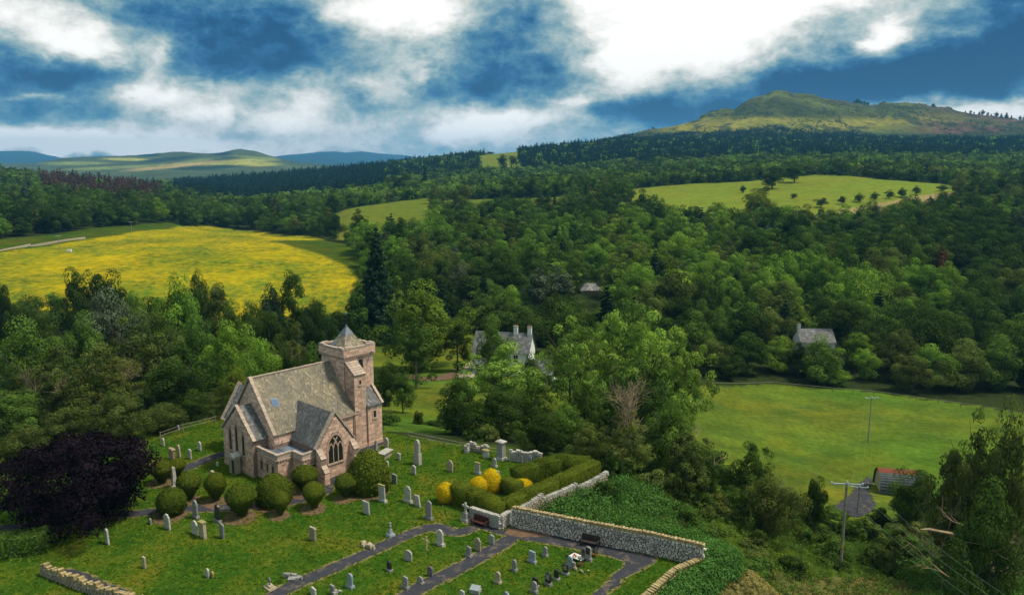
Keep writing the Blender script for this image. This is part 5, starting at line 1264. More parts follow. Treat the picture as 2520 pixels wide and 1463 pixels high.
PATHS = [('gravel_path', strip([(600, 1520), (700, 1448), (800, 1405), (900, 1362), (980, 1325), (1040, 1300), (1075, 1295), (1125, 1312), (1180, 1295)], [.75, .75, .75, .75, .75, .75, .9, .8, .6])),
         ('gravel_path', strip([(960, 1500), (1020, 1450), (1100, 1412), (1180, 1370), (1240, 1335), (1265, 1320)], .8)),
         ('gravel_path', [p for p in pxp([(1130, 1282), (1175, 1285), (1240, 1305), (1262, 1300), (1330, 1302), (1450, 1335), (1560, 1357), (1625, 1372), (1590, 1395), (1540, 1418), (1500, 1430), (1512, 1410), (1540, 1392), (1535, 1378), (1500, 1366), (1400, 1345), (1290, 1328), (1240, 1318), (1190, 1300)])]),
         ('gravel_path', strip([(1525, 1423), (1490, 1447), (1450, 1490)], .45)),
         ('gravel_path', strip([(-60, 1305), (30, 1300), (110, 1285), (330, 1262), (470, 1250), (560, 1248), (680, 1240), (760, 1222), (812, 1195)], [1.0, 1.0, .9, .8, .9, .9, .9, 1.1, 1.3])),
         ('gravel_path', strip([(440, 1158), (500, 1133), (560, 1112)], .9)),
         ('gravel_path', strip([(160, 1400), (230, 1432), (330, 1470)], .5)),
         ('gravel_path', strip([(770, 1190), (840, 1180), (880, 1135), (905, 1098), (960, 1085)], [1.2, 1.4, 1.2, .8, .5]))]
for i, (n, p) in enumerate(PATHS):
    c = np.mean(np.array(p), 0)
    q_ = [np.array(a) for a in p]; ar = sum(q_[k][0] * q_[(k + 1) % len(q_)][1] - q_[(k + 1) % len(q_)][0] * q_[k][1] for k in range(len(q_))); sg = 1 if ar > 0 else -1; wide = []
    for k in range(len(q_)):
        d = q_[(k + 1) % len(q_)] - q_[k - 1]; d = d / (np.linalg.norm(d) + 1e-6); wide.append(tuple(q_[k] + sg * np.array([d[1], -d[0]]) * .24))
    sheet('path_verge', wide, .004 + .0003 * i, 'path_edge', .10, .3, i + 20)
    sheet(n, p, .008 + .0003 * i, 'gravel', .07, .3, i, rnd=2)
sheet('bare_soil', pxp([(1240, 1302), (1262, 1290), (1330, 1300), (1390, 1318), (1300, 1322), (1250, 1318)]), .012, 'soil', .1, .3)
for i, (u, v, r_) in enumerate([(419, 1270, 2.2), (462, 1233, 1.7), (528, 1237, 1.7), (591, 1274, 2.1), (688, 1271, 1.4), (771, 1254, 1.7), (850, 1228, 1.7), (670, 1242, 2.6), (907, 1210, 2.9), (395, 1190, 1.8), (748, 1214, 1.9)]):
    x, y, _ = at_z(u, v - 2); sheet('bare_soil', [(x + r_ * math.cos(a) * .8, y + r_ * math.sin(a) * .9) for a in np.linspace(0, 6.28, 12)[:-1]], .012 + .0005 * i, 'soil', .12, .4, i)
# ------------------------------------------------------------------ headstones
SLABS = {}
def outline_of(style, w, h):
    w /= 2
    if style == 'round': return [(-w, 0), (w, 0), (w, h - w * .8)] + [(w * math.cos(a), h - w * .8 + w * .8 * math.sin(a)) for a in np.linspace(.3, 2.84, 7)] + [(-w, h - w * .8)]
    if style == 'pointed': return [(-w, 0), (w, 0), (w, h * .72), (w * .8, h * .86), (w * .45, h * .95), (0, h), (-w * .45, h * .95), (-w * .8, h * .86), (-w, h * .72)]
    if style == 'shoulder': return [(-w, 0), (w, 0), (w, h * .82), (w * .7, h * .84), (w * .62, h * .93), (w * .3, h), (-w * .3, h), (-w * .62, h * .93), (-w * .7, h * .84), (-w, h * .82)]
    if style == 'wavy': return [(-w, 0), (w, 0), (w, h * .9), (w * .6, h * .97), (w * .2, h * .95), (-w * .2, h), (-w * .6, h * .99), (-w, h * .93)]
    return [(-w, 0), (w, 0), (w * .98, h * .97), (-w * .96, h)]
def stone_at(u, v, hpx, wpx, style, mat, label, plinth=0, yaw=0.0, lean=0.0, tilt=0.0, cap=None, thick=.16, cat='gravestone', name='gravestone', panel=None):
    x, y, _ = at_z(u, v); zt = at_Y(u, v - hpx, y)[2]; h = max(zt, .25); w = wpx * depth(x, y, h / 2) / F / .80
    o = empty(name, (x, y, 0), R(-42) + yaw, label, cat); o.rotation_euler = (tilt, lean, R(-42) + yaw)
    z0 = 0.0
    if plinth:
        z0 = min(.28, h * .2) * plinth; m = MB(); m.box((0, 0, z0 / 2 - .05), (w * 1.35, thick * 2.6, z0 + .1), taper=.93); m.build('plinth', MATS[mat if mat != 'granite_black' else 'granite_grey'], o); z0 -= .003
    m = MB(); ol = outline_of(style, w, h - z0); t = thick
    n = len(ol); f = [(px, -t / 2, z0 + pz - (.1 if (pz == 0 and not plinth) else 0)) for px, pz in ol]; m.prism(f, (0, t, 0))
    s = m.build('slab', MATS[mat], o)
    if cap == 'moss': c = MB(); c.box((0, 0, h + .02), (w * 1.12, t * 1.6, .12), jit=.02); c.build('cap', MATS['lichen'], o)
    if cap == 'stone': c = MB(); c.box((0, 0, h + .04), (w * 1.15, t * 1.7, .13), taper=.8); c.build('cap', MATS[mat], o)
    if panel: c = MB(); c.box((0, -t / 2 - .004, z0 + (h - z0) * .58), (w * .68, .012, (h - z0) * .55)); c.build('inscription_panel', MATS[panel], o)
    return o
def z2(x, y): return 865.2 + .29045 * x, 1038.2 + .29045 * y
def z3(x, y): return .3378 * x, 969 + .3378 * y
def z4(x, y): return 484.5 + .2197 * x, 1176.6 + .2197 * y
K2, K3, K4 = .29045, .3378, .2197
GS = [ # zoom, x, y, h, w, style, mat, label, opts
 (2, 295, 215, 85, 45, 'round', 'granite_pale', 'pale round topped gravestone at the right corner of the tower lean to', {}),
 (2, 400, 318, 50, 33, 'shoulder', 'granite_pale', 'small pale gravestone right of the table tomb', {'cap': 'stone'}),
 (2, 300, 372, 45, 31, 'round', 'granite_pale', 'smallest pale gravestone just in front of the table tomb', {}),
 (2, 525, 438, 75, 46, 'round', 'granite_pale', 'short grey gravestone below the very tall double slab', {}),
 (2, 320, 495, 75, 24, 'flat', 'granite_grey', 'narrow grey gravestone touching the big domed yew', {}),
 (2, 365, 515, 75, 44, 'flat', 'granite_grey', 'wider grey gravestone right of the big domed yew', {}),
 (2, 835, 415, 92, 48, 'shoulder', 'stone_buff', 'buff shouldered gravestone alone on the upper lawn', {}),
 (2, 1067, 435, 90, 42, 'flat', 'granite_pale', 'upright gravestone with a cushion of moss on top', {'cap': 'moss', 'plinth': 1}),
 (2, 1138, 300, 62, 46, 'wavy', 'granite_pale', 'stubby gravestone with orange lichen between the ruined walls', {'cap': 'moss', 'thick': .3}),
 (2, 1210, 375, 72, 34, 'shoulder', 'granite_pale', 'slim pale gravestone in front of the capped monument', {'plinth': 1}),
 (2, 1237, 448, 38, 34, 'flat', 'granite_pale', 'low pale gravestone behind the tallest golden yew', {}),
 (2, 1790, 415, 42, 38, 'round', 'stone_blue', 'blue grey gravestone glimpsed inside the hedge enclosure', {}),
 (2, 262, 670, 135, 62, 'wavy', 'granite_pale', 'tall whitish gravestone with mossy top in front of the domed yew', {'lean': -.06, 'plinth': 1, 'cap': 'moss'}),
 (2, 478, 675, 133, 56, 'shoulder', 'granite_pale', 'tall pale shouldered gravestone in the middle lawn', {'plinth': 1}),
 (2, 560, 710, 92, 62, 'wavy', 'granite_pale', 'tilted whitish gravestone leaning beside the shouldered one', {'lean': -.22}),
 (2, 127, 775, 105, 66, 'flat', 'granite_pale', 'broad whitish slab gravestone leaning slightly left', {'lean': -.07}),
 (2, 655, 820, 155, 50, 'round', 'granite_grey', 'tall narrow grey gravestone on a broad plinth before the golden yew', {'plinth': 1}),
 (2, 750, 1040, 130, 58, 'shoulder', 'granite_pale', 'pale shouldered gravestone with plinth beside the path bend', {'plinth': 1}),
 (2, 480, 1170, 88, 62, 'round', 'granite_pale', 'rounded pale gravestone left of the wooden cross', {'yaw': .15, 'lean': .04}),
 (2, 1070, 1085, 105, 52, 'shoulder', 'stone_buff', 'pinkish buff gravestone near the path junction', {}),
 (2, 1187, 1030, 78, 42, 'wavy', 'granite_grey', 'grey gravestone nearest the path junction', {}),
 (2, 993, 1135, 85, 40, 'wavy', 'granite_grey', 'dark grey gravestone beside the middle path', {'plinth': 1}),
 (2, 320, 1255, 78, 40, 'wavy', 'granite_black', 'black gravestone alone on the grass left of the middle path', {'plinth': 1}),
 (2, 667, 1300, 80, 46, 'round', 'stone_purple', 'purple grey round topped gravestone above the middle path', {}),
 (2, 583, 1358, 52, 44, 'round', 'granite_grey', 'small dark gravestone on the edge of the middle path', {'plinth': 1}),
 (2, 457, 1405, 100, 46, 'wavy', 'granite_grey', 'slate grey gravestone with plinth at the foot of the middle path', {'plinth': 1}),
 (2, -10, 1400, 120, 48, 'round', 'stone_blue', 'blue grey round topped gravestone by the bottom edge', {'plinth': 1}),
 (2, 1380, 1255, 92, 36, 'shoulder', 'granite_grey', 'slim grey gravestone on a pale plinth in the newer plot', {'plinth': 1}),
 (2, 1240, 1358, 92, 40, 'round', 'stone_buff', 'cream gravestone on a plinth near the bottom of the newer plot', {'plinth': 1}),
 (2, 1530, 1185, 95, 52, 'flat', 'stone_blue', 'pale blue grey gravestone with notched top in the newer plot', {'plinth': 1}),
 (2, 1640, 1130, 78, 33, 'round', 'granite_grey', 'narrow grey gravestone nearest the wide gravel path', {'plinth': 1}),
 (2, 2003, 1168, 118, 46, 'round', 'granite_grey', 'large grey granite headstone with black face and gold mark', {'plinth': 1, 'panel': 'granite_black'}),
 (2, 1965, 1152, 80, 30, 'flat', 'granite_black', 'black headstone standing behind the white chip grave', {}),
 (2, 1850, 1225, 92, 40, 'round', 'stone_blue', 'light blue gravestone in the diagonal row of dark ones', {'plinth': 1}),
 (2, 1880, 1238, 55, 28, 'flat', 'granite_grey', 'short dark gravestone tucked beside the light blue one', {}),
 (2, 1812, 1285, 85, 40, 'flat', 'granite_black', 'black gravestone with reddish face in the diagonal row', {'plinth': 1, 'panel': 'stone_pink'}),
 (2, 1735, 1330, 85, 36, 'round', 'granite_black', 'dark round topped gravestone third along the diagonal row', {'plinth': 1}),
 (2, 1665, 1375, 105, 44, 'shoulder', 'granite_black', 'dark grey gravestone with pale lettering in the diagonal row', {'plinth': 1, 'panel': 'granite_grey'}),
 (2, 1555, 1392, 80, 42, 'wavy', 'granite_black', 'glossy black gravestone just behind a grey one', {'plinth': 1}),
 (2, 1547, 1442, 95, 42, 'round', 'granite_grey', 'grey gravestone with big plinth in front of the glossy black one', {'plinth': 1.4}),
 (2, 1312, 1490, 55, 46, 'round', 'stone_blue', 'blue grey gravestone cut off by the bottom edge of the newer plot', {}),
 (2, 938, 1478, 55, 40, 'wavy', 'granite_pale', 'rough pale gravestone at the bottom edge between two paths', {}),
 (4, 1300, 690, 135, 76, 'flat', 'stone_buff', 'square buff gravestone with white capping alone on the lower lawn', {'cap': 'stone'}),
 (4, 1520, 1290, 100, 60, 'flat', 'granite_grey', 'plain grey gravestone at the bottom edge beside the main path', {}),
 (4, 1308, 1310, 90, 78, 'wavy', 'granite_pale', 'broad weathered gravestone at the bottom edge near the main path', {}),
 (4, 118, 1100, 100, 52, 'pointed', 'granite_pale', 'left stone of a leaning pair on the lower lawn', {'lean': .08}),
 (4, 172, 1103, 66, 44, 'round', 'lichen', 'right orange lichened stone of a leaning pair on the lower lawn', {'lean': .12}),
 (3, 1297, 265, 42, 30, 'round', 'stone_blue', 'pale gravestone against the left churchyard fence', {}),
 (3, 1190, 375, 55, 28, 'shoulder', 'granite_pale', 'thin gravestone on the rough grass left of the church', {}),
 (3, 1020, 415, 65, 30, 'flat', 'granite_grey', 'grey gravestone beside the upper edge of the copper beech', {'lean': -.05}),
 (3, 1255, 475, 75, 50, 'shoulder', 'stone_pink', 'reddish carved gravestone with a pale pediment', {'cap': 'stone', 'thick': .3}),
 (3, 1307, 460, 90, 32, 'pointed', 'stone_buff', 'leaning buff gravestone right of the reddish carved one', {'lean': -.1}),
 (3, 1385, 470, 70, 38, 'wavy', 'granite_pale', 'pale gravestone just above the short side path', {}),
 (3, 1455, 410, 65, 36, 'round', 'granite_pale', 'whitish gravestone nearest the left wall of the church', {}),
 (3, 1550, 600, 40, 33, 'flat', 'stone_buff', 'low stump of a gravestone behind the clipped yew', {'thick': .3}),
 (3, 1585, 525, 30, 22, 'flat', 'granite_pale', 'tiny gravestone at the left foot of the church', {}),
 (3, 1222, 980, 105, 60, 'shoulder', 'granite_pale', 'leaning white shouldered gravestone below the round yew', {'lean': -.08}),
 (3, 1095, 945, 42, 30, 'round', 'granite_grey', 'small low grey gravestone right of the copper beech', {}),
 (3, 1425, 900, 130, 48, 'pointed', 'granite_grey', 'tall grey pointed gravestone beside the yew walk', {'plinth': 1}),
 (3, 1587, 930, 130, 44, 'pointed', 'granite_black', 'tall black pointed gravestone with pale edge beside the yew walk', {'plinth': 1}),
 (3, 1422, 1020, 100, 60, 'pointed', 'granite_pale', 'whitish gravestone paired with a moss capped one', {'lean': -.05}),
 (3, 1483, 1045, 112, 50, 'flat', 'stone_buff', 'buff gravestone with a thick mossy cap', {'cap': 'moss', 'thick': .3, 'lean': -.06}),
 (3, 1620, 1045, 105, 48, 'wavy', 'granite_grey', 'grey gravestone right of the moss capped one', {}),
 (3, 785, 1090, 108, 40, 'round', 'granite_pale', 'old gravestone leaning in the shade of the copper beech', {'lean': -.12}),
 (3, 1053, 1265, 82, 30, 'flat', 'stone_buff', 'slim old gravestone on the lower left lawn', {})]
for (zz, x, y, h, w, st, mt, lb, op) in GS:
    u, v = {2: z2, 3: z3, 4: z4}[zz](x, y); k = {2: K2, 3: K3, 4: K4}[zz]
    stone_at(u, v, h * k, w * k, st, mt, lb, yaw=op.pop('yaw', random.uniform(-.08, .08)), **op)
def monument(u, v, hpx, fn, name, label, cat='monument'):
    x, y, _ = at_z(u, v); h = at_Y(u, v - hpx, y)[2]; o = empty(name, (x, y, 0), R(-42), label, cat); fn(o, h); return o
def obelisk(mat, wide=.5):
    def f(o, h):
        m = MB(); m.box((0, 0, .12), (wide * 1.7, wide * 1.7, .34)); m.build('plinth', MATS[mat], o)
        m = MB(); m.box((0, 0, .29 + h * .4), (wide, wide, h * .8), taper=.62); m.box((0, 0, .29 + h * .8 + .07), (wide * .62, wide * .62, .14), taper=.1); m.build('shaft', MATS[mat], o)
    return f
def cross_mon(mat, base='granite_grey'):
    def f(o, h):
        m = MB(); m.box((0, 0, .12), (.95, .8, .3), taper=.9); m.build('plinth', MATS[mat], o)
        m = MB(); m.box((0, 0, .25 + h * .17), (.62, .5, h * .3), taper=.85); m.build('pedestal', MATS[base], o)
        m = MB(); zc = h * .8; m.box((0, 0, .25 + h * .32 + (h * .68 - .25) / 2), (.2, .15, h * .68 - .25)); m.box((-.26, 0, zc), (.32, .147, .2)); m.box((.26, 0, zc), (.32, .147, .2)); m.build('cross', MATS[mat], o)
    return f
def tall_slab(o, h):
    m = MB(); m.box((0, 0, h * .22), (.95, .5, h * .5)); m.build('pedestal', MATS['granite_pale'], o)
    m = MB(); m.prism([(p[0], -.15, h * .465 + p[1]) for p in outline_of('shoulder', .8, h * .535)], (0, .3, 0)); m.build('slab', MATS['granite_pale'], o)
def capped(o, h):
    m = MB(); m.box((0, 0, .15), (1.25, 1.0, .4), taper=.9); m.build('plinth', MATS['granite_pale'], o)
    m = MB(); m.box((0, 0, .34 + (h - .6) / 2), (.9, .7, h - .6), taper=.93); m.build('shaft', MATS['granite_grey'], o)
    m = MB(); m.box((0, 0, h - .2), (1.15, .95, .12)); m.box((0, 0, h - .07), (1.05, .85, .15), taper=.4); m.build('cap', MATS['granite_pale'], o)
def urn(o, h):
    m = MB(); m.box((0, 0, .1), (.75, .75, .28), taper=.85); m.build('plinth', MATS['stone_blue'], o)
    m = MB(); m.box((0, 0, h * .3), (.42, .42, h * .35), taper=.6); m.tube([(0, 0, h * .46), (0, 0, h * .6), (0, 0, h * .72), (0, 0, h * .84), (0, 0, h * .92), (0, 0, h)], [.12, .09, .13, .06, .13, .03], 8); m.build('shaft', MATS['stone_blue'], o)
def small_cross(o, h):
    m = MB(); m.box((0, 0, .05), (.95, .7, .2), jit=.06); m.box((0, 0, .22), (.6, .45, .2), jit=.04); m.build('plinth', MATS['stone_buff'], o)
    m = MB(); m.box((0, 0, .3 + (h - .3) / 2), (.13, .1, h - .3)); m.box((0, 0, h * .82), (.4, .097, .12)); m.build('cross', MATS['granite_grey'], o)
def wood_cross(o, h):
    m = MB(); m.box((0, 0, h / 2 - .1), (.13, .09, h + .2)); m.build('post', MATS['pale_timber'], o)
    m = MB(); m.box((0, -.07, h * .72), (1.0, .05, .13)); m.build('arm', MATS['pale_timber'], o)
monument(*z2(560, 355), 205 * K2, tall_slab, 'tall_monument', 'very tall pale double slab on the upper lawn')
monument(*z2(1268, 315), 165 * K2, capped, 'capped_monument', 'grey pillar monument with moulded cap between the ruined walls')
monument(*z2(967, 830), 150 * K2, cross_mon('granite_pale'), 'stone_cross', 'stone cross on a grey pedestal beside the red bench', 'cross')
monument(*z2(330, 960), 115 * K2, urn, 'urn_monument', 'slender turned grey monument beside the main path')
monument(*z3(1272, 680), 160 * K3, obelisk('granite_pale', .48), 'obelisk', 'white tapering obelisk between the clipped yews', 'obelisk')
monument(*z2(210, 265), 110 * K2, obelisk('granite_grey', .42), 'obelisk', 'grey obelisk beside the tower foot', 'obelisk')
monument(*z2(635, 1088), 122 * K2, wood_cross, 'wooden_cross', 'pale wooden cross in the grass by the path bend', 'cross')
monument(*z4(818, 1225), 115 * K4, small_cross, 'small_stone_cross', 'little stone cross on rough steps beside the main path', 'cross')
def table_tomb(u, v):
    x, y, _ = at_z(u, v); o = empty('table_tomb', (x, y, 0), R(-42) + .3, 'flat topped table tomb beside the big domed yew', 'tomb')
    m = MB(); m.box((0, 0, .78), (1.1, 2.1, .14)); m.build('top_slab', MATS['granite_pale'], o)
    m = MB(); m.box((0, 0, .33), (.8, 1.7, .76)); m.build('chest', MATS['stone_buff'], o)
table_tomb(*z2(285, 300))
def aedicule():
    x, y, _ = at_z(573, 1164); o = empty('wall_tomb', (x, y, 0), R(-42), 'roofed stone tomb built against the chancel wall', 'tomb')
    m = MB(); m.box((0, .3, .95), (1.25, .8, 2.1)); m.build('chest', MATS['stone_buff'], o)
    m = MB(); m.box((0, .3, 2.1), (1.5, 1.0, .2)); m.prism([(-.75, -.2, 2.203), (.75, -.2, 2.203), (0, -.2, 2.55)], (0, 1.0, 0)); m.build('roof', MATS['granite_pale'], o)
    m = MB(); m.box((.38, -.12, .95), (.45, .06, 1.6)); m.build('recess_shade', MATS['iron'], o)  # dark plate on the chest front stands in for a shaded hollow
aedicule()
def heap(u, v, label, n, size, mat, name='fallen_stones', cat='stones', spread=.5):
    x, y, _ = at_z(u, v); o = empty(name, (x, y, 0), R(-42), label, cat)
    for i in range(n):
        m = MB(); m.box((random.uniform(-spread, spread) * 1.6, random.uniform(-spread, spread), size * .3 + .1 * (i % 2)), (size * random.uniform(.7, 1.5), size * random.uniform(.5, 1), size * random.uniform(.4, .8)), random.random() * 3, jit=size * .12)
        m.build('stone', MATS[mat], o)
heap(*z2(130, 1055), 'toppled pinkish gravestone pieces lying by the main path', 5, .5, 'stone_buff')
heap(*z4(1065, 1115), 'broken dark gravestone heap beside the main path', 5, .45, 'granite_grey')
heap(*z2(1935, 1255), 'little heap of tan stones with flowers in the newer plot', 7, .25, 'stone_buff', spread=.45)
heap(*z4(1615, 1300), 'loose stones at the bottom edge beside the main path', 5, .3, 'granite_pale')
def ledger():
    x, y, _ = at_z(*z2(1048, 1440)); o = empty('ledger_stone', (x, y, 0), R(-20), 'low tablet with pale blue sloping top near the bottom edge', 'gravestone')
    m = MB(); m.box((0, 0, .15), (.9, .6, .35)); m.build('base', MATS['granite_pale'], o)
    m = MB(); m.prism([(-.42, -.32, .33), (.42, -.32, .33), (.42, .3, .5), (-.42, .3, .5)], (0, 0, .05)); m.build('tablet', MATS['stone_blue'], o)
ledger()
def chip_grave():
    x, y, _ = at_z(*z2(1915, 1150)); o = empty('kerbed_grave', (x, y, 0), R(-42), 'kerbed grave filled with white chips and red flowers', 'grave')
    m = MB(); m.box((0, 0, .06), (1.5, 1.0, .13)); m.build('chippings', MATS['white_chips'], o)
    for (a, b, c, d) in [(0, -.54, 1.7, .1), (0, .54, 1.7, .1), (-.8, 0, .1, .98), (.8, 0, .1, .98)]:
        m = MB(); m.box((a, b, .1), (c, d, .2)); m.build('kerb', MATS['granite_black'], o)
    for k in range(5):
        m = MB(); a, b = random.uniform(-.5, .6), random.uniform(-.3, .3); m.tube([(a, b, .1), (a, b, .3), (a, b, .36)], [.02, .09, .02], 6); m.build('flower', MATS['red_flower' if k % 2 else 'lichen'], o)
chip_grave()
def pot(u, v, label):
    x, y, _ = at_z(u, v); o = empty('flower_pot', (x, y, 0), 0, label, 'flower pot')
    m = MB(); m.tube([(0, 0, 0), (0, 0, .32)], [.14, .2], 8); m.build('pot', MATS['terracotta'], o)
    V, Fq, T = leaf_cloud([(0, 0, .52)], [.24], 90, .1, np.random.default_rng(5)); link('plant', mesh_np('plant', V, Fq, face_attr={'tint': T}), MATS['leaf_dark'], o)
pot(*z2(2060, 1138), 'potted plant right of the large granite headstone'); pot(*z2(1938, 1215), 'potted plant behind the small heap of tan stones')
# ------------------------------------------------------------------ clipped yews and hedges
def lathe(prof, n=26, nz=None, bump_=.03, seed=0):
    m = MB(); vs = []; rg = np.random.default_rng(seed)
    for (r, z) in prof: vs += [(r * math.cos(a) * (1 + rg.normal() * bump_), r * math.sin(a) * (1 + rg.normal() * bump_), z) for a in np.linspace(0, 2 * math.pi, n, endpoint=False)]
    fs = [(i * n + k, i * n + (k + 1) % n, (i + 1) * n + (k + 1) % n, (i + 1) * n + k) for i in range(len(prof) - 1) for k in range(n)]
    m.add(vs, fs, .35); return m
def surf_leaves(P3, N3, size, rg):
    n = len(P3); nn = N3 + rg.normal(size=(n, 3)) * .35; nn /= np.linalg.norm(nn, axis=1)[:, None]
    a = np.cross(nn, rg.normal(size=(n, 3))); a /= np.linalg.norm(a, axis=1)[:, None]; b = np.cross(nn, a)
    L = size * (.6 + .8 * rg.random(n)); P3 = P3 + N3 * (rg.normal(size=n) * .025)[:, None]
    V = np.stack([P3 - a * L[:, None] / 2, P3 + b * L[:, None] * .3 + nn * .02, P3 + a * L[:, None] / 2, P3 - b * L[:, None] * .3 + nn * .02], 1).reshape(-1, 3)
    return V, np.arange(n * 4).reshape(n, 4), rg.random(n)
def topiary_meshes(shape, seed):
    if shape == 'egg': prof = [(.10, .0), (.15, .10), (.27, .24), (.41, .42), (.50, .60), (.47, .72), (.38, .85), (.24, .95), (.08, 1.0), (.0, 1.004)]
    elif shape == 'ball': prof = [(.2, 0), (.36, .08), (.46, .25), (.50, .45), (.48, .62), (.40, .80), (.27, .92), (.1, .99), (0, 1.0)]
    else: prof = [(.42, 0), (.47, .08), (.50, .25), (.49, .42), (.44, .60), (.35, .78), (.22, .92), (.08, .99), (0, 1.0)]
    core = lathe([(r * .96, z * .99) for r, z in prof], 26, bump_=.012, seed=seed)
    rg = np.random.default_rng(seed); pr = np.array(prof); seg = np.linalg.norm(np.diff(pr, axis=0), axis=1) * (pr[:-1, 0] + pr[1:, 0]); n = 4200
    k = rg.choice(len(seg), n, p=seg / seg.sum()); f = rg.random(n); r = pr[k, 0] * (1 - f) + pr[k + 1, 0] * f; z = pr[k, 1] * (1 - f) + pr[k + 1, 1] * f; a = rg.random(n) * 6.2832
    d = pr[k + 1] - pr[k]; nr = d[:, 1]; nz = -d[:, 0]; q = np.hypot(nr, nz); nr /= q; nz /= q
    lum = 1 + .035 * np.sin(3 * a + 5 * z + seed) + .02 * np.sin(7 * a + seed)
    V, Fq, T = surf_leaves(np.stack([r * lum * np.cos(a), r * lum * np.sin(a), z], 1), np.stack([nr * np.cos(a), nr * np.sin(a), nz], 1), .055, rg)
    o = len(core.v); V = np.concatenate([np.array(core.v), V]); Fq = np.concatenate([np.array(core.f), Fq + o]); T = np.concatenate([np.array(core.t), T])
    return mesh_np('clipped_foliage', V, Fq, face_attr={'tint': T}, smooth=False)
TOPI = {s: topiary_meshes(s, 500 + i) for i, s in enumerate(['egg', 'ball', 'dome'])}
tmb = MB(); tmb.tube([(0, 0, -.3), (0, 0, .6)], [.2, .16], 6); TRK = tmb.mesh('trunk')
def topiary(u, vt, vb, wpx, shape, mat, label, cat='clipped yew', group=None):
    x, y, _ = at_z(u, vb - 4); y += .5; zt = at_Y(u, vt, y)[2]; w = wpx * depth(x, y, 1) / F
    o = empty('clipped_yew', (x, y, 0), random.random() * 6, label, cat, group)
    f = link('clipped_foliage', TOPI[shape], MATS[mat], o); f.location = (0, 0, .12 if shape == 'egg' else 0); f.scale = (w, w, zt)
    link('trunk', TRK, MATS['bark'], o); return o
G_ = 'clipped yews along the church path'
for (u, vt, vb, w, sh, lb) in [(395, 1135, 1196, 50, 'egg', 'egg shaped yew next to the copper beech'), (432, 1132, 1178, 42, 'egg', 'yew behind the white obelisk'), (462, 1165, 1236, 56, 'egg', 'yew just right of the white obelisk'), (419, 1202, 1272, 68, 'ball', 'large round yew nearest the copper beech shade'),
    (528, 1168, 1239, 50, 'egg', 'egg shaped yew left of the church corner'), (591, 1195, 1277, 72, 'egg', 'largest egg shaped yew in front of the church'), (672, 1168, 1244, 88, 'dome', 'broad domed yew before the vestry windows'), (688, 1213, 1274, 42, 'egg', 'smallest egg shaped yew in front of the broad dome'),
    (749, 1149, 1215, 62, 'egg', 'yew in front of the vestry door'), (771, 1190, 1257, 53, 'egg', 'yew in the middle of the fork of the church path'), (850, 1169, 1230, 54, 'egg', 'yew left of the biggest dome'), (907, 1110, 1214, 98, 'dome', 'biggest domed yew beside the pointed window')]:
    topiary(u, vt, vb, w, sh, 'leaf_yew', lb, group=G_)
for (u, vt, vb, w, sh, lb) in [(1096, 1188, 1243, 44, 'ball', 'golden yew at the outer left end of the hedge'), (1178, 1174, 1222, 46, 'ball', 'golden yew ball peeping over the front hedge'), (1208, 1155, 1214, 52, 'dome', 'tallest golden yew inside the hedge enclosure'), (1283, 1179, 1215, 52, 'ball', 'low golden yew at the right inside the hedge enclosure')]:
    topiary(u, vt, vb, w, sh, 'leaf_gold', lb, 'golden yew', 'golden yews at the hedge enclosure')
def hedge(name, path, w, h, mat, label, size=.13, dens=150, seed=1, z0=0.0, cat='hedge'):
    rg = np.random.default_rng(seed); P2 = [np.array(p[:2]) for p in path]; core = MB(); Pn = []; Nn = []
    for i in range(len(P2) - 1):
        a, b = P2[i], P2[i + 1]; d = b - a; L = np.linalg.norm(d); d /= L; n = np.array([-d[1], d[0]])
        c = (a + b) / 2; core.box((c[0], c[1], z0 + h / 2 - .2), (L + w * .8, w * .88, h + .26), math.atan2(d[1], d[0]), .35)
        def face(A, cnt, u0, u1, mode):
            s = rg.random(cnt) * (L + w * .8) - w * .4; t = rg.random(cnt)
            if mode == 'top': q = a[None] + d * s[:, None] + n * ((t - .5) * w)[:, None]; zz = z0 + h + .05 * np.sin(s * 2.1) - .25 * np.abs(t - .5) ** 2; nn = np.tile([0, 0, 1.0], (cnt, 1)); Pn.append(np.column_stack([q, zz]))
            else: q = a[None] + d * s[:, None] + n * (mode * w / 2 * (1 + .03 * np.sin(s * 3 + t * 4)))[:, None]; Pn.append(np.column_stack([q, z0 + t * h])); nn = np.tile([n[0] * mode, n[1] * mode, 0.1], (cnt, 1))
            Nn.append(nn)
        face(a, int(L * w * dens * 1.2), 0, 0, 'top'); face(a, int(L * h * dens), 0, 0, 1); face(a, int(L * h * dens), 0, 0, -1)
    for e, dr in ((P2[0], P2[0] - P2[1]), (P2[-1], P2[-1] - P2[-2])):
        dr = dr / np.linalg.norm(dr); n = np.array([-dr[1], dr[0]]); cnt = int(w * h * dens); t = rg.random(cnt) - .5
        Pn.append(np.column_stack([e[None] + dr * w * .42 + n * (t * w)[:, None], z0 + rg.random(cnt) * h])); Nn.append(np.tile([dr[0], dr[1], .1], (cnt, 1)))
    V, Fq, T = surf_leaves(np.concatenate(Pn), np.concatenate(Nn), size, rg)
    o_ = len(core.v); V = np.concatenate([np.array(core.v), V]); Fq = np.concatenate([np.array(core.f), Fq + o_]); T = np.concatenate([np.array(core.t), T])
    o = link(name, mesh_np(name, V, Fq, face_attr={'tint': T}), MATS[mat]); tag(o, label, cat); return o
def zz2(pts, z): return [at_z(*z2(x, y), z) for x, y in pts]
hedge('yew_hedge', zz2([(905, 525), (1010, 560), (1120, 610), (1250, 668)], 2.1), 1.7, 2.1, 'leaf_yew', 'clipped yew hedge above the low white wall, front arm of the enclosure', seed=2)
hedge('yew_hedge', zz2([(1330, 650), (1480, 580), (1750, 470), (2040, 335)], 2.1), 1.6, 2.1, 'leaf_yew', 'long clipped yew hedge forming the right arm of the enclosure', seed=3)
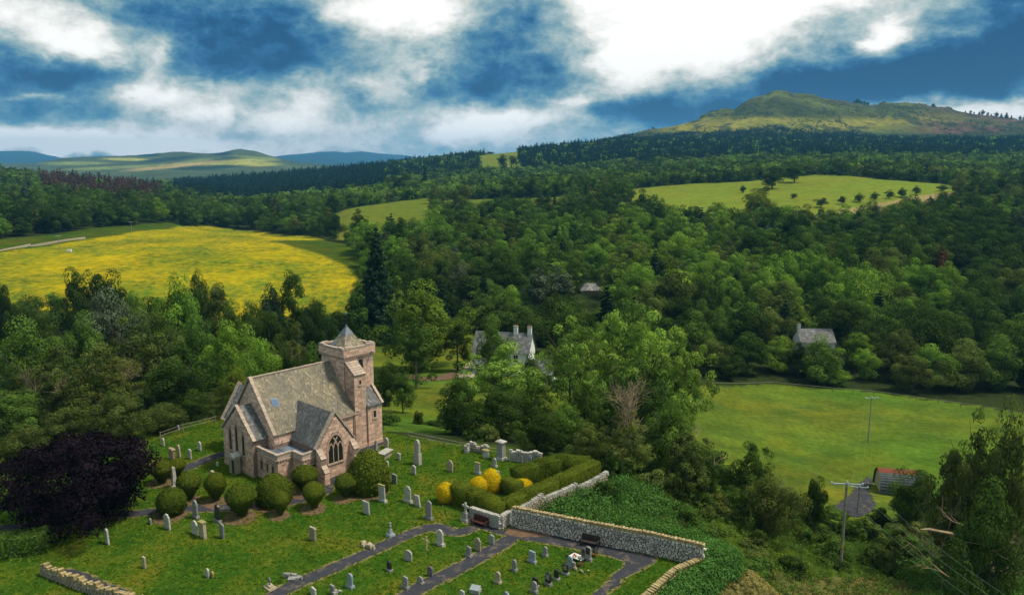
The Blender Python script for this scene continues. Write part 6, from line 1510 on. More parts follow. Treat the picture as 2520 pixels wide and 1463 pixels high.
hedge('yew_hedge', zz2([(1430, 385), (1600, 330), (1780, 285), (1960, 300)], 2.1), 1.9, 2.1, 'leaf_yew', 'far arm of the clipped yew enclosure', seed=4)
hedge('yew_hedge', zz2([(1330, 475), (1390, 500)], 1.7), 1.4, 1.7, 'leaf_yew', 'short dark yew stump between the golden yews', seed=5)
hedge('garden_hedge', [at_z(-160, 1312, 1.9), at_z(0, 1318, 1.9), at_z(88, 1306, 1.9)], 2.2, 1.9, 'leaf_mid', 'green hedge with bright top at the lower left corner', .2, 110, 6)
# ------------------------------------------------------------------ rubble walls
def lump(seed):
    rg = random.Random(seed); vs = []
    for (a, b, c) in [(-1, -1, -1), (1, -1, -1), (1, 1, -1), (-1, 1, -1), (-1, -1, 1), (1, -1, 1), (1, 1, 1), (-1, 1, 1)]:
        k = .78 if b < 0 else 1.0; vs.append((a * .5 * k * rg.uniform(.8, 1.0), b * .5, c * .5 * k * rg.uniform(.8, 1.0)))
    vs.append((rg.uniform(-.1, .1), -.62, rg.uniform(-.1, .1)))
    fs = [(0, 3, 2, 1), (4, 5, 6, 7), (1, 2, 6, 5), (2, 3, 7, 6), (3, 0, 4, 7), (0, 1, 8), (1, 5, 8), (5, 4, 8), (4, 0, 8)]
    return vs, fs
LUMPS = [lump(i) for i in range(6)]; LM = {}
def lump_obj(name, parent, M, dims, mat, k):
    if (mat, k) not in LM:
        m = MB(); m.add(*LUMPS[k]); me = m.mesh('rubble_stone'); me.materials.append(MATS[mat]); LM[(mat, k)] = me
    o = bpy.data.objects.new(name, LM[(mat, k)]); COL.objects.link(o); o.parent = parent; o.matrix_local = M @ Matrix.Diagonal((*dims, 1)); return o
def rubble_wall(name, path, h, label, thick=.5, cope=True, mat='grey_rubble', copemat='moss_stone', limit=300, size=.3, faces=(-1,), hfun=None, core='rubble_core'):
    root = empty(name, (path[0][0], path[0][1], 0), 0, label, 'wall'); O = Vector((path[0][0], path[0][1], 0)); items = []; cb = MB()
    for i in range(len(path) - 1):
        A = Vector((*path[i][:2], 0)) - O; B = Vector((*path[i + 1][:2], 0)) - O; d = B - A; L = d.length; d.normalize(); n = Vector((-d.y, d.x, 0))
        c = (A + B) / 2; hh = lambda x: (hfun(x / L) if hfun else 1) * h
        ns = max(1, int(L / (.4 if hfun else 1.5)))
        for q in range(ns):
            q0, q1 = A + d * L * q / ns, A + d * L * (q + 1) / ns; hq = min(hh(L * q / ns), hh(L * (q + 1) / ns)); cq = (q0 + q1) / 2; cb.box((cq.x, cq.y, hq / 2 - .65), (L / ns, thick - .06, hq + 1.25), math.atan2(d.y, d.x))
        for fs in faces:
            z = .02
            while z < h - .05:
                rh = size * random.uniform(.5, .8); x = random.uniform(-.1, .05)
                while x < L:
                    w = size * random.uniform(.6, 1.5)
                    if z + rh * .6 < hh(x):
                        p = A + d * (x + w / 2) + n * (fs * (thick / 2 - .05)) + Vector((0, 0, z + rh / 2 + random.uniform(-.03, .03))); nn = -n * fs; dd = d
                        M = Matrix(((dd.x, nn.x, 0, p.x), (dd.y, nn.y, 0, p.y), (0, 0, 1, p.z), (0, 0, 0, 1))) @ Matrix.Rotation(random.uniform(-.15, .15), 4, 'Y')
                        items.append((w * rh, M, (w * .97, .22 * random.uniform(.8, 1.3), rh * .97), mat, 'stone'))
                    x += w
                z += rh
        if cope:
            x = 0
            while x < L:
                w = random.uniform(.24, .42); p = A + d * (x + w / 2) + Vector((0, 0, hh(x) + .14)); M = Matrix(((d.x, -n.x, 0, p.x), (d.y, -n.y, 0, p.y), (0, 0, 1, p.z), (0, 0, 0, 1))) @ Matrix.Rotation(random.uniform(-.25, .25), 4, 'Y')
                items.append((.3, M, (w * .95, thick * random.uniform(.95, 1.15), random.uniform(.34, .52)), copemat, 'cope_stone')); x += w
    cb.build('core', MATS[core], root); items.sort(key=lambda t: -t[0] * random.uniform(.6, 1)); rest = {}
    cnt = {'stone': 0, 'cope_stone': 0}
    for (a, M, dims, mt, nm) in items:
        k = random.randrange(6)
        if cnt[nm] < limit: lump_obj(nm, root, M, dims, mt, k); cnt[nm] += 1
        else:
            mb = rest.setdefault((nm, mt), MB()); vs, fs = LUMPS[k]; mb.add([M @ Vector((v[0] * dims[0], v[1] * dims[1], v[2] * dims[2])) for v in vs], fs, random.random())
    for (nm, mt), mb in rest.items(): tag(mb.build('rubble_stones' if nm == 'stone' else 'cope_stones', MATS[mt], root), kind='stuff')
    return root
wt = [at_z(u, v, 2.0) for u, v in [(1262, 1247), (1449, 1284), (1600, 1311), (1730, 1340)]]
rubble_wall('boundary_wall', wt, 1.85, 'long whitewashed rubble wall with mossy cope stones behind the brown bench', limit=290)
wt2 = [wt[-1], at_z(1660, 1400, .8), at_z(1590, 1463, .8), at_z(1480, 1545, .8)]
rubble_wall('side_wall', wt2, .6, 'lower mossy rubble wall running down to the bottom edge among bracken', limit=120, mat='moss_stone', copemat='moss_stone', faces=(-1, 1))
wn_ = [at_z(u, v, 1.4) for u, v in [(1160, 1245), (1231, 1267), (1262, 1249)]]
rubble_wall('niche_wall', wn_, 1.4, 'short pale angled wall below the yew hedge behind the red bench', cope=False, mat='granite_pale', limit=100, size=.24, core='granite_pale')
rubble_wall('hedge_wall', [at_z(1262, 1249, 1.5), at_z(*z2(1600, 622), 1.5), at_z(*z2(1905, 520), 1.6), at_z(*z2(2150, 412), 1.8)], 1.6, 'stone wall under the right arm of the yew hedge', hfun=lambda f: .6 + .3 * f ** 2, mat='stone_buff', copemat='granite_pale', limit=120)
rubble_wall('ruined_wall', [at_z(u, v) for u, v in (z2(965, 265), z2(1000, 235), z2(1150, 262))], 1.25, 'ruined white wall stub left of the capped monument', cope=False, mat='granite_pale', limit=60, size=.34, hfun=lambda f: .8 + .2 * math.sin(f * 9), core='granite_pale')
rubble_wall('ruined_wall', [at_z(u, v) for u, v in (z2(1340, 325), z2(1450, 335), z2(1600, 345))], 1.45, 'ruined white wall with grey wall slabs right of the capped monument', cope=False, mat='granite_pale', limit=60, size=.34, hfun=lambda f: 1 - .12 * math.sin(f * 7), core='granite_pale')
for (x, y, w, h, mt, lb) in [(1430, 338, 34, 62, 'granite_grey', 'grey memorial slab set in the ruined white wall'), (1508, 345, 34, 60, 'stone_blue', 'blue grey memorial slab at the right of the ruined white wall')]:
    stone_at(*z2(x, y + 4), h * K2, w * K2, 'flat', mt, lb, thick=.1)
wl = [at_z(u, v, 1.0) for u, v in [(105, 1385), (190, 1420), (290, 1452), (350, 1470)]]
rubble_wall('field_wall', wl, .9, 'tumbledown drystone wall at the lower left corner', limit=150, mat='stone_buff', copemat='moss_stone', faces=(-1, 1), hfun=lambda f: .75 + .25 * math.sin(f * 23) * math.sin(f * 7 + 1))
# ------------------------------------------------------------------ benches, fences, poles
def bench(u, v, rz, mat, label):
    x, y, _ = at_z(u, v); o = empty('bench', (x, y, 0), rz, label, 'bench'); L = 1.7
    for sx in (-1, 1):
        m = MB(); m.box((sx * L / 2, -.28, .32), (.09, .09, .64)); m.build('leg', MATS[mat], o)
        m = MB(); m.box((sx * L / 2, .25, .48), (.09, .09, .96)); m.build('leg', MATS[mat], o)
        m = MB(); m.box((sx * L / 2, -.03, .66), (.1, .66, .05)); m.build('armrest', MATS[mat], o)
    for k in range(4): m = MB(); m.box((0, -.24 + k * .15, .44), (L - .1, .12, .035)); m.build('seat_slat', MATS[mat], o)
    for k in range(4): m = MB(); m.box((0, .24, .54 + k * .125), (L - .1, .035, .1)); m.build('back_slat', MATS[mat], o)
    m = MB(); m.box((0, .24, 1.0), (L + .1, .06, .07)); m.build('top_rail', MATS[mat], o)
    return o
dw = Vector(wt[1]) - Vector(wt[0]); bench(1452, 1342, math.atan2(dw.y, dw.x), 'bench_brown', 'dark brown slatted bench against the long rubble wall')
dw = Vector(wn_[1]) - Vector(wn_[0]); bench(1181, 1293, math.atan2(dw.y, dw.x), 'bench_red', 'red brown slatted bench in front of the short angled wall')
m_ = MB(); x_, y_, _ = at_z(1478, 1334); m_.prism([(x_, y_, 0), (x_ + .3, y_ - .1, 0), (x_ + .1, y_, .6)], (.05, .25, 0)); tag(m_.build('waste_bag', MATS['verdigris']), 'small pale green bag leaning beside the brown bench', 'bag')
def fence(name, pts, label, h=1.1, rails=2, sp=2.4, mat='timber', follow=False, rad=.05):
    P_ = [Vector(p) for p in pts]; root = empty(name, P_[0], 0, label, 'fence'); O = P_[0]; posts = []
    for i in range(len(P_) - 1):
        n = max(1, int((P_[i + 1] - P_[i]).length / sp)); posts += [P_[i].lerp(P_[i + 1], k / n) for k in range(n)]
    posts.append(P_[-1])
    if follow: posts = [Vector((p.x, p.y, gz(p.x, p.y))) for p in posts]
    me = MB(); me.box((0, 0, h / 2 - .2), (rad * 2, rad * 2, h + .4)); pm = me.mesh('post')
    for p in posts: link('post', pm, MATS[mat], root, p - O)
    for k in range(rails):
        for a, b in zip(posts[:-1], posts[1:]):
            m = MB(); z = h * (.92 - .4 * k); m.tube([a - O + Vector((0, 0, z)), b - O + Vector((0, 0, z))], rad * .7, 4); m.build('rail', MATS[mat], root)
fence('post_and_rail_fence', [at_z(u, v, 0) for u, v in [(1005, 1080), (1140, 1108), (1320, 1140)]], 'weathered post and rail fence behind the upper lawn')
fence('post_and_rail_fence', [at_z(u, v, 0) for u, v in [(395, 1082), (450, 1062), (530, 1042)]], 'weathered fence left of the church beyond the rough grass')
pf = [on_ground(u, v) for u, v in [(1745, 952), (1900, 950), (2150, 972), (2420, 1010), (2560, 1035)]]
fence('pasture_fence', pf, 'thin wire fence with posts along the far side of the right hand pasture', 1.2, 1, 4.5, follow=True, rad=.06)
def pole(u, v, vtop, label, arm=1.6, name='power_pole', yaw=0.3, sign=False, mat='timber', r=.14):
    x, y, z = on_ground(u, v); zt = at_Y(u, vtop, y)[2]; h = zt - z
    o = empty(name, (x, y, z), yaw, label, 'power pole')
    m = MB(); m.tube([(0, 0, -.5), (0, 0, h)], [r, r * .75], 8); m.build('post', MATS[mat], o)
    m = MB(); m.box((0, -.12, h - .1), (arm * 2, .12, .13)); m.build('crossarm', MATS['galvanised'], o)
    ends = []
    for k in (-1, 0, 1):
        q = (k * (arm - .08), -.12, h + (.12 if k else .32)); im = MB(); im.tube([(q[0], q[1], h - .05), (q[0], q[1], h + .06), q], [.09, .14, .06], 6); im.build('insulator', MATS['ceramic'], o)
        ends.append(Matrix.Translation((x, y, z)) @ Matrix.Rotation(yaw, 4, 'Z') @ Vector(q))
    if sign: m = MB(); m.box((0, -r - .01, h * .28), (.24, .02, .3)); m.build('warning_plate', MATS['yellow_sign'], o)
    return ends
e1 = pole(2068, 1402, 1187, 'nearest timber power pole with pale crossarm and yellow plate', 1.75, yaw=-.12, sign=True, r=.17)
e2 = pole(2110, 1262, 1196, 'short power pole behind the nearest one at the gravel yard', 1.25, yaw=-.12)
e3 = pole(2136, 1088, 977, 'power pole standing alone in the right hand pasture', 1.3, yaw=.05)
pole(147, 618, 580, 'left of three small poles on the yellow field edge', 1.2); pole(325, 578, 546, 'middle of three small poles on the yellow field edge', 1.2); pole(440, 552, 526, 'right of three small poles on the yellow field edge', 1.2)
def wire(a, b, sag, label, r=.016):
    P_ = [a.lerp(b, t) - Vector((0, 0, sag * 4 * t * (1 - t))) for t in np.linspace(0, 1, 15)]
    m = MB(); m.tube(P_, r, 4, cap=False); o = m.build('power_line', MATS['wire_metal']); tag(o, label, 'cable', 'overhead wires of the pole line')
for i in range(3):
    wire(e1[i], Vector((e1[i].x + 2.6, e1[i].y - 38, e1[i].z + 2)), 1.3, 'green tinted overhead wire running down from the nearest pole to the bottom edge')
    wire(e1[i], e2[i], .5, 'overhead wire between the nearest pole and the short pole'); wire(e2[i], e3[i], .9, 'thin overhead wire crossing the pasture', .01)
# ------------------------------------------------------------------ houses beyond the churchyard
def gable_block(root, x0, x1, y0, y1, ze, zr, wallmat, roofmat, chimneys=(), hip=0.0, sl=True):
    m = MB(); m.box(((x0 + x1) / 2, (y0 + y1) / 2, ze / 2 - .5), (x1 - x0, y1 - y0, ze + 1)); yc = (y0 + y1) / 2
    if not hip: m.prism([(x0, y0, ze + .001), (x0, yc, zr - .15), (x0, y1, ze + .001)], (x1 - x0, 0, 0))
    w = m.build('wall', MATS[wallmat], root); e = .3
    r = MB(); A, B = (x0 - e + hip, yc, zr), (x1 + e - hip, yc, zr); c = [(x0 - e, y0 - e, ze - .2), (x1 + e, y0 - e, ze - .2), (x1 + e, y1 + e, ze - .2), (x0 - e, y1 + e, ze - .2)]
    r.add([A, B] + c, [(2, 3, 1, 0), (4, 5, 0, 1), (3, 4, 1), (5, 2, 0), (5, 4, 3, 2)] if hip else [(2, 3, 1, 0), (4, 5, 0, 1)]); ro = r.build('roof', MATS[roofmat], root)
    if sl: slates('roof_slates', ro, A, B, c[1], c[0], roofmat, .5, .6)
    if not hip:
        q = MB(); q.tube([A, B], .1, 4); q.build('ridge', MATS['lead'], ro)
    for (cx, cy2) in chimneys:
        q = MB(); q.box((cx, cy2, zr + .5), (.9, .8, 2.2)); co = q.build('chimney', MATS[wallmat], ro); q = MB(); q.box((cx, cy2, zr + 1.65), (1.05, .95, .12)); q.build('chimney_cap', MATS['stone_buff'], co)
        for dx in (-.22, .22): q = MB(); q.tube([(cx + dx, cy2, zr + 1.7), (cx + dx, cy2, zr + 2.1)], .12, 6); q.build('chimney_pot', MATS['terracotta'], co)
    return w
def win(root, x, z, w, h, y, n=-1):
    m = MB(); m.box((x, y + n * .02, z), (w, .06, h)); o = m.build('window', MATS['dark_glass'], root)
    q = MB(); q.box((x, y + n * .06, z), (.05, .03, h)); q.box((x - w / 4 - .0125, y + n * .06, z), (w / 2 - .075, .03, .05)); q.box((x + w / 4 + .0125, y + n * .06, z), (w / 2 - .075, .03, .05)); q.build('frame', MATS['white_paint'], o)
hx, hy = at_Y(1164, 900, 178)[:2]; hz_ = -12.3
ho = empty('white_house', (hx, hy, hz_), R(-14), 'whitewashed two storey house with slate roof and white chimneys among the trees', 'house')
gable_block(ho, 0, 13.2, 0, 7, 5.6, 9.3, 'white_paint', 'slate_blue', [(9.4, 3.5), (12.7, 3.5)])
for x in (1.2, 4.2, 7.2, 10.2): win(ho, x, 4.1, 1.0, 1.6, 0); win(ho, x, 1.4, 1.0, 1.6, 0)
m = MB(); m.box((13.0, -.1, 2.8), (.1, .1, 5.4)); m.build('downpipe', MATS['iron'], ho)
g2 = empty('white_garage', (*at_Y(1297, 915, 170)[:2], -12.6), R(-10), 'low white outbuilding with slate roof and wide dark opening', 'outbuilding')
gable_block(g2, 0, 6.0, 0, 5, 2.6, 5.0, 'white_paint', 'slate_blue'); m = MB(); m.box((3.9, -.03, 1.1), (3.2, .08, 2.1)); m.build('garage_opening_shade', MATS['iron'], g2); m = MB(); m.box((3.9, -.06, 2.25), (3.3, .1, .15)); m.build('lintel', MATS['white_paint'], g2)  # dark panel on the wall paints in the shade of the opening
b1 = empty('bungalow', (*at_Y(1430, 722, 322)[:2], gz(*at_Y(1440, 722, 322)[:2])), R(8), 'pinkish bungalow with hipped grey slate roof high in the wood', 'house')
bz = at_Y(1450, 697, 325)[2] - b1.location.z
gable_block(b1, 0, 9.0, 0, 7, bz - 2.4, bz, 'stone_pink', 'slate_white', hip=2.6); win(b1, 2.2, bz - 3.4, .9, 1.1, 0)
c1 = empty('cottage', (*at_Y(1972, 850, 238)[:2], gz(*at_Y(1990, 850, 238)[:2])), R(2), 'cottage with blue grey slate roof and slim chimney hidden in trees', 'house')
cz = at_Y(2010, 810, 241)[2] - c1.location.z
gable_block(c1, 0, 10.6, 0, 7, cz - 3.4, cz, 'white_paint', 'slate_blue', [(.3, 3.5)])
def shed():
    x, y, z = on_ground(2180, 1222); o = empty('arched_shed', (x - .3, y + .8, z - .1), R(-12), 'arched corrugated iron shed with a rusty red roof panel', 'shed')
    zt = at_Y(2200, 1158, y + 2)[2] - z; L = 6.5; W_ = 2.6
    def arc(a): return (math.cos(a) * W_ , max(0, math.sin(a)) ** .85 * zt)
    m = MB(); n = 44; vs = []; A = np.linspace(math.pi, 0, n + 1)
    for i, a in enumerate(A):
        py, pz = arc(a); k = 1 + (.008 if i % 2 else -.008); vs += [(-.3, 2.6 + py * k, pz * k), (L, 2.6 + py * k, pz * k)]
    top = [i for i in range(n) if .30 * n < i < .62 * n and i > .30 * n]
    red = [i for i in range(n) if .36 * n <= i < .62 * n]
    m.add(vs, [(2 * i, 2 * i + 1, 2 * i + 3, 2 * i + 2) for i in range(n) if i not in red]); m.build('corrugated_sheet', MATS['corrugated'], o)
    m = MB(); m.add(vs, [(2 * i, 2 * i + 1, 2 * i + 3, 2 * i + 2) for i in red]); q = m.build('roof_panel', MATS['rust_sheet'], o); q['label'] = 'rusty red roof panel'
    m = MB(); m.prism([(0, 2.6 + arc(a)[0] * .97, arc(a)[1] * .97) for a in np.linspace(math.pi, 0, 13)], (.08, 0, 0)); m.build('end_wall', MATS['pale_timber'], o)
shed()
def draped(name, uv, mat, dz, step=.7, label=None, kind='structure'):
    poly = world_poly(uv) if uv and len(uv[0]) == 2 else uv; xs = [p[0] for p in poly]; ys = [p[1] for p in poly]
    gx, gy = np.meshgrid(np.arange(min(xs) - step, max(xs) + step, step), np.arange(min(ys) - step, max(ys) + step, step)); ok = inside(gx, gy, poly)
    Z = ground(gx, gy) + dz; idx = np.arange(gx.size).reshape(gx.shape); f = ok[:-1, :-1] & ok[1:, 1:] & ok[:-1, 1:] & ok[1:, :-1]
    Fq = np.stack([idx[:-1, :-1][f], idx[:-1, 1:][f], idx[1:, 1:][f], idx[1:, :-1][f]], -1)
    o = link(name, mesh_np(name, np.stack([gx, gy, Z], -1).reshape(-1, 3), Fq), MATS[mat]); tag(o, label, kind=kind)
draped('gravel_yard', [(2132, 1170), (2152, 1178), (2150, 1195), (2142, 1207), (2160, 1243), (2150, 1262), (2120, 1276), (2035, 1262), (2042, 1247), (2085, 1217), (2110, 1188)], 'gravel', .06, .5)
draped('house_drive', [(945, 908), (1000, 918), (1060, 928), (1100, 918), (1165, 905), (1166, 930), (1100, 935), (1040, 940), (950, 925)], 'soil', .08, .7)
draped('house_forecourt', [(1120, 915), (1168, 880), (1175, 930), (1130, 935)], 'stone_buff', .12, .7)
# trough, roadside wall, fallen branch
x, y, z = on_ground(171, 621); t = empty('water_tank', (x, y, z), .1, 'small white water tank standing in the yellow field', 'tank')
m = MB(); m.box((0, 0, .9), (1.9, 1.3, 1.2)); m.build('tank', MATS['white_paint'], t); m = MB(); m.box((-.7, 0, .15), (.2, 1.1, .3)); m.box((.7, 0, .15), (.2, 1.1, .3)); m.build('feet', MATS['iron'], t)
rw = [on_ground(u, v) for u, v in [(-20, 622), (75, 607), (110, 603), (160, 594), (210, 588)]]
m = MB()
for a, b in zip(rw[:-1], rw[1:]):
    A, B = Vector(a), Vector(b); c = (A + B) / 2; m.box((c.x, c.y, c.z + .4), ((B - A).length, .6, 1.2), math.atan2((B - A).y, (B - A).x), jit=.1)
tag(m.build('roadside_wall', MATS['stone_buff']), 'low rubble wall beside the lane above the yellow field', 'wall')
fb_ = MB(); p0 = Vector(at_Y(2265, 1302, 76)); p1 = Vector(at_Y(2342, 1312, 76)); fb_.tube([p0, p0.lerp(p1, .3) + Vector((0, 0, .15)), p0.lerp(p1, .7) + Vector((0, 0, .05)), p1, p1 + Vector((.1, 0, -.7))], [.08, .16, .16, .2, .12], 6); tag(fb_.build('dead_branch', MATS['dead_wood']), 'pale broken branch jutting from the dark trees at lower right', 'branch')
# ------------------------------------------------------------------ gorse and young plantation on the craggy hill
def hill_cover(name, n, label, mat, size, test, seed, per=14):
    V = HILLS['hill'][:120]; rg = np.random.default_rng(seed); i = rg.integers(2, 119, n); j = rg.integers(0, V.shape[1] - 1, n); P3 = V[i, j] + rg.normal(size=(n, 3)) * np.array([4, 4, 0])
    u, v = proj(P3[:, 0], P3[:, 1], P3[:, 2]); k = test(u, v, fbm(P3[:, 0] / 130, P3[:, 1] / 160, 3, seed)); P3 = P3[k]; s = size * (.5 + rg.random(len(P3)))
    P3[:, 2] += s * .4; A, B, T = leaf_cloud(P3, s, per, size * .75, rg, 1.1, .3, fill=.4); o = link(name, mesh_np(name, A, B, face_attr={'tint': T}), MATS[mat]); tag(o, label, kind='stuff')
hill_cover('gorse', 9000, 'scattered dark gorse and scrub on the craggy hill', 'leaf_dark', 3.6, lambda u, v, f: (f > .52) & (v > 255) & (np.random.default_rng(1).random(len(u)) < .5), 61)
hill_cover('hill_plantation', 16000, 'dark plantation climbing the foot of the craggy hill', 'leaf_conifer', 6.5, lambda u, v, f: (v > 336 - 20 * np.exp(-((u - 1900) / 110) ** 2) + 26 * (f - .5) + 8 * (u > 2150)) & (u > 1400), 62, 12)
# ------------------------------------------------------------------ scrub, bracken, grass
SCRUB_MARKS = [(2068, 1402, 'the nearest power pole foot'), (2100, 1230, 'the gravel yard'), (1730, 1345, 'the corner of the rubble wall'), (2300, 1300, 'the pale broken branch'), (1880, 1230, 'the pale stemmed tree'), (1560, 1210, 'the wall side bracken'), (2450, 1420, 'the lower right corner'), (1850, 1400, 'the dry grass'), (2190, 1200, 'the arched shed'),
 (570, 1000, 'the church chancel roof'), (380, 1060, 'the left churchyard fence'), (150, 1050, 'the top of the copper beech'), (1000, 1075, 'the fence right of the tower'), (1230, 1090, 'the capped monument'), (1440, 1130, 'the hedge enclosure corner'), (1620, 1150, 'the half dead tree foot'), (250, 1450, 'the tumbledown wall end'), (60, 1420, 'the lower left hedge')]
def scrub(n, region, mats, label, name='shrub', seed=3, hr=(1.5, 3.0), rr=(1.2, 2.4), group=None, jy=0, cap=None):
    rg = random.Random(seed); poly = world_poly(region); xs = [p[0] for p in poly]; ys = [p[1] for p in poly]; k = 0; tries = 0; done = []
    while k < n and tries < 20000:
        tries += 1; x = rg.uniform(min(xs), max(xs)); y = rg.uniform(min(ys), max(ys))
        if not inside(np.array([x]), np.array([y]), poly)[0] or any((x - a) ** 2 + (y - b) ** 2 < (rr[0] * .8) ** 2 for a, b in done): continue
        if inside(np.array([x]), np.array([y]), YARD)[0]: continue
        done.append((x, y)); k += 1
        mt_ = rg.choice(mats); dd_ = {'leaf_mid': 'green', 'leaf_olive': 'olive', 'leaf_dark': 'dark green', 'leaf_light': 'light green', 'leaf_yellow': 'yellow green'}[mt_] + ' ' + name.replace('_', ' ')
        hh_ = rg.uniform(*hr); dd_ = ('small ' if hh_ < (hr[0] + hr[1]) / 2 else 'tall ') + dd_; lb_ = near_words(dd_, *proj(x, y, gz(x, y) + 1), SCRUB_MARKS); tree('shrub', x, y, gz(x, y) - .2, rg.uniform(*rr), hh_, mt_, name, lb_, 'shrub', group or label)
scrub(58, [(1480, 1180), (1650, 1190), (1800, 1200), (1900, 1230), (2020, 1290), (2200, 1290), (2350, 1300), (2560, 1300), (2600, 1440), (2400, 1480), (2250, 1430), (2050, 1408), (1780, 1400), (1740, 1350), (1600, 1290), (1450, 1250)], ['leaf_mid', 'leaf_olive', 'leaf_olive', 'leaf_dark'], 'tangled green shrub in the scrub around the nearest power pole', group='scrub bushes around the nearest power pole', hr=(1.6, 3.2))
scrub(26, [(1760, 1180), (1900, 1190), (2030, 1250), (2200, 1270), (2230, 1230), (2420, 1240), (2560, 1200), (2600, 1320), (2000, 1320), (1760, 1260)], ['leaf_mid', 'leaf_olive'], 'low bush between the gravel yard and the power pole', seed=9, hr=(1.2, 2.2), group='low bushes below the gravel yard')
scrub(40, [(-200, 1130), (60, 1090), (330, 1050), (520, 1020), (700, 1000), (720, 940), (500, 940), (200, 980), (-200, 1000)], ['leaf_olive', 'leaf_mid', 'leaf_dark'], 'bush in the thicket behind the left part of the churchyard', seed=11, rr=(1.6, 3), hr=(2, 4.2), group='thicket bushes behind the left part of the churchyard')
scrub(34, [(925, 1062), (1010, 1072), (1330, 1120), (1480, 1150), (1480, 1090), (1330, 1060), (1050, 1030), (930, 1030)], ['leaf_olive', 'leaf_dark', 'leaf_mid'], 'bramble bush behind the post and rail fence', seed=12, rr=(1.0, 2.0), hr=(1, 2.4), group='bramble bushes behind the post and rail fence')
scrub(30, [(1480, 1080), (1700, 1100), (1800, 1180), (1750, 1230), (1500, 1190)], ['leaf_dark', 'leaf_mid'], 'dark bush under the half dead tree', seed=13, rr=(1.6, 2.6), hr=(2, 4), group='dark bushes under the half dead tree')
scrub(34, [(880, 960), (960, 900), (1100, 925), (1180, 930), (1450, 1000), (1600, 1040), (1440, 1060), (1300, 1010), (1050, 960)][::-1], ['leaf_dark', 'leaf_mid', 'leaf_olive'], 'bush scattered in the meadow behind the church', seed=14, rr=(.9, 1.8), hr=(.8, 2), group='bushes in the meadow behind the church') if False else None
scrub(14, [(-150, 1400), (100, 1395), (200, 1440), (330, 1500), (-150, 1540)], ['leaf_light', 'leaf_olive', 'leaf_yellow'], 'pale leafy weed clump by the tumbledown wall at lower left', 'weed_clump', 15, (.4, 1.0), (.7, 1.3), 'weed clumps by the tumbledown wall')
def fronds(name, region, n, label, mat, seed, hmin=.5, hmax=1.1, skip_yard=True, size=.34, poly=None, cluster=0):
    rg = np.random.default_rng(seed); poly = poly or world_poly(region); xs = [p[0] for p in poly]; ys = [p[1] for p in poly]
    x = rg.uniform(min(xs), max(xs), n * 4); y = rg.uniform(min(ys), max(ys), n * 4); ok = inside(x, y, poly)
    if skip_yard: ok &= ~inside(x, y, YARD)
    if cluster: ok &= fbm(x / 7, y / 4, 3, 91) > cluster
    x, y = x[ok][:n], y[ok][:n]; z = ground(x, y); h = hmin + (hmax - hmin) * rg.random(len(x))
    C = np.stack([x, y, z + h * .5], 1); V, Fq, T = leaf_cloud(C, h * .75, 46, size * .62, rg, .7, .5, fill=.3)
    o = link(name, mesh_np(name, V, Fq, face_attr={'tint': T}), MATS[mat]); tag(o, label, kind='stuff')
fronds('bracken', [(1262, 1250), (1300, 1215), (1450, 1175), (1500, 1190), (1700, 1270), (1760, 1340), (1740, 1350), (1600, 1325), (1450, 1300)], 900, 'bracken growing behind the long rubble wall', 'leaf_fern', 21, .7, 1.6)
fronds('bracken_bank', [(1735, 1335), (1790, 1350), (1830, 1420), (1760, 1470), (1640, 1560), (1480, 1560), (1600, 1470)], 700, 'bracken and nettles outside the lower side wall', 'leaf_fern', 22, .5, 1.3)
fronds('undergrowth', [(1500, 1200), (1800, 1180), (2000, 1290), (2560, 1290), (2600, 1500), (1830, 1400), (1740, 1340)], 2600, 'rough undergrowth between the shrubs around the pole', 'leaf_mid', 23, .4, 1.2, size=.26)
fronds('right_bracken', [(2180, 1400), (2560, 1330), (2600, 1520), (2300, 1520)], 500, 'bracken at the lower right corner', 'leaf_fern', 24, .6, 1.4)
fronds('dry_grass', [(1700, 1440), (1780, 1415), (2150, 1418), (2300, 1450), (2300, 1560), (1560, 1560)], 3500, 'dry tan grass at the bottom edge', 'dry_leaf', 25, .12, .4, size=.2) if 'dry_leaf' in MATS else None
fronds('side_bracken', None, 420, 'bracken leaning over the low side wall', 'leaf_fern', 42, .5, 1.2, poly=[(a[0] + dx, a[1] + dy) for a, dx, dy in [(wt2[0], .35, .4), (wt2[1], .35, -.2), (wt2[2], .35, -.2), (wt2[3], .35, -.2), (wt2[3], 2.5, -1), (wt2[2], 2.6, -.5), (wt2[1], 2.6, 0), (wt2[0], 2.6, 1)]])
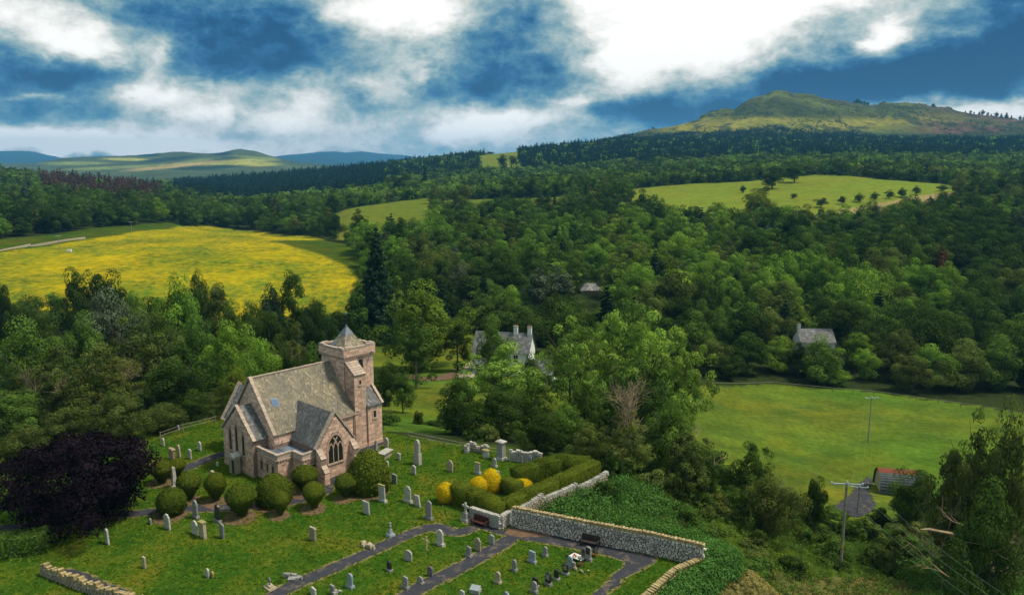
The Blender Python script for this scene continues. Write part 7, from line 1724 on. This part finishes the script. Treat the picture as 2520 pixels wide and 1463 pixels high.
def grass_tufts():
    rg = np.random.default_rng(31); n = 52000; poly = YARD
    x = rg.uniform(-60, 22, n * 2); y = rg.uniform(54, 112, n * 2); ok = inside(x, y, poly)
    for (nm, p) in PATHS: ok &= ~inside(x, y, p)
    x, y = x[ok][:n], y[ok][:n]; k = len(x); w = .10 + .10 * rg.random(k); h = .05 + .13 * rg.random(k) ** 2; a = rg.random(k) * 6.28
    dx, dy = np.cos(a) * w, np.sin(a) * w; lx, ly = rg.normal(size=k) * .06, rg.normal(size=k) * .06
    V = np.stack([np.stack([x - dx, y - dy, 0 * x], 1), np.stack([x + dx, y + dy, 0 * x], 1), np.stack([x + lx, y + ly, h], 1)], 1).reshape(-1, 3)
    T = np.clip(fbm(x / 6, y / 6, 3, 5) * 1.2 - .1 + rg.normal(size=k) * .08, 0, 1)
    o = link('grass', mesh_np('grass', V, np.arange(k * 3).reshape(k, 3), face_attr={'tint': T}), MATS['grass_blade']); tag(o, 'short tufted grass of the churchyard lawn', kind='stuff')
mat_leaf('grass_blade', (.052, .150, .012), (.150, .185, .017), trans=.3, hue=0, tv=.22)
grass_tufts()

# things that still share a label are alike: they carry one group
_by = {}
for o in COL.objects:
    if o.parent is None and 'label' in o and 'category' in o: _by.setdefault(o['label'], []).append(o)
for lb, os_ in _by.items():
    if len(os_) > 1 and len({o.get('group', '') for o in os_} - {''}) != 1 or (len(os_) > 1 and sum(o.get('group', '') == os_[0].get('group', '') for o in COL.objects if o.parent is None) > len(os_)):
        for o in os_: o['group'] = lb + ' and its twin' if len(os_) == 2 else lb + ' and others like it'
def build_haze():
    m, t, out = mat_base('haze_air')
    v = t.new('ShaderNodeVolumePrincipled'); v.inputs['Density'].default_value = HAZE_D; v.inputs['Color'].default_value = HAZE_C
    v.inputs['Anisotropy'].default_value = 0.0
    m.node_tree.links.new(v.outputs[0], out.inputs[1])
    b = MB(); b.box((0, 6250, 165), (26000, 13000, 470)); o = b.build('haze', m); tag(o, kind='stuff')
HAZE_D = 0.00007; HAZE_C = (.16, .55, 1.0, 1)
build_haze()
